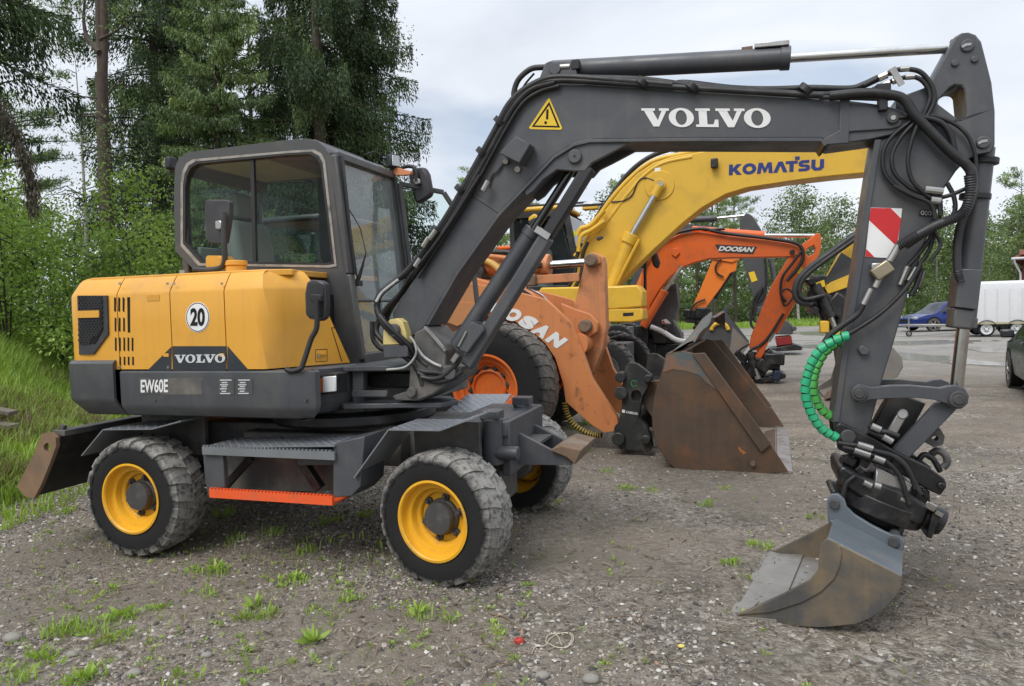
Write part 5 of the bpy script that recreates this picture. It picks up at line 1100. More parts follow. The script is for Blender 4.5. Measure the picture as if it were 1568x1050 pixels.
# red and white reflector board
w_ = MB().pp(V, YS0 - .004, YS0, [(1333, 317.5), (1381.5, 319), (1372, 395.5), (1325, 393)]).build("reflector_board", white_paint, stick)
MB().pp(V, YS0 - .005, YS0 - .004, [(1333.4, 318), (1364, 318.6), (1380, 334.5), (1373.3, 377), (1331, 337)]).build("reflector_stripe", red_refl, w_); MB().pp(V, YS0 - .005, YS0 - .004, [(1326.5, 381), (1339, 393.3), (1325.2, 392.7)]).build("reflector_stripe", red_refl, w_)
MB().pp(V, YS0 - .008, YS0, [(1408, 320), (1427, 321), (1427, 331), (1407, 330)]).build("data_plate", black_paint, stick, .002); lettering("lettering", V, "000", YS0 - .010, [(1410, 329), (1426, 330), (1410, 322)], steel, stick)
MB().pp(V, YS0 - .03, YS0 + .0, [(1313, 534), (1320, 528), (1332, 536), (1330, 543), (1318, 543)]).build("stick_boss", grey_paint, stick, .006)
# bucket cylinder down the back of the stick
yc = YB
bk = cylinder_ram(V, ex, yc, (1505, 226), (1475, 500), (1464, 600), .057, .032, grey_paint, pmat("dull_rod", (.45, .43, .40), .22, 1.0, dirt=(.2, .17, .13), da=.35, ds=9))
m = MB().pp(V, yc - .09, yc + .07, [(1470, 411), (1505, 413), (1497, 474), (1462, 470)]); m.build("rod_shield", grey_paint, bk, .004)
m = MB().pp(V, yc - .075, yc + .065, [(1462, 470), (1494, 474), (1490, 505), (1457, 502)]); m.build("cylinder_gland", grey_paint, bk, .012)
for u, v in ((1505, 247), (1493, 301)): 
    c = V.px(u, v, yc); d_ = (V.px(1475, 500, yc) - V.px(1505, 226, yc)).normalized(); MB().cyl(c - d_ * .016, c + d_ * .016, .074, n=20).build("hose_clamp", plastic_black, bk, .004)
MB().obox(V.px(1488, 301, yc - .08), (.04, .03, .035)).build("clamp_plate", steel, bk, .006)
# linkage
LK = [(1304, 602), (1307, 592), (1315, 588), (1324, 590), (1335, 593), (1365, 590), (1395, 590), (1440, 594), (1452, 591), (1466, 590), (1478, 595), (1484, 606), (1482, 618), (1472, 626), (1458, 626), (1450, 618), (1430, 612), (1406, 609), (1360, 610), (1332, 612), (1323, 617), (1312, 616)]
for y0, y1 in ((YS0 - .07, YS0 - .025), (YS1 + .025, YS1 + .07)):
    q = [V.px(u, v, YS0 - .07) for u, v in LK]; MB().prism([(p.x, y0, p.z) for p in q], [], (0, y1 - y0, 0)).build("link_arm", grey_paint, ex, .010)
for u, v, r in ((1315, 602, 13), (1466, 611, 15)):
    o_ = pin(V, u, v, YS0 - .07, r, YS0 - .095, YS0 - .06).build("link_pin", hub_grey, ex, .006); pin(V, u, v, YS0 - .07, r * .6, YS0 - .102, YS0 - .09).build("pin_cap", hub_grey, o_, .004); pin(V, u, v, YS0 - .07, r * .5, YS0 - .06, YS1 + .08).build("pin_shaft", steel, o_)
plate("bucket_link", YS0 - .02, YS0 + .03, [(1432, 619), (1448, 612), (1466, 626), (1392, 702), (1367, 690)], grey_paint); plate("bucket_link", YS1 - .03, YS1 + .02, [(1432, 619), (1448, 612), (1466, 626), (1392, 702), (1367, 690)], grey_paint)
plate("link_plate", YS1 - .12, YS1 - .02, [(1368, 600), (1418, 618), (1380, 688), (1330, 665), (1352, 624)], black_paint); 
m = MB(); m.beam(V.px(1382, 632, YB - .07), V.px(1364, 664, YB - .07), .03, .05); m.cyl(V.px(1382, 634, YB - .09), V.px(1382, 634, YB - .06), .028); m.build("lock_lever", steel, ex, .006)
plate("lifting_lug", YB - .03, YB + .03, [(1414, 676), (1440, 656), (1447, 668), (1444, 681), (1430, 685)], grey_dusty, holes=[[(1432 + 5 * math.cos(a), 671 + 4 * math.sin(a)) for a in [2*math.pi*i/14 for i in range(14)]]])
# ---- tiltrotator
tilt_black = pmat("tiltrotator_black", (.010, .010, .011), .38, var=.3, dirt=(.11, .10, .085), da=.55, ds=7, bump=.2)
up = [(1279, 652), (1286, 647), (1300, 652), (1330, 668), (1380, 695), (1420, 714), (1448, 734), (1450, 746), (1440, 759), (1425, 752), (1376, 724), (1345, 712), (1310, 700), (1283, 688)]
for y0, y1 in ((YB - .17, YB - .13), (YB + .13, YB + .17)):
    q = [V.px(u, v, YB - .17) for u, v in up]; MB().prism([(p.x, y0, p.z) for p in q], [], (0, y1 - y0, 0)).build("upper_hitch", tilt_black, ex, .008)
for u, v, r in ((1298, 668, 12), (1372, 708, 8), (1440, 743, 6)): pin(V, u, v, YB - .17, r, YB - .19, YB + .19).build("hitch_pin", hub_grey if r > 10 else tilt_black, ex, .005)
rot_ = [(1283, 722), (1287, 712), (1300, 716), (1322, 730), (1352, 742), (1390, 754), (1412, 768), (1420, 775), (1414, 800), (1405, 806), (1370, 792), (1330, 772), (1300, 752), (1285, 742)]
plate("rotor_housing", YB - .20, YB + .20, rot_, tilt_black, bevel=.02)
def tilt_body():
    c0 = V.px(1345, 768, YB); ax = (V.px(1360, 735, YB) - V.px(1340, 780, YB)).normalized(); m = MB()
    m.cyl(c0 - ax * .05, c0 + ax * .05, .235, n=40); m.cyl(c0 + ax * .05, c0 + ax * .12, .15, n=32); m.build("rotor_ring", tilt_black, ex, .008)
tilt_body()
plate("tilt_bracket", YB - .12, YB - .05, [(1290, 700), (1306, 698), (1316, 712), (1308, 738), (1290, 732), (1284, 716)], tilt_black); plate("tilt_bracket", YB - .14, YB - .02, [(1398, 765), (1410, 745), (1424, 752), (1425, 775), (1412, 790)], tilt_black)
m = MB().pp(V, YB - .16, YB + .10, [(1342, 716), (1360, 722), (1398, 742), (1386, 764), (1338, 748)]); m.build("valve_block", pmat("bright_aluminium", (.55, .55, .54), .28, .85, var=.06, dirt=(.2, .18, .15), da=.3), ex, .006)
MB().cyl(V.px(1338, 742, YB - .18), V.px(1348, 745, YB - .18), .024).build("valve_port", steel, ex); MB().cyl(V.px(1378, 762, YB - .18), V.px(1386, 766, YB - .18), .022).build("valve_port", steel, ex)
for u, v in ((1348, 750), (1356, 755), (1363, 759)): MB().cyl(V.px(u, v, YB - .18), V.px(u, v, YB - .15), .012, n=10).build("valve_plug", pmat("brown_fitting", (.16, .09, .06), .6), ex)
o_ = MB().cyl(V.px(1412, 786, YB - .02), V.px(1442, 800, YB - .02), .075, n=24).build("gripper_tube", tilt_black, ex, .008); plate("gripper_plate", YB - .12, YB + .08, [(1429, 782), (1442, 790), (1436, 802), (1427, 825), (1418, 822)], tilt_black); MB().beam(V.px(1432, 783, YB - .13), V.px(1443, 789, YB - .13), .02, .02).build("worn_edge", steel, ex)
hook = [(1421, 700, YB + .05), (1434, 690, YB + .02), (1447, 696, YB), (1450, 708, YB), (1443, 716, YB)]; hose(V, ex, hook, YB, .020, grey_dusty, "lifting_hook")
hose(V, ex, [(1405, 706, YB), (1415, 696, YB), (1428, 702, YB), (1440, 722, YB)], YB, .016, tilt_black)
for pts in ([(1283, 678), (1312, 682), (1340, 690), (1365, 697), (1385, 712), (1398, 734), (1410, 757)], [(1290, 684), (1330, 694), (1356, 706), (1376, 726), (1386, 752), (1392, 772)], [(1338, 690), (1372, 700), (1392, 722), (1402, 748)], [(1310, 728), (1296, 740), (1290, 760), (1282, 764)], [(1330, 652), (1345, 660), (1360, 662), (1376, 668)], [(1330, 660), (1350, 668), (1368, 674)]): run(pts, .014, YB - .21)
for a, b in (((1313, 680), (1336, 687)), ((1308, 689), (1332, 697)), ((1338, 700), (1354, 706)), ((1334, 652), (1348, 658)), ((1352, 668), (1366, 676)), ((1322, 738), (1334, 744))): MB().cyl(V.px(*a, YB - .225), V.px(*b, YB - .225), .018, n=10).build("hose_fitting", steel, ex)
rg_ = random.Random(4)
for i in range(16):
    u, v = rg_.uniform(1295, 1330), rg_.uniform(700, 745)
    if i > 7: u, v = rg_.uniform(1380, 1425), rg_.uniform(735, 785)
    MB().obox(V.px(u, v, YB - .17 + rg_.uniform(0, .12)), (rg_.uniform(.02, .06), .05, rg_.uniform(.02, .05)), Matrix.Rotation(rg_.uniform(-.8, .8), 3, 'Y')).build("fitting_block", tilt_black if i % 4 else steel, ex, .005)
# ---- hoses on the stick
sy = YS0 - .035
run([(1322, 131), (1346, 119), (1362, 112), (1372, 107), (1395, 106), (1412, 112), (1427, 132), (1430, 155), (1420, 178)], .013, sy); run([(1325, 143), (1342, 134), (1366, 124), (1388, 118), (1405, 119), (1418, 130), (1424, 150), (1414, 176)], .012, sy)
run([(1270, 147), (1330, 142), (1370, 146), (1386, 154), (1400, 175), (1424, 200), (1455, 232), (1480, 252), (1488, 270), (1483, 310), (1468, 330), (1430, 346), (1385, 375)], .026, sy - .03)
run([(1376, 180), (1420, 176), (1455, 186), (1480, 205), (1492, 232), (1494, 258), (1488, 275)], .010, sy); run([(1405, 178), (1438, 186), (1455, 205), (1462, 235)], .016, sy)
for k, P in enumerate(([(1398, 183), (1370, 205), (1354, 228), (1352, 255), (1362, 276), (1385, 294), (1415, 305), (1450, 300), (1480, 288)], [(1402, 186), (1380, 210), (1366, 238), (1370, 265), (1395, 288), (1425, 300), (1440, 302)], [(1406, 188), (1396, 215), (1390, 245), (1396, 275), (1415, 295), (1436, 312), (1440, 330)], [(1368, 284), (1395, 298), (1425, 312), (1432, 335)])): run(P, .011, sy - .012 * k)
run([(1440, 300), (1440, 330), (1426, 345), (1434, 360), (1440, 375), (1425, 400)], .009, sy); run([(1450, 280), (1460, 300), (1462, 322), (1450, 340), (1420, 356)], .012, sy)
for a, b, r in (((1345, 120), (1358, 114), .020), ((1362, 112), (1371, 108), .017), ((1348, 134), (1362, 127), .020), ((1366, 125), (1376, 121), .017), ((1378, 106), (1392, 105), .015), ((1386, 118), (1400, 117), .015)): MB().cyl(V.px(*a, sy - .012), V.px(*b, sy - .012), r, n=8).build('hose_fitting', steel, ex)
MB().beam(V.px(1366, 104, sy - .03), V.px(1381, 130, sy - .03), .012, .03).build('hose_bracket', steel, ex); MB().obox(V.px(1352, 136, sy - .01), (.07, .05, .05)).build('hose_bracket', plastic_black, ex, .006); MB().obox(V.px(1351, 153, sy), (.045, .06, .12)).build('hose_bracket', plastic_black, ex, .006)
m = MB()
for a, b in (((1416, 290), (1444, 293)), ((1425, 306), (1440, 308))): m.cyl(V.px(*a, sy - .03), V.px(*b, sy - .03), .020, n=10)
m.build("hose_coupling", steel, ex)
ribbed = pmat("ribbed_sleeve", (.03, .03, .032), .5, var=.2)
def sleeve(pts, r, y, pitch=.016):
    P = spline([V.px(p[0], p[1], p[2] if len(p) > 2 else y) for p in pts], 14); rs = [r * (1 + .09 * (-1) ** i) for i in range(len(P))]; return MB().tube(P, rs, 10).build("hose_sleeve", ribbed, ex, ang=60)
sleeve([(1484, 268), (1486, 295), (1478, 322), (1460, 334), (1430, 346), (1400, 362), (1376, 376)], .024, sy - .04); sleeve([(1490, 262), (1490, 300), (1474, 335), (1466, 370), (1466, 412), (1470, 430)], .021, yc - .09)
for a, b, r in (((1376, 376), (1362, 400), .020), ((1356, 408), (1340, 440), .018), ((1334, 442), (1322, 466), .016)): MB().cyl(V.px(*a, sy - .02), V.px(*b, sy - .02), r, n=12).build("hose_fitting", steel, ex)
m = MB(); m.obox(V.px(1350, 414, sy - .01), (.10, .07, .07), Matrix.Rotation(R(-35), 3, 'Y')); m.build("check_valve", pmat("brass_fitting", (.36, .31, .22), .4, .8, dirt=(.1, .08, .06), da=.5), ex, .008)
MB().obox(V.px(1341, 410, sy), (.05, .06, .05)).build("check_valve", steel, ex, .006)
for a, b in (((1390, 408), (1378, 436)), ((1404, 410), (1392, 430)), ((1413, 415), (1404, 438))): MB().cyl(V.px(*a, sy + .02), V.px(*b, sy + .02), .016, n=10).build("quick_coupling", steel, ex)
run([(1390, 408), (1410, 385), (1425, 362), (1430, 335)], .011, sy + .02); run([(1404, 410), (1420, 388), (1428, 366), (1432, 340)], .011, sy + .03)
run([(1322, 466), (1312, 482), (1290, 498), (1272, 512), (1262, 525)], .017, sy - .02); run([(1410, 405), (1388, 440), (1350, 478), (1310, 505), (1280, 522)], .012, sy - .02); run([(1400, 444), (1395, 452), (1402, 440), (1412, 410)], .014, sy)
green_a = pmat("green_spiral_wrap", (.022, .36, .165), .4, var=.12, dirt=(.1, .12, .08), da=.25); green_b = pmat("light_green_spiral_wrap", (.10, .46, .10), .4, var=.12, dirt=(.1, .12, .08), da=.25)
def wrap(pts, r, mat, y):
    P = spline([V.px(p[0], p[1], p[2] if len(p) > 2 else y) for p in pts], 8)
    core = MB().tube(P, r * .82, 8).build("hose", rubber_hose, ex, ang=60)
    acc = 0; L_ = [0]
    for a, b in zip(P, P[1:]): acc += (b - a).length; L_.append(acc)
    def at(s):
        i = max(1, next((k for k in range(1, len(P)) if L_[k] >= s), len(P) - 1)); t = (s - L_[i-1]) / max(1e-9, L_[i] - L_[i-1]); return P[i-1].lerp(P[i], min(1, t))
    s = 0; st = .040; rj = random.Random(5); m = MB()
    while s < acc - st:
        st = .034 + .012 * rj.random(); a, b = at(s + .002), at(s + st - .005); d = (b - a).normalized(); sk = d.cross(Vector((0, 1, 0))) * .003; m.tube([a + sk, a * .5 + b * .5, b - sk], [r * .985, r, r * .985], 12); s += st
    m.build("spiral_wrap", mat, core, ang=40, fix=False)
wrap([(1300, 513), (1276, 522), (1252, 540), (1238, 568), (1233, 600), (1242, 632), (1260, 658), (1286, 672)], .026, green_a, YS0 - .07)
wrap([(1302, 514), (1284, 524), (1262, 540), (1248, 570), (1246, 598), (1256, 624), (1270, 636), (1288, 643)], .026, green_b, YB)
# ---- digging bucket
BK = Frame(1.15, 3.70, 29); WB = 1.05
steel_blue = pmat("blue_grey_bucket_paint", (.125, .145, .165), .45, .2, var=.18, vs=6, dirt=(.22, .19, .15), da=.5, ds=5, streak=.3, bump=.1)
bucket_mud = pmat("muddy_bucket_steel", (.095, .094, .090), .55, .3, var=.55, vs=4, dirt=(.24, .175, .10), da=.95, ds=4, dt=(.42, .66), streak=.4, bump=.35, bs=40)
bucket_in = pmat("scoured_bucket_steel", (.27, .26, .245), .5, .35, var=.2, vs=6, dirt=(.13, .105, .075), da=.8, ds=4, streak=.4, bump=.25, bs=50)
IB = BK.I @ V.M
def bb(mb, name, mat, par, bevel=.004, ang=35):
    """Bucket pieces are shaped in the bucket's own frame, then carried into the excavator's."""
    mb.xf(V.I @ BK.M); return mb.build(name, mat, par, bevel, ang=ang)
prof = [(1126, 941), (1164, 950), (1212, 957), (1260, 959), (1308, 953), (1340, 938), (1364, 915), (1379, 888), (1379, 882), (1340, 862), (1300, 842), (1267, 825)]
Q = spline([BK.px(u, v, 0) for u, v in prof[:9]], 4) + [BK.px(u, v, 0) for u, v in prof[9:]]
rows = [[Vector((p.x, 0.0, p.z)), Vector((p.x, WB, p.z))] for p in Q]
def offs(Q, d):
    o = []
    for i, p in enumerate(Q):
        t = (Q[min(i+1, len(Q)-1)] - Q[max(i-1, 0)]).normalized(); o.append(Vector((p.x - t.z * d, 0, p.z + t.x * d)))
    return o
Qi = offs(Q, .014); 
m = MB(); m.prism([(p.x, .004, p.z) for p in Q] + [(p.x, .004, p.z) for p in reversed(Qi)], [], (0, WB - .008, 0)); bucket = bb(m, "bucket", bucket_in, ex, .0)
SIDE = [(1266, 824), (1300, 841), (1340, 861), (1381, 882), (1380, 900), (1372, 914), (1357, 931), (1335, 946), (1310, 956), (1260, 961), (1212, 959), (1164, 952), (1124, 943), (1140, 936), (1200, 909), (1240, 888), (1252, 874), (1256, 858), (1256, 834)]
for y0, y1 in ((-.016, .004), (WB - .004, WB + .016)):
    q = [BK.px(u, v, -.016) for u, v in SIDE]; bb(MB().prism([(p.x, y0, p.z) for p in q], [], (0, y1 - y0, 0)), "side_plate", bucket_mud, bucket, .004)
bb(MB().pp(BK, -.026, -.016, [(1256, 834), (1266, 824), (1284, 833), (1289, 848), (1286, 868), (1278, 886), (1258, 906), (1230, 922), (1180, 938), (1128, 942), (1145, 935), (1200, 909), (1240, 888), (1252, 874)]), "wear_plate", bucket_mud, bucket, .004)
c0 = BK.px(1125, 942, 0); c1 = BK.px(1190, 953, 0); bb(MB().prism([(c0.x - .03, -.02, c0.z - .012), (c0.x - .03, -.02, c0.z + .004), (c1.x, -.02, c1.z + .022), (c1.x, -.02, c1.z - .004)], [], (0, WB + .04, 0)), "cutting_edge", bucket_in, bucket, .003)
# top sheet and bracket ears
t0, t1 = BK.px(1267, 825, 0), BK.px(1380, 883, 0); d_ = (t1 - t0).normalized(); n_ = Vector((-d_.z, 0, d_.x)); n_ = n_ if n_.z > 0 else -n_
m = MB(); m.prism([t0 + n_ * .012 + Vector((0, -.01, 0)), t1 + n_ * .012 + Vector((0, -.01, 0)), t1 + Vector((0, -.01, 0)), t0 + Vector((0, -.01, 0))], [], (0, WB + .02, 0)); bb(m, "top_sheet", steel_blue, bucket, .003)
EAR = [(1268, 800), (1266, 766), (1272, 757), (1284, 757), (1293, 765), (1296, 776), (1308, 788), (1334, 804), (1356, 815), (1368, 820), (1380, 822), (1386, 830), (1384, 840), (1375, 858), (1360, 850), (1300, 818)]
for y0 in (WB / 2 - .17, WB / 2 + .14):
    q = [BK.px(u, v, WB / 2 - .17) for u, v in EAR]; bb(MB().prism([(p.x, y0, p.z) for p in q], [], (0, .03, 0)), "bracket_ear", steel_blue, bucket, .005)
m = MB(); f0, f1 = BK.px(1272, 796, WB / 2 - .20), BK.px(1380, 850, WB / 2 - .20); m.prism([f0, f1, f1 - Vector((0, 0, .02)), f0 - Vector((0, 0, .02))], [], (0, .40, 0)); bb(m, "bracket_base", steel_blue, bucket, .004)
for u, v, r in ((1278, 771, 8), (1369, 829, 9)): bb(pin(BK, u, v, WB / 2 - .17, r, WB / 2 - .19, WB / 2 + .19), "bracket_pin", hub_grey, bucket, .004)
q = [V.px(u, v, YB - .17) for u, v in [(1272, 756), (1278, 752), (1292, 757), (1300, 765), (1330, 780), (1380, 805), (1376, 822), (1340, 806), (1300, 782), (1282, 772)]]
MB().prism([(p.x, YB - .13, p.z) for p in q], [], (0, .26, 0)).build("lower_hitch", tilt_black, ex, .01)
# ================================================================ THE ORANGE WHEEL LOADER BEHIND
LF = Frame(.1075, 9.075, 20)
ld = thing("wheel_loader", LF.M, "faded orange wheel loader with a brown rusty bucket lowered to the gravel", "wheel loader")
lor = pmat("faded_orange_paint", (.56, .205, .072), .5, var=.16, vs=1.6, dirt=(.13, .07, .045), da=.9, ds=8, dt=(.60, .72), streak=.25, bump=.06)
lor2 = pmat("bright_orange_paint", (.72, .155, .025), .45, var=.1, dirt=(.25, .12, .06), da=.5, ds=5, streak=.2)
ltyre = tyre_mat("loader_tyre", .66, .75, (.23, .215, .19), .8)
for X in (0, -2.9):
    for sd in (-1, 1): wheel(ld, (X, sd * .99, .75), 0, .75, .52, .37, ltyre, lor2, lor2, near=sd, lugs=34, nuts=12, dish=.085, hubr=.50, hubl=-.088, lug_h=.012)
def lp(name, y0, y1, o, mat=lor, holes=(), bevel=.01, par=ld): return MB().pp(LF, y0, y1, o, holes).build(name, mat, par, bevel)
m = MB(); m.cyl((0, -.8, .75), (0, .8, .75), .16); m.cyl((-2.9, -.8, .75), (-2.9, .8, .75), .16); m.box((-4.3, -.45, .65), (.3, .45, 1.15)); m.build("chassis_frame", black_paint, ld, .02)
lp("loader_tower", -.55, .55, [(650, 512), (677, 469), (713, 421), (765, 436), (800, 470), (790, 520), (720, 540)], lor)
lp("tower_side", -.70, -.55, [(664, 486), (678, 469), (700, 462), (747, 466), (750, 478), (700, 500)], lor)
st = MB().pp(LF, -.555, -.55, [(712, 432), (735, 438), (730, 455), (706, 450)]).build("safety_sticker", pmat("sticker_tan", (.55, .36, .13), .5), ld)
MB().pp(LF, -.559, -.555, [(714.5, 437), (721, 446.5), (708, 444.5)], [[(714.3, 439.2), (718.8, 445.4), (710, 444)]]).build("sticker_print", vent_black, st); MB().pp(LF, -.559, -.555, [(723, 441), (726, 440.5), (728, 449), (732, 452), (725, 452), (722, 450)]).build("sticker_print", vent_black, st)
ARM = [(672, 455), (713, 432), (760, 440), (789, 446), (835, 458), (872, 492), (886, 522), (905, 578), (926, 611), (945, 639), (947, 652), (940, 660), (924, 662), (905, 650), (866, 615), (862, 587), (850, 548), (835, 526), (812, 505), (786, 491), (756, 484), (720, 482), (680, 484)]
for y0, y1 in ((-.68, -.58), (.50, .60)):
    q = [LF.px(u, v, -.68) for u, v in ARM]; MB().prism([(p.x, y0, p.z) for p in q], [], (0, y1 - y0, 0)).build("lift_arm", lor, ld, .014)
m = MB(); a = LF.px(880, 528, -.68); m.cyl((a.x, -.6, a.z), (a.x, .55, a.z), .13, n=24); m.build("cross_tube", lor, ld)
lug = [(858, 464), (878, 472), (903, 480), (916, 494), (914, 508), (902, 516), (881, 528), (868, 500)]
for y0 in (-.42, .16): q = [LF.px(u, v, -.42) for u, v in lug]; MB().prism([(p.x, y0, p.z) for p in q], [], (0, .08, 0)).build("crank_lug", lor, ld, .01)
CR = [(893, 412), (895, 399), (904, 389), (914, 388), (923, 393), (925.5, 403), (928.5, 500), (923, 534), (908, 575), (902, 574), (885, 530), (878, 498), (878, 472), (886, 440)]
lp("bell_crank", -.30, -.14, CR, pmat("weathered_orange", (.52, .21, .085), .6, var=.2, dirt=(.10, .07, .05), da=.7, ds=6, streak=.5))
pin(LF, 897.5, 499, -.42, 10, -.50, .32).build("crank_pin", rust, ld, .02); pin(LF, 906.5, 398.5, -.30, 10, -.40, .0).build("crank_pin", rust, ld, .02)
lp("crank_pin_guard", -.34, -.31, [(897, 402), (898, 390), (907, 385), (917, 390), (920, 402), (908, 408)], lor)
cylinder_ram(LF, ld, -.22, (736, 408), (838, 406), (898, 402), .112, .050, lor); MB().cyl(LF.px(832, 406, -.22), LF.px(842, 406, -.22), .135, n=24).build("cylinder_gland", lor, ld, .01)
m = MB(); c = LF.px(731, 418, -.30); m.cyl((c.x, -.42, c.z), (c.x, -.02, c.z), .13); m.build("cylinder_pivot", black_paint, ld, .02)
for L_, r, mt in (([(733, 396), (750, 401), (764, 412), (772, 425)], .045, pmat("yellow_hose", (.60, .36, .10), .6)), ([(735, 390), (760, 393), (800, 398), (826, 398)], .035, lor), ([(730, 398), (742, 388), (775, 386), (800, 392)], .030, rubber_hose), ([(793, 440), (820, 458), (845, 478)], .020, rubber_hose), ([(806, 440), (830, 452), (846, 470)], .016, steel)): hose(LF, ld, L_, -.36, r, mt)
MB().beam(LF.px(805, 429, -.36), LF.px(887, 424, -.36), .04, .10).build("kickout_rod", pmat("weathered_orange", (0, 0, 0)), ld, .006); MB().obox(LF.px(812, 429, -.38), (.16, .1, .14)).build("kickout_sensor", rust, ld, .015)
MB().obox(LF.px(824, 406, -.36), (.10, .06, .06)).build("port_block", plastic_black, ld, .01)
for ch, (u, v), an in zip("DOOSAN", ((741, 464), (763.5, 472.5), (785.5, 482), (809, 493.5), (830, 506), (852, 520.5)), (19, 22, 24, 28, 31, 34)):
    w_, h_ = 23, 26; ca, sa = math.cos(R(an)), math.sin(R(an)); up_ = (.28 * ca + .80 * sa, .28 * sa - .80 * ca); o_ = (u - ca * w_ / 2 - up_[0] * h_ / 2, v - sa * w_ / 2 - up_[1] * h_ / 2)
    lettering("lettering", LF, ch, -.684, [o_, (o_[0] + ca * w_, o_[1] + sa * w_), (o_[0] + up_[0] * h_, o_[1] + up_[1] * h_)], letter_white, ld, bold=.08)
# coupler
cpl = pmat("coupler_black_paint", (.022, .023, .023), .5, var=.3, dirt=(.13, .12, .10), da=.5, ds=5, bump=.1)
CP = [(958, 560), (963, 555), (975, 557), (985, 564), (998, 575), (993, 590), (984, 606), (980, 625), (978, 640), (990, 652), (996, 668), (999, 684), (996, 690), (950, 688), (942, 676), (940, 664), (946, 650), (952, 624), (953, 590)]
h_ = [(974 + 8 * math.cos(a), 606 + 9 * math.sin(a)) for a in [2*math.pi*i/16 for i in range(16)]]
for y0 in (-.80, .70): q = [LF.px(u, v, -.80) for u, v in CP]; hh = [LF.px(u, v, -.80) for u, v in h_]; MB().prism([(p.x, y0, p.z) for p in q], [[(p.x, y0, p.z) for p in hh]], (0, .10, 0)).build("coupler_plate", cpl, ld, .012)
m = MB(); 
for u, v, r in ((974, 606, .075), (951, 660, .09)): c = LF.px(u, v, -.8); m.cyl((c.x, -.74, c.z), (c.x, .75, c.z), r)
m.build("coupler_shaft", black_paint, ld)
for u, v, r in ((951, 577, 8), (993, 579, 6), (948, 671, 10), (990, 672, 7), (952, 601, 10)): pin(LF, u, v, -.8, r, -.86, -.70).build("coupler_pin", cpl, ld, .01)
MB().pp(LF, -.803, -.80, [(952.5, 627), (957, 627.5), (957, 632), (952.5, 631.5)]).build("coupler_badge", letter_white, ld); lettering("lettering", LF, "CABRON", -.803, [(958.5, 632.2), (976, 635.4), (959, 628.6)], letter_white, ld, bold=.02)
m = MB().pp(LF, -.803, -.80, [(971 + 5.5 * math.cos(a), 587 + 5.5 * math.sin(a)) for a in [.5 + 5.2*i/16 for i in range(17)]] + [(971 + 3.8 * math.cos(a), 587 + 3.8 * math.sin(a)) for a in [.5 + 5.2*i/16 for i in reversed(range(17))]]); m.build("sprayed_mark", pmat("green_spray", (.02, .16, .06), .7), ld)
# the loader's bucket
bk_rust = pmat("rusty_bucket_steel", (.085, .058, .040), .6, .15, var=.5, vs=2.2, dirt=(.19, .085, .035), da=.85, ds=2.6, dt=(.47, .68), streak=.4, bump=.3, bs=40)
bk_top = pmat("worn_bluegrey_bucket", (.095, .11, .11), .6, var=.3, vs=4, dirt=(.24, .105, .04), da=.9, ds=4, dt=(.48, .6), streak=.4, bump=.3, bs=30)
YBk = 1.30
BP = [(1045, 537), (1020, 541), (1014, 567), (1003, 600), (998, 634), (999, 655), (1005, 678), (1018, 700), (1034, 718), (1056, 726), (1110, 727), (1160, 726), (1192, 724)]
Qb = [LF.px(u, v, -YBk) for u, v in BP]; Qin = offs(Qb, -.03) if offs(Qb, .03)[5].x < Qb[5].x else offs(Qb, .03)
lb = MB().prism([(p.x, -YBk + .01, p.z) for p in Qb] + [(p.x, -YBk + .01, p.z) for p in reversed(Qin)], [], (0, 2 * YBk - .02, 0)).build("bucket", bk_rust, ld, .006)
SB = [(1020, 541), (1045, 537), (1060, 540), (1110, 600), (1172, 680), (1181, 681), (1207, 722), (1160, 727), (1110, 728), (1056, 727), (1034, 719), (1018, 701), (1005, 679), (999, 656), (998, 634), (1003, 600), (1014, 567)]
for y0, y1 in ((-YBk - .02, -YBk + .01), (YBk - .01, YBk + .02)):
    q = [LF.px(u, v, -YBk - .02) for u, v in SB]; MB().prism([(p.x, y0, p.z) for p in q], [], (0, y1 - y0, 0)).build("side_plate", bk_rust, lb, .006)
top_z = LF.px(1030, 560, -YBk).z
q = [LF.px(u, v, -YBk - .03) for u, v in [(1021, 543), (1045, 538), (1060, 541), (1106, 603), (1090, 592), (1070, 574), (1050, 568), (1030, 565), (1015, 570)]]; MB().prism([(p.x, -YBk - .024, p.z) for p in q], [], (0, .006, 0)).build("scuffed_patch", bk_top, lb)
for y0 in (-YBk - .05, YBk + .02): q = [LF.px(u, v, -YBk - .05) for u, v in [(1060, 541), (1079, 540), (1181, 680), (1166, 693)]]; MB().prism([(p.x, y0, p.z) for p in q], [], (0, .03, 0)).build("side_cutter", bk_rust, lb, .006)
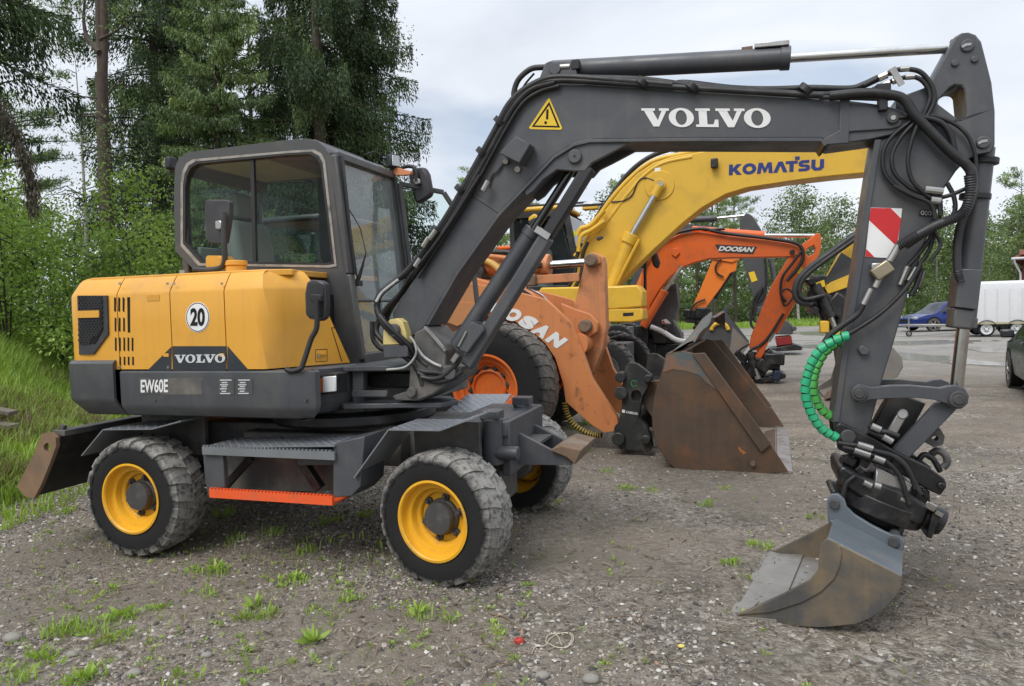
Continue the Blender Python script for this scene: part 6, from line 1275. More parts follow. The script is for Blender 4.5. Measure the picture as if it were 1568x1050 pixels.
# bent spill guard across the top
def spill():
    b0 = Qb[0]; n = 14; rows = []; rg = random.Random(3)
    for i in range(n + 1):
        t = i / n; y = -YBk + .02 + (2 * YBk - .04) * t; k = .06 * math.sin(t * 9) * (1 if t > .5 else .3)
        hgt = .10 + .24 * min(1, t * 3) + .03 * math.sin(t * 17); dx = .10 + .10 * min(1, t * 3) + k
        rows.append([(b0.x - .12, y, b0.z - .02), (b0.x + dx * .5, y, b0.z + hgt * .8), (b0.x + dx, y, b0.z + hgt * (1 if t < .86 else .55)), (b0.x + dx + .015, y, b0.z + hgt * (1 if t < .86 else .55) - .02), (b0.x + dx * .55, y, b0.z + hgt * .8 - .03), (b0.x - .10, y, b0.z - .05)])
    MB().grid([r + [r[0]] for r in rows]).build("spill_guard", bk_top, lb, ang=30)
spill()
a = LF.px(1188, 724, -YBk); b_ = LF.px(1205, 723, -YBk); MB().prism([(a.x, -YBk, a.z - .005), (b_.x + .05, -YBk, b_.z - .01), (b_.x + .05, -YBk, b_.z + .012), (a.x, -YBk, a.z + .03)], [], (0, 2 * YBk, 0)).build("cutting_edge", pmat("polished_cutting_edge", (.42, .41, .40), .35, .7, dirt=(.2, .14, .1), da=.5), lb, .003)
pin(LF, 1153, 709, -YBk - .02, 4, -YBk - .05, -YBk).build("edge_bolt", rust, lb); MB().pp(LF, -YBk - .024, -YBk - .02, [(1130, 683), (1138, 690), (1143, 693), (1139, 696), (1132, 690)]).build("paint_rest", pmat("old_orange_rest", (.35, .13, .03), .7), lb)
c = LF.px(1016, 590, -.5); m = MB()
for yy in (-.7, .55): m.xz([(c.x - .25, c.z - .1), (c.x - .12, c.z + .06), (c.x + .06, c.z + .10), (c.x + .06, c.z - .5), (c.x - .05, c.z - .42)], yy, yy + .08)
m.build("bucket_lug", bk_rust, lb, .01)
# loader's rear half
m = MB(); m.xz([(-4.9, 1.0), (-4.9, 2.0), (-4.6, 2.15), (-2.9, 2.25), (-2.9, 1.0)], -.75, .75); m.build("engine_hood", lor2, ld, .05); m = MB(); m.box((-4.98, -1.0, .75), (-4.5, 1.0, 1.35)); m.build("counterweight", cpl, ld, .05)
m = MB(); m.box((-2.95, -.75, 1.0), (-1.9, .75, 1.75)); m.build("cab_base", cpl, ld, .03)
m = MB()
for x in (-3.35, -2.35):
    for y in (-.66, .66): m.beam((x, y, 1.75), (x, y * .94, 2.86), .06, .06)
m.build("cab_pillar", black_paint, ld, .01); MB().box((-3.42, -.70, 2.84), (-2.28, .70, 2.92)).build("cab_roof", cpl, ld, .03)
for a, b in (((-3.33, -.655, 1.75), (-2.37, -.645, 2.84)), ((-3.33, .645, 1.75), (-2.37, .655, 2.84)), ((-2.355, -.63, 1.75), (-2.345, .63, 2.84)), ((-3.355, -.63, 1.75), (-3.345, .63, 2.84))): MB().box(a, b).build("cab_window", dark_glass, ld)
for X in (-2.9,):
    for sd in (-1, 1): m = MB(); m.grid([[(X + .85 * math.cos(R(t)), sd * .74, .75 + .85 * math.sin(R(t))), (X + .85 * math.cos(R(t)), sd * 1.24, .75 + .85 * math.sin(R(t)))] for t in range(20, 165, 15)]); o_ = m.build("rear_fender", cpl, ld); so = o_.modifiers.new("t", 'SOLIDIFY'); so.thickness = .02
dash = [(865, 616), (868, 632), (877, 648), (892, 659), (908, 665), (922, 666)]
P_ = spline([LF.px(u, v, -.55) for u, v in dash], 8); hy_ = MB().tube(P_, .030, 8).build("hose", rubber_hose, ld, ang=60); m = MB()
for i in range(0, len(P_) - 2, 2): m.tube([P_[i], P_[i + 1]], .036, 8)
m.build("spiral_wrap", pmat("yellow_wrap", (.48, .34, .05), .5), hy_, ang=60)
# ================================================================ THE MACHINES FARTHER BACK
kom_yellow = pmat("excavator_yellow", (.66, .40, .035), .42, var=.08, vs=1.2, dirt=(.3, .18, .06), da=.4, ds=3, streak=.25)
dos_orange = pmat("excavator_orange", (.72, .135, .022), .42, var=.08, vs=1.5, dirt=(.25, .10, .05), da=.45, ds=4, streak=.25)
dos_orange2 = pmat("light_excavator_orange", (.78, .20, .025), .42, var=.08, vs=1.5, dirt=(.25, .10, .05), da=.35, ds=4)
far_grey = pmat("far_grey_paint", (.060, .062, .066), .45, var=.12, dirt=(.15, .13, .11), da=.3)
worn_steel = pmat("worn_bucket_grey", (.20, .185, .165), .6, .3, var=.25, vs=5, dirt=(.26, .18, .10), da=.6, ds=4, streak=.3)
btyre = tyre_mat("machine_tyre", .47, .54, (.24, .225, .20), .6)
def both(F, name, o, y0, y1, mat, par, bevel=.008, sym=None):
    """A pair of side plates: one at y0..y1 and its twin on the far side."""
    q = [F.px(u, v, y0) for u, v in o]; r = None
    for a in (y0, -y1): r = MB().prism([(p.x, a, p.z) for p in q], [], (0, y1 - y0, 0)).build(name, mat, par, bevel)
    return r
def carrier(F, t, body, xf, xw, w=1.2, hz=1.25, cab=(-.2, 1.2), cabx=(-2.4, -1.0), hood=(-4.4, -2.0), top=2.95, seat=True):
    """Undercarriage, house and cab of a wheeled excavator, mostly hidden by what stands in front."""
    m = MB(); m.box((xw - .3, -.45, .6), (xf + .3, .45, .95)); m.build("chassis_frame", far_grey, t, .02)
    for X in (xf, xw):
        for sd in (-1, 1): wheel(t, (X, sd * (w - .16), .53), 0, .53, .32, .27, btyre, far_grey, far_grey, near=sd, lugs=24, nuts=8, dish=.05, hubr=.5, name="wheel")
    m = MB(); m.lathe([(.65, .95), (.65, 1.08), (.001, 1.08)], ((hood[1] + cabx[1]) / 2 - .3, 0, 0), 'Z', 32); m.build("slewing_ring", black_paint, t)
    m = MB(); m.xy([(hood[0], -.9), (hood[0] + .35, -w), (hood[1] + .5, -w), (cabx[1], -w + .25), (cabx[1], w - .3), (hood[0] + .35, w), (hood[0], .9)], 1.08, hz); m.build("swing_frame", far_grey, t, .03)
    m = MB(); m.xy([(hood[0] + .05, -.85), (hood[0] + .4, -w + .04), (hood[1], -w + .04), (hood[1], w - .04), (hood[0] + .4, w - .04), (hood[0] + .05, .85)], hz, hz + .78); m.build("engine_hood", body, t, .06)
    c0, c1 = cab; x0, x1 = cabx; m = MB()
    for y in (c0, c1): m.xz([(x0, hz), (x0, top - .1), (x0 + .1, top), (x1 - .35, top), (x1 - .22, top - .12), (x1, hz + .6), (x1, hz)], y - .03, y + .03, [[(x0 + .1, hz + .6), (x0 + .1, top - .16), (x0 + .16, top - .12), (x1 - .42, top - .12), (x1 - .34, top - .18), (x1 - .12, hz + .6)]])
    m.box((x0, c0, hz), (x0 + .05, c1, top - .05)); m.box((x0 + .05, c1 - .08, hz), (x1 - .25, c1 - .04, top - .05)); m.box((x0, c0, top - .12), (x1 - .3, c1, top - .06)); m.build("cab", black_paint, t, .015); MB().box((x0 - .02, c0 - .05, top), (x1 - .28, c1 + .05, top + .09)).build("cab_roof", body, t, .04)  # opaque back, far side and ceiling added so the cab looks dark inside
    MB().xz([(x0 + .1, hz + .6), (x0 + .1, top - .14), (x1 - .4, top - .14), (x1 - .12, hz + .6)], c0 - .006, c0 + .006).build("cab_window", dark_glass, t); MB().add([(x1 - .22, c0, top - .12), (x1 - .22, c1, top - .12), (x1, c1, hz + .6), (x1, c0, hz + .6)], [(0, 1, 2, 3)]).build("windscreen", dark_glass, t)
    MB().obox(((x0 + x1) / 2 - .2, (c0 + c1) / 2, hz + .85), (.25, .5, 1.0)).build("seat", seat_cloth, t, .08)
# ---- yellow excavator
K = Frame(2.3, 13.2, 18)
ko = thing("yellow_excavator", K.M, "large yellow wheeled excavator with blue lettering on its arched boom, behind the orange loader", "excavator")
carrier(K, ko, kom_yellow, -.42, -3.2, hood=(-5.0, -2.4), cabx=(-2.35, -.95), cab=(-.15, 1.05), top=3.45, hz=1.45)
kx = lambda u, v, y=-.28: K.px(u, v, y)
KB = [(868, 452), (884, 408), (902, 362), (926, 322), (952, 289), (975, 266), (1000, 249), (1030, 239), (1090, 229), (1160, 224), (1250, 220), (1345, 215), (1420, 214), (1440, 225), (1442, 245), (1425, 255), (1345, 263), (1280, 269), (1210, 277), (1150, 286), (1110, 298), (1078, 316), (1045, 342), (1010, 374), (980, 402), (952, 430), (930, 462), (905, 475), (880, 470)]
kb = MB().pp(K, -.26, .26, KB).build("boom", kom_yellow, ko, .02)
KC = K.px(1010, 284, -.26); m = MB(); m.cyl((KC.x, -.36, KC.z), (KC.x, .36, KC.z), .11, n=24); m.cyl((KC.x, -.28, KC.z), (KC.x, .28, KC.z), .26, n=28); m.build("boom_boss", kom_yellow, kb, .01); pin(K, 1012, 282, -.36, 4, -.39, -.30).build("boom_pin", steel, kb)
cylinder_ram(K, ko, -.36, (905, 520), (966, 362), (1010, 286), .115, .055, kom_yellow); MB().cyl(K.px(961, 372, -.36), K.px(968, 358, -.36), .145, n=24).build("cylinder_gland", kom_yellow, ko, .01)
MB().cyl(K.px(925, 470, -.42), K.px(979, 366, -.42), .03, n=8).build("cylinder_pipe", kom_yellow, ko); MB().cyl(K.px(1002, 300, -.36), K.px(1010, 284, -.36), .075, n=16).build("rod_eye", kom_yellow, ko)
for o_, r, mt, y in (([(886, 398), (905, 352), (935, 306), (968, 270), (1000, 247), (1040, 237), (1100, 228), (1250, 221), (1340, 217)], .045, kom_yellow, -.20), ([(880, 392), (900, 372), (925, 345), (955, 305), (985, 270), (1015, 250), (1060, 240)], .04, kom_yellow, -.24), ([(906, 345), (930, 308), (960, 268), (990, 243), (1025, 229), (1070, 222)], .045, rubber_hose, .0), ([(884, 360), (890, 350), (905, 344), (925, 322)], .05, kom_yellow, -.40), ([(886, 385), (890, 362), (906, 352), (926, 338)], .045, kom_yellow, -.42)):
    hose(K, ko, o_, y, r, mt, "boom_pipe")
hose(K, ko, [(936, 309), (955, 307), (968, 298), (976, 280), (985, 272), (998, 275), (1010, 281)], -.275, .012)
hose(K, ko, [(870, 440), (880, 420), (884, 390), (890, 372)], -.42, .035); hose(K, ko, [(878, 445), (890, 420), (892, 392), (900, 370)], -.44, .035)
MB().obox(K.px(1007, 262, -.265), (.10, .01, .12)).build("boom_decal", white_paint, kb); m = MB(); m.obox(K.px(1094, 250, -.34), (.12, .12, .16)); m.build("work_lamp", black_paint, ko, .02)
blue_let = pmat("blue_lettering", (.012, .028, .17), .4, var=.05)
def block_word():
    K_ = lambda x: [[(x+a, b) for a, b in ((0,0),(0,1),(.32,1),(.32,.62),(.62,1),(1.02,1),(.64,.54),(1.06,0),(.66,0),(.38,.38),(.32,.32),(.32,0))]]
    O_ = lambda x: [ell(x+.56,.5,.56,.52), ell(x+.56,.5,.25,.24)]
    M_ = lambda x: [[(x+a, b) for a, b in ((0,0),(.12,1),(.44,1),(.64,.48),(.84,1),(1.16,1),(1.28,0),(.97,0),(.90,.56),(.72,.08),(.56,.08),(.38,.56),(.31,0))]]
    A_ = lambda x: [[(x+a, b) for a, b in ((0,0),(.40,1),(.74,1),(1.14,0),(.80,0),(.57,.64),(.34,0))]]
    T_ = lambda x: [[(x+a, b) for a, b in ((.30,0),(.30,.74),(0,.74),(0,1),(.94,1),(.94,.74),(.63,.74),(.63,0))]]
    S_ = lambda x: [[(x+a, b) for a, b in ((0,0),(.64,0),(.88,.14),(.88,.46),(.68,.60),(.31,.63),(.31,.74),(.82,.74),(.82,1),(.22,1),(0,.86),(0,.54),(.2,.40),(.57,.37),(.57,.26),(0,.26))]]
    U_ = lambda x: [[(x+a, b) for a, b in ((0,1),(.32,1),(.32,.34),(.42,.26),(.56,.26),(.66,.34),(.66,1),(.98,1),(.98,.26),(.74,0),(.24,0),(0,.26))]]
    return poly_letters([K_(0), O_(1.10), M_(2.28), A_(3.58), T_(4.56), S_(5.58), U_(6.56)])
kv_, kf_ = block_word(); lay("lettering", K, kv_, kf_, -.264, [(1116, 268.5), (1261.5, 260.5), (1116.5, 251.5)], blue_let, kb)
MB().pp(K, -.268, -.264, [(1217.5, 239.5), (1224.5, 239), (1224.5, 244), (1217.5, 244.5)]).build("letter_dot", blue_let, kb)
m = MB(); m.beam(K.px(800, 320, -.1), K.px(928, 312, -.1), .04, .04); m.beam(K.px(795, 316, 1.1), K.px(925, 308, 1.1), .04, .04); m.beam(K.px(800, 320, -.1), K.px(798, 342, -.1), .05, .05); m.beam(K.px(924, 314, -.1), K.px(925, 330, -.1), .05, .05); m.build("roof_guard", black_paint, ko, .006)
MB().sphere(K.px(906, 313, .3), .20, .12, .07).build("beacon", pmat("beacon_shell", (.5, .52, .55), .2), ko); MB().obox(K.px(905, 319, .3), (.3, .2, .05)).build("beacon_base", kom_yellow, ko, .01)
MB().pp(K, -.14, -.12, [(868, 354), (881, 353), (881, 362), (868, 363)]).build("hi_vis_sticker", pmat("hi_vis_yellow", (.55, .62, .02), .5), ko)
m = MB().pp(K, -1.10, -.50, [(812, 470), (828, 440), (930, 438), (976, 436), (984, 446), (984, 470), (940, 474)]); m.build("side_body", kom_yellow, ko, .03); MB().pp(K, -1.12, -.5, [(925, 474), (984, 472), (985, 490), (968, 494), (925, 494)]).build("side_skirt", kom_yellow, ko, .03); MB().pp(K, -1.125, -1.12, [(954, 479), (970, 478), (970, 483), (954, 484)]).build("latch", black_paint, ko)
m = MB(); m.beam(K.px(814, 344, -.6), K.px(824, 338, -.6), .3, .1); m.build("mirror_arm", black_paint, ko); MB().pp(K, -.6, -.5, [(808, 333), (818, 326), (824, 332), (822, 344), (812, 350)]).build("rear_view_mirror", kom_yellow, ko, .03)
MB().pp(K, -.62, -.54, [(912, 364), (921, 360), (924, 364), (915, 369)]).build("rear_view_mirror", mirror_back, ko, .02)
KS = [(1398, 205), (1428, 200), (1440, 225), (1420, 260), (1362, 360), (1330, 420), (1300, 447), (1275, 449), (1262, 440), (1263, 430), (1290, 383), (1322, 336), (1360, 270)]
ks = MB().pp(K, -.20, .20, KS).build("stick", kom_yellow, ko, .02)
MB().pp(K, -.21, -.20, [(1262, 431), (1288, 386), (1310, 400), (1302, 418), (1280, 434)]).build("stick_plate", far_grey, ks); both(K, "bucket_link", [(1262, 440), (1272, 432), (1330, 408), (1340, 414), (1338, 426), (1280, 446), (1268, 450)], -.30, -.22, kom_yellow, ko)
for i, (u, v, s, r) in enumerate(((1256, 440, (.35, .3, .4), 10), (1262, 462, (.5, .5, .3), 30), (1285, 470, (.45, .6, .35), 40), (1300, 488, (.4, .6, .3), 10), (1270, 490, (.25, .4, .5), -20), (1250, 456, (.3, .35, .3), 0), (1290, 448, (.5, .4, .3), -15))): MB().obox(K.px(u, v, -.05), s, Matrix.Rotation(R(r), 3, 'Y')).build("tiltrotator_block", tilt_black, ko, .04)
m = MB(); m.cyl(K.px(1248, 436, -.35), K.px(1272, 486, -.35), .09); m.build("tilt_cylinder", tilt_black, ko); MB().cyl(K.px(1272, 486, -.35), K.px(1280, 505, -.35), .045).build("cylinder_rod", steel, ko)
pin(K, 1247, 475, -.35, 7, -.42, .3).build("hitch_pin", tilt_black, ko, .01); MB().pp(K, -.36, -.33, [(1249, 433), (1262, 428), (1264, 438), (1252, 442)]).build("warning_plate", warn_y, ko)
MB().pp(K, -.30, .2, [(1232, 428), (1256, 425), (1262, 432), (1240, 438)]).build("hitch_top", tilt_black, ko, .02); MB().obox(K.px(1290, 508, -.3), (.4, .2, .16), Matrix.Rotation(R(-25), 3, 'Y')).build("rotor_block", kom_yellow, ko, .03); MB().obox(K.px(1262, 500, -.3), (.14, .2, .2)).build("hose_block", kom_yellow, ko, .02)
KU = [(1288, 541), (1310, 528), (1345, 524), (1368, 532), (1381, 548), (1383, 562), (1374, 577), (1350, 585), (1320, 592), (1264, 612), (1262, 604), (1284, 590), (1292, 565)]
ku = MB().pp(K, -.55, .55, [(1310, 528), (1345, 524), (1368, 532), (1381, 548), (1383, 562), (1374, 577), (1350, 585), (1320, 594), (1264, 612), (1264, 609), (1318, 590), (1348, 581), (1370, 574), (1378, 561), (1376, 550), (1365, 537), (1345, 529), (1312, 532)]).build("bucket", worn_steel, ko)
both(K, "side_plate", KU, -.57, -.55, worn_steel, ku); MB().pp(K, -.6, -.57, [(1262, 612), (1266, 600), (1284, 590), (1290, 600)]).build("side_cutter", rust, ku)
hose(K, ko, [(1322, 352), (1300, 366), (1270, 388), (1240, 410), (1222, 430), (1218, 450), (1226, 462), (1245, 465)], -.42, .055, ribbed, "hose_bundle"); hose(K, ko, [(1318, 360), (1290, 380), (1255, 405), (1232, 425), (1224, 445), (1232, 458), (1262, 452)], -.48, .04)
# ---- orange excavator with the dark name plate
D = Frame(5.1, 14.5, 18)
do = thing("orange_excavator", D.M, "orange excavator with a dark name plate on its boom and a black tool lowered", "excavator")
carrier(D, do, dos_orange, -3.2, -6.0, hood=(-7.2, -5.4), cabx=(-5.6, -4.2), cab=(-.1, 1.1), hz=1.25)
DBm = [(980, 500), (980, 450), (983, 414), (1000, 387), (1018, 369), (1040, 358), (1071, 354.5), (1110, 360), (1184, 368), (1214, 373), (1230, 382), (1229, 388), (1214, 393), (1123, 394.5), (1086, 396), (1064, 401.5), (1044, 410), (1026, 424), (1010, 443), (996, 466), (990, 500)]
db = MB().pp(D, -.17, .17, DBm).build("boom", dos_orange, do, .015)
pin(D, 1213, 386, -.17, 4, -.22, .22).build("boom_pin", black_paint, db); pin(D, 1045, 405, -.17, 4, -.22, .22).build("boom_pin", dos_orange, db)
dpl = MB().pp(D, -.18, -.17, [(1095, 374), (1159, 377.5), (1153, 388.5), (1101, 385.5)]).build("name_plate", decal_dark, db); lettering("lettering", D, "DOOSAN", -.184, [(1099.5, 384), (1151.5, 386), (1103, 376.5)], letter_white, dpl, bold=.05)
cylinder_ram(D, do, 0, (1060, 352), (1170, 360.5), (1250, 361), .085, .042, dos_orange); cylinder_ram(D, do, -.28, (985, 500), (1018, 445), (1045, 407), .08, .038, dos_orange)
MB().pp(D, -.21, -.17, [(1030, 381), (1038, 379), (1041, 387), (1034, 394), (1028, 389)]).build("lamp_guard", dos_orange, db, .01)
for L_, r in (([(983, 410), (1005, 376), (1030, 359), (1071, 350), (1110, 357), (1184, 366), (1222, 374), (1230, 392), (1222, 410), (1205, 430)], .035), ([(1071, 350), (1085, 352), (1110, 350)], .03), ([(1228, 384), (1212, 405), (1198, 425), (1196, 450), (1204, 462)], .028), ([(1196, 455), (1203, 468), (1215, 452), (1205, 442), (1195, 448)], .02), ([(1200, 480), (1180, 512), (1165, 528), (1150, 536), (1142, 548)], .03), ([(1147, 527), (1133, 536), (1131, 548), (1140, 556)], .022)): hose(D, do, L_, -.24, r)
DS = [(1248, 358), (1254, 356.5), (1258, 363), (1257, 382), (1246, 411), (1220, 448), (1193, 499), (1167, 532), (1158, 537), (1147, 533), (1150, 515), (1166, 475), (1181, 438), (1199, 408), (1206, 396), (1222, 378), (1238, 367)]
ds_ = MB().pp(D, -.15, .15, DS, [[(1238, 379), (1246, 375), (1249, 380), (1247, 388), (1238, 392), (1233, 387)]]).build("stick", dos_orange, do, .012)
MB().pp(D, -.155, -.15, [(1219, 412), (1227, 408), (1231, 414), (1222, 420)]).build("warning_plate", warn_y, ds_); cylinder_ram(D, do, .0, (1224, 440), (1185, 508), (1176, 522), .085, .05, dos_orange)
both(D, "bucket_link", [(1172, 518), (1178, 522), (1168, 545), (1160, 552), (1156, 546)], -.22, -.16, dos_orange, do)
rg_ = random.Random(9)
for i in range(18):
    u, v = rg_.uniform(1140, 1190), rg_.uniform(542, 578); u += (v - 560) * .35; s = (rg_.uniform(.15, .4), rg_.uniform(.3, .6), rg_.uniform(.12, .3))
    MB().obox(D.px(u, v, rg_.uniform(-.2, .2)), s, Matrix.Rotation(rg_.uniform(0, .8), 3, 'Y')).build("tiltrotator_block", tilt_black if i % 5 else pmat("dark_blue_part", (.015, .022, .05), .5), do, .03)
MB().pp(D, -.35, .35, [(1152, 586), (1160, 580), (1196, 571), (1204, 573), (1203, 579), (1196, 581), (1165, 588)]).build("quick_hitch", tilt_black, do, .02); m = MB(); m.cyl(D.px(1148, 540, -.4), D.px(1158, 575, -.4), .08); m.build("tilt_cylinder", tilt_black, do); MB().cyl(D.px(1156, 564, -.42), D.px(1161, 580, -.42), .06).build("cylinder_cap", steel, do)
MB().pp(D, -1.5, -1.4, [(996, 344), (1010, 342), (1014, 360), (1012, 376), (998, 374), (994, 360)]).build("rear_view_mirror", mirror_back, do, .04); MB().pp(D, -1.5, -1.42, [(999, 384), (1006, 386), (1011, 402), (1008, 412), (1000, 408), (997, 396)]).build("rear_view_mirror", mirror_back, do, .04)
hose(D, do, [(985, 345), (990, 375), (988, 410), (988, 470)], -1.4, .03, plastic_black, "mirror_arm"); hose(D, do, [(988, 380), (1000, 382), (1002, 392)], -1.45, .025, plastic_black, "mirror_arm")
# ---- second orange excavator, only its lowered stick and open bucket in view
E = Frame(5.1, 18.6, 18)
eo = thing("orange_excavator", E.M, "light orange excavator with an open black bucket holding a yellow ring", "excavator")
carrier(E, eo, dos_orange2, -4.4, -7.2, hood=(-8.6, -6.8), cabx=(-6.9, -5.5), cab=(-.1, 1.1), hz=1.25)
MB().pp(E, -.2, .2, [(960, 470), (985, 410), (1010, 382), (1040, 371), (1090, 372), (1128, 384), (1132, 397), (1120, 402), (1086, 396), (1045, 398), (1015, 420), (990, 470)]).build("boom", dos_orange2, eo, .015)
es = MB().pp(E, -.16, .16, [(1096, 385), (1128, 386), (1129, 400), (1127, 414), (1118, 418), (1104, 440), (1076, 478), (1064, 491), (1054, 491), (1056, 478), (1070, 448), (1090, 400)]).build("stick", dos_orange2, eo, .012)
cylinder_ram(E, eo, .0, (1124, 408), (1092, 455), (1080, 472), .085, .045, black_paint); hose(E, eo, [(1104, 396), (1096, 408), (1098, 418), (1108, 424)], -.22, .025); hose(E, eo, [(1080, 458), (1066, 464), (1058, 474), (1054, 486)], -.22, .025)
EB = [(1072, 520), (1088, 500), (1106, 480), (1116, 464), (1120, 466), (1112, 476), (1120, 490), (1148, 527), (1128, 555), (1110, 552), (1085, 548), (1072, 538)]
eb = MB().pp(E, -.6, .6, [(1116, 464), (1120, 466), (1112, 478), (1092, 500), (1076, 522), (1076, 536), (1088, 546), (1128, 553), (1128, 557), (1085, 550), (1070, 538), (1070, 520), (1088, 498)]).build("bucket", far_grey, eo); both(E, "side_plate", EB, -.62, -.60, far_grey, eb)
q = [E.px(u, v, -.62) for u, v in [(1122, 500), (1147, 527), (1128, 556), (1112, 552), (1118, 530)]]; MB().prism([(p.x, -.63, p.z) for p in q], [], (0, .01, 0)).build("worn_side", worn_steel, eb)
mm = MB(); c = E.px(1102, 505, -.66); mm.tube([c + Vector((.20 * math.cos(t), 0, .17 * math.sin(t))) for t in [R(a) for a in range(0, 190, 20)]], .05, 8); mm.build("yellow_ring", kom_yellow, eb)
for i in range(9): MB().obox(E.px(rg_.uniform(1058, 1092), rg_.uniform(474, 510), rg_.uniform(-.1, .2)), (rg_.uniform(.2, .5), .5, rg_.uniform(.15, .35)), Matrix.Rotation(rg_.uniform(0, .8), 3, 'Y')).build("tiltrotator_block", tilt_black, eo, .03)
# ---- grey excavator at the back
G = Frame(9.4, 22.0, 18)
go = thing("grey_excavator", G.M, "dark grey excavator at the back holding a red tool close to the ground", "excavator")
carrier(G, go, far_grey, -6.0, -9.0, hood=(-10.2, -8.2), cabx=(-8.6, -7.0), cab=(-.1, 1.1), hz=1.25)
MB().pp(G, -.2, .2, [(960, 450), (985, 380), (1005, 350), (1040, 342), (1090, 346), (1140, 356), (1146, 366), (1130, 372), (1060, 366), (1030, 372), (1005, 400), (985, 450)]).build("boom", far_grey, go, .015)
cylinder_ram(G, go, 0, (1010, 339), (1098, 334), (1140, 330), .10, .045, far_grey)
gs = MB().pp(G, -.18, .18, [(1132, 352), (1136, 332), (1143, 326), (1152, 330), (1166, 352), (1169, 392), (1174, 450), (1170, 478), (1160, 478), (1146, 430), (1138, 397)]).build("stick", far_grey, go, .012)
MB().pp(G, -.19, -.18, [(1146, 417), (1155, 415), (1160, 429), (1151, 432)]).build("warning_plate", warn_y, gs); cylinder_ram(G, go, .0, (1180, 396), (1186, 430), (1180, 470), .075, .05, far_grey)
for L_ in ([(1172, 395), (1174, 430), (1170, 450), (1162, 462)], [(1168, 440), (1156, 455), (1151, 475), (1150, 495), (1156, 505)], [(1166, 444), (1158, 462), (1155, 480), (1156, 492), (1166, 488), (1163, 480)]): hose(G, go, L_, -.25, .04)
MB().pp(G, -.45, .45, [(1186, 512), (1188, 492), (1206, 490), (1215, 500), (1214, 512)]).build("tool_housing", far_grey, go, .04); pin(G, 1216, 503, -.45, 4, -.5, .4).build("tool_eye", far_grey, go, .02)
MB().pp(G, -.4, .4, [(1188, 516), (1212, 514), (1214, 527), (1190, 530)]).build("red_tool_body", pmat("dark_red_paint", (.22, .015, .015), .45), go, .03); MB().pp(G, -.5, .5, [(1178, 534), (1216, 527), (1229, 531), (1228, 536), (1190, 538)]).build("tool_plate", tilt_black, go, .02); MB().pp(G, -.2, .2, [(1150, 470), (1172, 470), (1194, 495), (1186, 502)]).build("tool_link", far_grey, go, .02)
# ---- grey blade and stabiliser of a machine parked between
Bf = Frame(3.4, 15.6, 18)
bl = thing("stabiliser_blade", Bf.M, "dark grey steel blade with red and white reflector tape and a pale pipe", "blade")
MB().pp(Bf, -.25, .25, [(1006, 452), (1022, 436), (1036, 434), (1039, 470), (1030, 490), (1042, 510), (1050, 540), (1010, 545), (990, 500)]).build("blade_plate", far_grey, bl, .02)
pin(Bf, 1031, 440, -.25, 4, -.3, .3).build("blade_pin", far_grey, bl, .01)
r_ = MB().pp(Bf, -.256, -.25, [(1013, 490), (1020, 488), (1033, 500), (1028, 506), (1016, 503)]).build("reflector_tape", white_paint, bl)
for k in range(3): MB().pp(Bf, -.26, -.256, [(1014 + 5 * k, 491 + 3.6 * k), (1017 + 5 * k, 491 + 3.6 * k), (1021 + 5 * k, 503 + .6 * k), (1018 + 5 * k, 503 + .6 * k)]).build("tape_stripe", red_refl, r_)
hose(Bf, bl, [(996, 500), (1015, 508), (1035, 520), (1056, 524)], -.5, .055, white_paint, "pale_pipe")
for i in range(12): MB().obox(Bf.px(rg_.uniform(975, 1035), rg_.uniform(506, 545), rg_.uniform(-.3, .4)), (rg_.uniform(.2, .5), .5, rg_.uniform(.2, .5))).build("frame_block", black_paint if i % 3 else far_grey, bl, .03)
a = Bf.px(1005, 560, 0); m = MB(); m.box((a.x - .8, -.3, -Bf.M.translation.z), (a.x + 1.0, .3, .8)); m.build("blade_base", black_paint, bl, .03)
# ---- a low flat trailer and a blue container far behind
c = W.gz(1144, 492); t = thing("low_trailer", Vector((c.x, c.y, 0)), "small dark flat trailer standing on the grass edge behind the grey excavator", "trailer")
m = MB(); m.box((-.9, -.8, .35), (.9, .8, .5)); m.box((-.9, -.85, .5), (.9, -.8, .75)); m.build("flat_bed", far_grey, t, .02); 
for x in (-.35, .35): wheel(t, (x, -.75, .28), 0, .28, .18, .17, btyre, far_grey, far_grey, lugs=0, nuts=0, dish=.02)
c = W.gz(1050, 512); t = thing("steel_container", Vector((c.x, c.y + 6, 0)), "dark blue container edge with a pale corner post, behind the orange excavator", "container")
m = MB(); m.box((-1.2, -1.2, .1), (.15, 4, 2.5)); 
for i in range(6): m.box((-1.2 + i * .22, -1.23, .2), (-1.1 + i * .22, -1.2, 2.4))
m.build("container_wall", pmat("blue_container_paint", (.02, .035, .10), .5, var=.2), t, .02); MB().box((.15, -1.25, 0), (.27, -1.13, 2.55)).build("corner_post", pmat("pale_post", (.45, .45, .44), .5), t, .01)
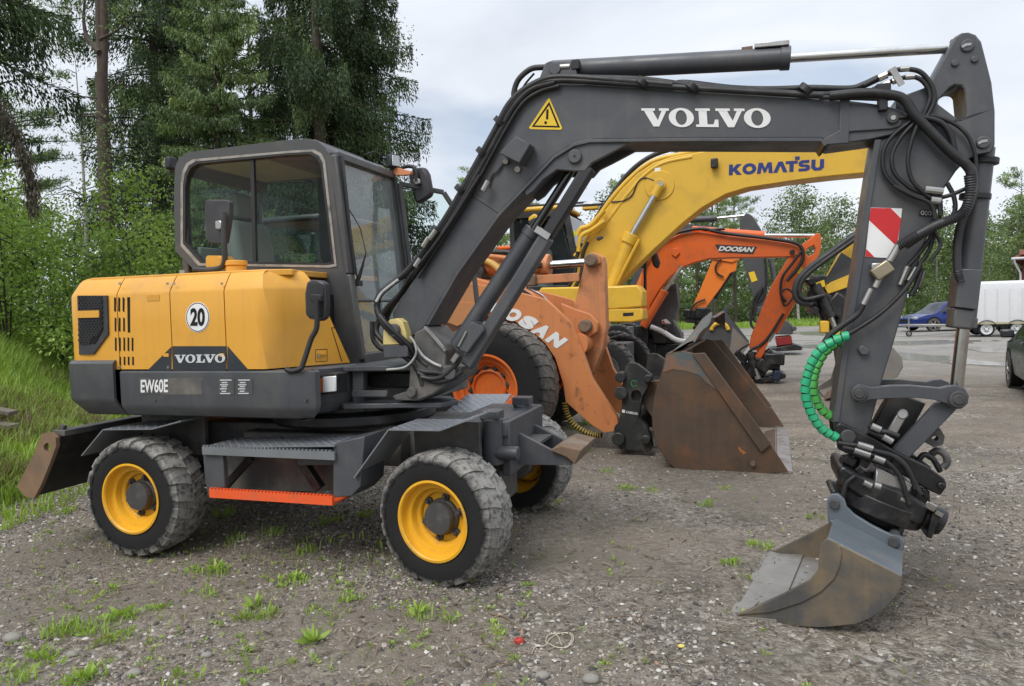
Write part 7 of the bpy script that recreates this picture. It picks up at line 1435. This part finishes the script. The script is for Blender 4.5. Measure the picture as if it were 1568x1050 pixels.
# ================================================================ CARS, TRAILER, BUILDING
def car(name, M, label, paint, Lc=4.5, W_=1.78, H=1.40, front=.9, rear=.8, cw=(.95, 2.55, 3.95, 4.45), r=.315):
    """A saloon: lofted shell, glasshouse, wheels, lamps and mirrors. X runs from nose (0) to tail (Lc)."""
    t = thing(name, M, label, "car"); xs = [0, .06, .25, .6, cw[0], cw[0] + .35, cw[0] + .75, cw[1], cw[2] - .4, cw[2], cw[3], Lc - .08, Lc]
    xs = sorted(set(round(x, 3) for x in xs + [cw[0] + .55, (cw[0] + .75 + cw[1]) / 2, cw[2] - .8]))
    def belt(x): return .62 + .20 * min(1, x / .7) + .08 * min(1, max(0, (x - .7) / 2)) if x < Lc - .3 else .90 - .10 * (x - Lc + .3) / .3
    def roof(x):
        a = (x - cw[0]) / .85; b = (cw[3] - x) / .95; k = max(0, min(1, a, b)); return belt(x) + (H - belt(x) + .0) * (k * k * (3 - 2 * k) if k < 1 else 1)
    rows = []; glass = []
    for x in xs:
        e = min(1, .80 + .2 * min(1, x / .5)) * min(1, .84 + .16 * min(1, (Lc - x) / .4)); w = W_ / 2 * e; zb, zt = belt(x), roof(x); k = max(0, min(1, (zt - zb) / (H - .9))); wt = w * (1 - .26 * k)
        rows.append([(x, -w * .86, .20), (x, -w * .97, .27), (x, -w, .55), (x, -w * .985, zb - .03), (x, -w * .95, zb), (x, -wt * .99, zb + (zt - zb) * .82), (x, -wt * .90, zt - .02 * k), (x, 0, zt + .025), (x, wt * .90, zt - .02 * k), (x, wt * .99, zb + (zt - zb) * .82), (x, w * .95, zb), (x, w * .985, zb - .03), (x, w, .55), (x, w * .97, .27), (x, w * .86, .20)])
    m = MB(); m.grid(rows); n = len(rows[0]); m.f.append(tuple(range(n))); m.f.append(tuple(range((len(rows)-1)*n, len(rows)*n))); b = m.build("body", paint, t, ang=45)
    wx = [x for x in xs if cw[0] + .3 < x < cw[3] - .3]
    for sd in (0, 1):
        i0, i1 = (4, 5) if sd == 0 else (10, 9); off_ = Vector((0, -.006 if sd == 0 else .006, .0)); g = MB(); P0, P1 = [], []
        for x in wx:
            q = rows[xs.index(x)]; a, c_ = Vector(q[i0]), Vector(q[i1]); P0.append(a.lerp(c_, .08) + off_); P1.append(a.lerp(c_, .95) + off_)
        g.grid([P0, P1]); g.build("side_window", car_glass, t)
    for nm, ra in (("windscreen", [x for x in xs if cw[0] <= x <= cw[0] + .8]), ("rear_window", [x for x in xs if cw[3] - .9 <= x <= cw[3]])):
        g = MB(); g.grid([[Vector(rows[xs.index(x)][6]) + Vector((0, .03, .008)), Vector(rows[xs.index(x)][7]) + Vector((0, 0, .008)), Vector(rows[xs.index(x)][8]) + Vector((0, -.03, .008))] for x in ra]); g.build(nm, car_glass, t)
    for X in (front, Lc - rear):
        for sd in (-1, 1): 
            wheel(t, (X, sd * (W_ / 2 - .11), r), 0, r, .21, r * .66, btyre, alloy, alloy, near=sd, lugs=0, nuts=0, dish=.03, hubr=.22)
            o = MB(); o.cyl((X, sd * (W_ / 2 - .02), r + .03), (X, sd * (W_ / 2 + .004), r + .03), r + .05, n=28); o.build("wheel_arch", vent_black, t)
            sp = MB()
            for k in range(5): a = 2 * math.pi * k / 5; sp.beam((X + .05 * math.cos(a), sd * (W_ / 2 + .008), r + .05 * math.sin(a)), (X + r * .62 * math.cos(a), sd * (W_ / 2 + .008), r + r * .62 * math.sin(a)), .02, .05)
            sp.cyl((X, sd * (W_ / 2 + .002), r), (X, sd * (W_ / 2 + .02), r), .06); sp.build("wheel_spokes", alloy, t); to = MB(); to.lathe([(r * .66, 0), (r, 0), (r, .012), (r * .66, .012)], (X, sd * (W_ / 2 + .004) - .006, r), 'Y', 36, True); to.build("tyre_wall", btyre, t)
    for sd in (-1, 1):
        MB().obox((.10, sd * W_ * .36, .66), (.14, .30, .13)).build("headlight", lamp_face, t, .03); MB().obox((Lc - .06, sd * W_ * .36, .80), (.12, .30, .14)).build("tail_light", red_refl, t, .03); MB().obox((cw[0] + .62, sd * (W_ / 2 + .10), .98), (.12, .20, .14)).build("door_mirror", paint, t, .03); MB().obox((cw[1] - .1, sd * (W_ / 2 + .0), .86), (.18, .03, .03)).build("door_handle", paint, t)
    MB().obox((-.005, 0, .52), (.04, .8, .12)).build("radiator_grille", vent_black, t, .01)
    return t
car_glass = pmat("car_glass", (.012, .014, .016), .05, 0, var=.0, rv=.02, spec=.8); alloy = pmat("alloy_wheel", (.45, .45, .46), .3, .8)
blue_car = pmat("blue_car_paint", (.016, .032, .17), .2, .2, var=.03, rv=.04); dark_car = pmat("dark_grey_car_paint", (.030, .032, .037), .25, .0, var=.03, rv=.04)
c = W.gz(1414, 507.5); car("parked_car", Matrix.Translation((c.x - .45, c.y + .8, 0)) @ Matrix.Rotation(R(3), 4, 'Z'), "dark blue car parked at the yard's far side behind the trailer drawbar", blue_car)
c = W.gz(1544, 592); car("parked_car", Matrix.Translation(c) @ Matrix.Rotation(R(-118), 4, 'Z') @ Matrix.Translation((-.9, .89, 0)), "dark grey car cut off by the picture's right edge, near the muddy puddle", dark_car, H=1.45)
# ---- white box trailer
c = W.gz(1511, 515.5); tr = thing("box_trailer", Matrix.Translation((c.x, c.y, 0)) @ Matrix.Rotation(R(-22), 4, 'Z'), "long white covered trailer with twin axles and a grey skirt line", "trailer")
tw = pmat("trailer_white", (.62, .63, .64), .35, var=.04, dirt=(.4, .38, .34), da=.25, streak=.4); sec = [(-.95, .58), (-.95, 1.85), (-.88, 2.12), (-.72, 2.22), (.72, 2.22), (.88, 2.12), (.95, 1.85), (.95, .58)]
rows = []
for x in [-1.0, -.95] + [-.9 + .42 * i for i in range(15)] + [5.2]: k = .93 if x < -.98 else 1; rows.append([(x, y * k + .95, z * (1 if z < 1 else (1 - .03 * (x < -.98)))) for y, z in sec])
m = MB(); m.grid(rows); n = len(sec); m.f.append(tuple(range(n))); m.f.append(tuple(range((len(rows)-1)*n, len(rows)*n))); m.build("body", tw, tr, ang=25)
for i in range(14): 
    x = -.9 + .42 * i; MB().box((x - .02, -.022, .62), (x + .02, -.002, 1.80)).build("panel_rib", tw, tr, .004); MB().beam((x, -.01, 1.86), (x, .10, 2.16), .03, .03, (1, 0, 0)).build("roof_rib", tw, tr, .004)
MB().box((-1.0, -.03, .50), (5.2, 1.9, .585)).build("floor_frame", pmat("tan_frame", (.40, .36, .24), .5), tr, .006); MB().box((-1.0, .1, .40), (5.1, 1.8, .5)).build("chassis_frame", black_paint, tr)
for X in (0, 1.03):
    for sd in (-1, 1): wheel(tr, (X, .95 + sd * .83, .30), 0, .30, .2, .20, btyre, tw, tw, near=sd, lugs=0, nuts=5, dish=.03, hubr=.3)
for X in (0, 1.03): m = MB(); m.grid([[(X + .37 * math.cos(R(a)), -.06, .30 + .37 * math.sin(R(a))), (X + .37 * math.cos(R(a)), .22, .30 + .37 * math.sin(R(a)))] for a in range(0, 181, 15)]); o_ = m.build('mudguard', plastic_black, tr); so = o_.modifiers.new('t', 'SOLIDIFY'); so.thickness = .012
for x in (-.7, 1.7, 3.2, 4.6): MB().obox((x, -.04, .545), (.10, .02, .045)).build('side_marker', MATS['amber_lens'], tr)
m = MB(); m.beam((-1.1, .5, .45), (-2.9, .95, .48), .08, .1); m.beam((-1.1, 1.4, .45), (-2.9, .95, .48), .08, .1); m.beam((-2.9, .95, .48), (-3.3, .95, .50), .08, .08); m.build("drawbar", steel, tr, .01)
wheel(tr, (-2.65, .85, .12), 0, .12, .07, .07, btyre, steel, steel, lugs=0, nuts=0, dish=.01); MB().cyl((-2.65, .90, .12), (-2.65, .90, .95), .035).build("jockey_post", steel, tr)
# ---- red building
bd = thing("red_building", Matrix.Translation((26.35, 37.0, 0)) @ Matrix.Rotation(R(-38), 4, 'Z'), "dark red wooden building with a tiled roof and white downpipe at the yard's edge", "building")
red_wood = pmat("red_boards", (.11, .018, .016), .75, var=.2, vs=1, streak=.3, dirt=(.05, .012, .01), da=.4); tile_m = pmat("roof_tiles", (.20, .062, .032), .7, var=.2, vs=1.2, dirt=(.10, .06, .04), da=.5); trim_w = pmat("white_trim", (.55, .56, .56), .5)
MB().box((0, 0, 0), (14, 10, 3.75)).build("wall", red_wood, bd)
me_ = MB().box((0, 0, 0), (.17, .022, 3.6)).mesh("board", red_wood)
for i in range(70): o = link("wall_board", me_, bd); o.location = (.005 + i * .199, -.022, .02)
for i in range(44): o = link("wall_board", me_, bd); o.location = (-.022, .18 + i * .22, .02); o.rotation_euler = (0, 0, R(-90))
m = MB(); ov = .45; z0 = 3.55; m.add([(-ov, -ov, z0), (14 + ov, -ov, z0), (14 + ov, 5, z0 + 2.2), (-ov + 3.5, 5, z0 + 2.2), (-ov, 10 + ov, z0), (14 + ov, 10 + ov, z0)], [(0, 1, 2, 3), (4, 3, 2, 5), (0, 3, 4)]); o = m.build("roof", tile_m, bd, ang=0); so = o.modifiers.new("t", 'SOLIDIFY'); so.thickness = .12
sl = math.atan2(2.2, 5 + ov); tb = MB().xz([(0, 0), (.06, .045), (.15, .05), (.23, .02), (.30, 0), (.30, -.02), (0, -.02)], 0, .36).mesh("tile", tile_m); k = 0
for r_ in range(7):
    for i in range(20):
        if i * .30 - ov < (r_ * .34) * .61 - ov + .05: continue
        o = link("roof_tile", tb, bd); o.matrix_local = Matrix.Translation((-ov + i * .30, -ov + r_ * .34 * math.cos(sl), z0 + .135 + r_ * .34 * math.sin(sl))) @ Matrix.Rotation(sl - .05, 4, 'X')
m = MB(); m.box((-ov - .02, -ov - .03, z0 - .12), (14 + ov, -ov, z0 + .02)); m.box((-ov - .03, -ov, z0 - .12), (-ov, 10 + ov, z0 + .02)); m.build("fascia", trim_w, bd); MB().tube([(-ov, -ov - .09, z0 - .04), (14 + ov, -ov - .09, z0 - .04)], .06, 8).build("gutter", trim_w, bd); MB().tube([(-ov + .1, -ov - .09, z0 - .06), (-ov + .12, -ov - .02, z0 - .25), (-.12, -.12, z0 - .75), (-.10, -.10, z0 - .95), (-.10, -.10, .1)], .05, 8).build("downpipe", trim_w, bd)
m = MB().box((-ov, -ov, z0 - .06), (14 + ov, 0, z0 - .04)).build("soffit", trim_w, bd); MB().box((-.03, -.03, 0), (.10, -.022, 3.2)).build("corner_board", red_wood, bd)
MB().box((2.2, -.05, 1.0), (3.6, -.022, 2.3)).build("window_frame", trim_w, bd); MB().box((2.3, -.055, 1.1), (3.5, -.05, 2.2)).build("window_pane", car_glass, bd)
# ================================================================ SMALL THINGS ON THE GROUND
def gpt(u, v, dz=.0): p = W.gz(u, v); return Vector((p.x, p.y, float(ground_h(p.x, p.y)) + dz))
def path_on_ground(L_, dz=.008): return spline([gpt(u, v, dz) for u, v in L_], 6)
twine = pmat("pale_twine", (.50, .45, .34), .8, var=.15); bark = pmat("stick_bark", (.16, .115, .075), .85, var=.3, vs=20)
o = MB().tube(path_on_ground([(814, 998), (820, 988), (834, 986), (842, 976), (855, 968), (874, 968), (878, 978), (868, 990), (852, 990), (842, 984)] + [(836, 980), (840, 970), (856, 967), (868, 968), (876, 974), (870, 988), (860, 986), (856, 974), (850, 968)]), .0026, 6).build("twine", twine, ang=60); tag(o, "thin loop of pale twine lying on the gravel", "twine")
t = thing("plastic_scrap", gpt(795, 980, .004), "crumpled bright red plastic scrap lying on the gravel", "plastic scrap"); rg = random.Random(2); m = MB(); rows = []
for i in range(9):
    a = 2 * math.pi * i / 8; rows.append([((.028 + .006 * rg.random()) * math.cos(a), (.022 + .006 * rg.random()) * math.sin(a), 0), ((.032 + .005 * rg.random()) * math.cos(a), .026 * math.sin(a), .02 + .01 * rg.random()), (.018 * math.cos(a), .016 * math.sin(a), .034 + .006 * rg.random()), (.008 * math.cos(a), .008 * math.sin(a), .018)])
rows[-1] = rows[0]; m.grid(rows); m.xf(Matrix.Diagonal((.8, .8, .65, 1))).build("shell", pmat("red_plastic", (.40, .03, .022), .6), t, ang=60)
def stick(L_, r, label): o = MB().tube(path_on_ground(L_, r * .8), [r, r * .6], 6).build("twig", bark, ang=60); tag(o, label, "twig", "twigs on the gravel")
stick([(750, 935), (770, 940), (782, 948), (786, 958), (775, 972)], .0055, "bent pale twig lying beside the red plastic scrap"); stick([(752, 906), (772, 895)], .006, "short straight stick at the front tyre's foot, upper of two"); stick([(758, 908), (776, 899)], .005, "short straight stick at the front tyre's foot, lower of two")
stick([(704, 990), (740, 981)], .004, "thin dark twig lying left of the red plastic scrap"); stick([(910, 945), (960, 938), (985, 941)], .004, "thin dark twig lying right of the twine loop"); stick([(40, 770), (110, 772), (128, 776)], .009, "dark crooked stick on the soil by the dozer blade")
m = MB(); c = gpt(1043, 985, .012); m.sphere((0, 0, 0), .018, .014, .008, 8, 5); o = m.build("fallen_leaf", pmat("yellow_leaf", (.62, .52, .12), .6)); o.location = c; tag(o, "small pale yellow scrap of leaf lying on the gravel", "leaf")
def plant(u, v, s, n, label):
    t = thing("weed", gpt(u, v), label, "weed", "broad leaved weeds between the stones"); rg = np.random.default_rng(int(u)); Lv = Leaves(); a = np.arange(n) * 2.4 + rg.random(n); el = .35 + .7 * rg.random(n); D = np.stack([np.cos(a) * np.cos(el), np.sin(a) * np.cos(el), np.sin(el)], -1)
    Lv.add(D * .01, D, s * (.6 + .6 * rg.random(n)), s * .30, .45 + .5 * rg.random(n)); link("leaves", Lv.mesh("leaves", grass_mat, rg), t)
for u, v, s, n, lab in ((480, 980, .085, 22, "lobed green weed with upright leaves in front of the front tyre"), (60, 1003, .07, 16, "fresh green weed at the picture's lower left corner"), (452, 885, .06, 30, "dense low green weed left of the front tyre"), (390, 925, .075, 22, "leafy weed midway between the two near wheels, in the foreground"), (330, 872, .085, 14, "tall narrow weed just right of the rear tyre"), (640, 935, .07, 14, "small upright weed below the front tyre"), (1150, 830, .04, 14, "tiny weed left of the digging bucket"), (185, 940, .08, 18, "yellowish green weed in the left foreground"), (130, 1035, .08, 16, "feathery weed at the picture's lower left edge")): plant(u, v, s, n, lab)
stone_m = pmat("field_stone", (.24, .225, .20), .85, var=.3, vs=8, dirt=(.12, .10, .08), da=.5, bump=.4)
def stone(u, v, r, label, dz=0, mat=None):
    m = MB(); m.sphere((0, 0, 0), r, r * .8, r * .55, 12, 8); rg = random.Random(int(u * 7 + v)); m.v = [(x * (1 + .25 * (rg.random() - .5)), y * (1 + .25 * (rg.random() - .5)), z * (1 + .2 * (rg.random() - .5))) for x, y, z in m.v]
    for i in range(12): m.v[i] = m.v[0]; m.v[-1 - i] = m.v[-1]
    o = m.build("stone", mat or stone_m, ang=60); o.location = gpt(u, v, r * .25 + dz); tag(o, label, "stone", "larger stones on the ground")
for u, v, r, lab in ((20, 975, .05, "pale stone near the picture's lower left corner"), (205, 1028, .035, "flat pale stone at the lower left, beside a weed"), (110, 998, .03, "small pale stone below the grass tuft on the left"), (316, 1000, .03, "small grey stone in the left foreground"), (905, 1038, .04, "dark stone at the bottom edge below the twine"), (830, 1033, .035, "round dark stone at the bottom edge")): stone(u, v, r, lab)
# old boards half sunk in the bank's edge
wd = pmat("old_boards", (.17, .15, .125), .85, var=.3, vs=5, dirt=(.08, .07, .06), da=.6)
def on_bank(u, depth): x = (u - 784) / FPX * depth; return Vector((x, depth, float(ground_h(x, depth))))
for i, (u, d, ln, an, dz, lab) in enumerate(((-45, 8.2, .9, 12, .12, "weathered grey board sticking out of the bank, upper of two"), (-40, 7.9, .8, 6, .03, "weathered grey board sticking out of the bank, lower of two"))):
    o = MB().obox((0, 0, 0), (ln, .16, .05), Matrix.Rotation(R(an), 3, 'Y')).build("board", wd, None, .006); o.location = on_bank(u, d) + Vector((0, 0, dz)); tag(o, lab, "board", "old boards on the bank")
m = MB(); m.sphere((0, 0, 0), .35, .28, .22, 14, 9); rg = random.Random(3); m.v = [(x * (1 + .18 * (rg.random() - .5)), y, z * (1 + .18 * (rg.random() - .5))) for x, y, z in m.v]
for i in range(14): m.v[i] = m.v[0]; m.v[-1 - i] = m.v[-1]
o = m.build("boulder", stone_m, ang=60); o.location = on_bank(110, 8.8); tag(o, "grey boulder half hidden in the grass under the counterweight", "boulder")

def low_weeds():
    """Small broad leaves growing with the tufts and between the stones."""
    rg = np.random.default_rng(91); Lv = Leaves(); sp = [(u, v, h) for u, v, h, n in WEED_SPOTS]
    for i in range(170):
        u = rg.uniform(0, 820) if i % 6 else rg.uniform(0, 1568); v = rg.uniform(790, 1048); sp.append((u, v, rg.uniform(.014, .036)))
    for u, v, h in sp:
        p = W.gz(u, v)
        if float(bank_edge(np.array(p.y))) - p.x > 0: continue
        k = rg.integers(1, 4); tone = np.clip(.62 + .2 * rg.normal(), .1, 1)
        for j in range(k):
            cx, cy = p.x + rg.normal() * .035 * k * .6, p.y + rg.normal() * .05 * k * .6; n = int(7 + 9 * rg.random()); a = rg.random(n) * 6.283; el = .25 + .95 * rg.random(n); D = np.stack([np.cos(a) * np.cos(el), np.sin(a) * np.cos(el), np.sin(el)], -1)
            P = np.array([cx, cy, float(ground_h(cx, cy))]) + D * (.006 + .4 * h * rg.random((n, 1))); L_ = min(h, .055) * (.4 + .55 * rg.random(n)); Lv.add(P, D, L_, L_ * (.28 + .2 * rg.random(n)), tone + .15 * rg.normal(size=n))
    tag(link("low_weeds", Lv.mesh("low_weeds", grass_mat, rg)), kind='stuff')
low_weeds()
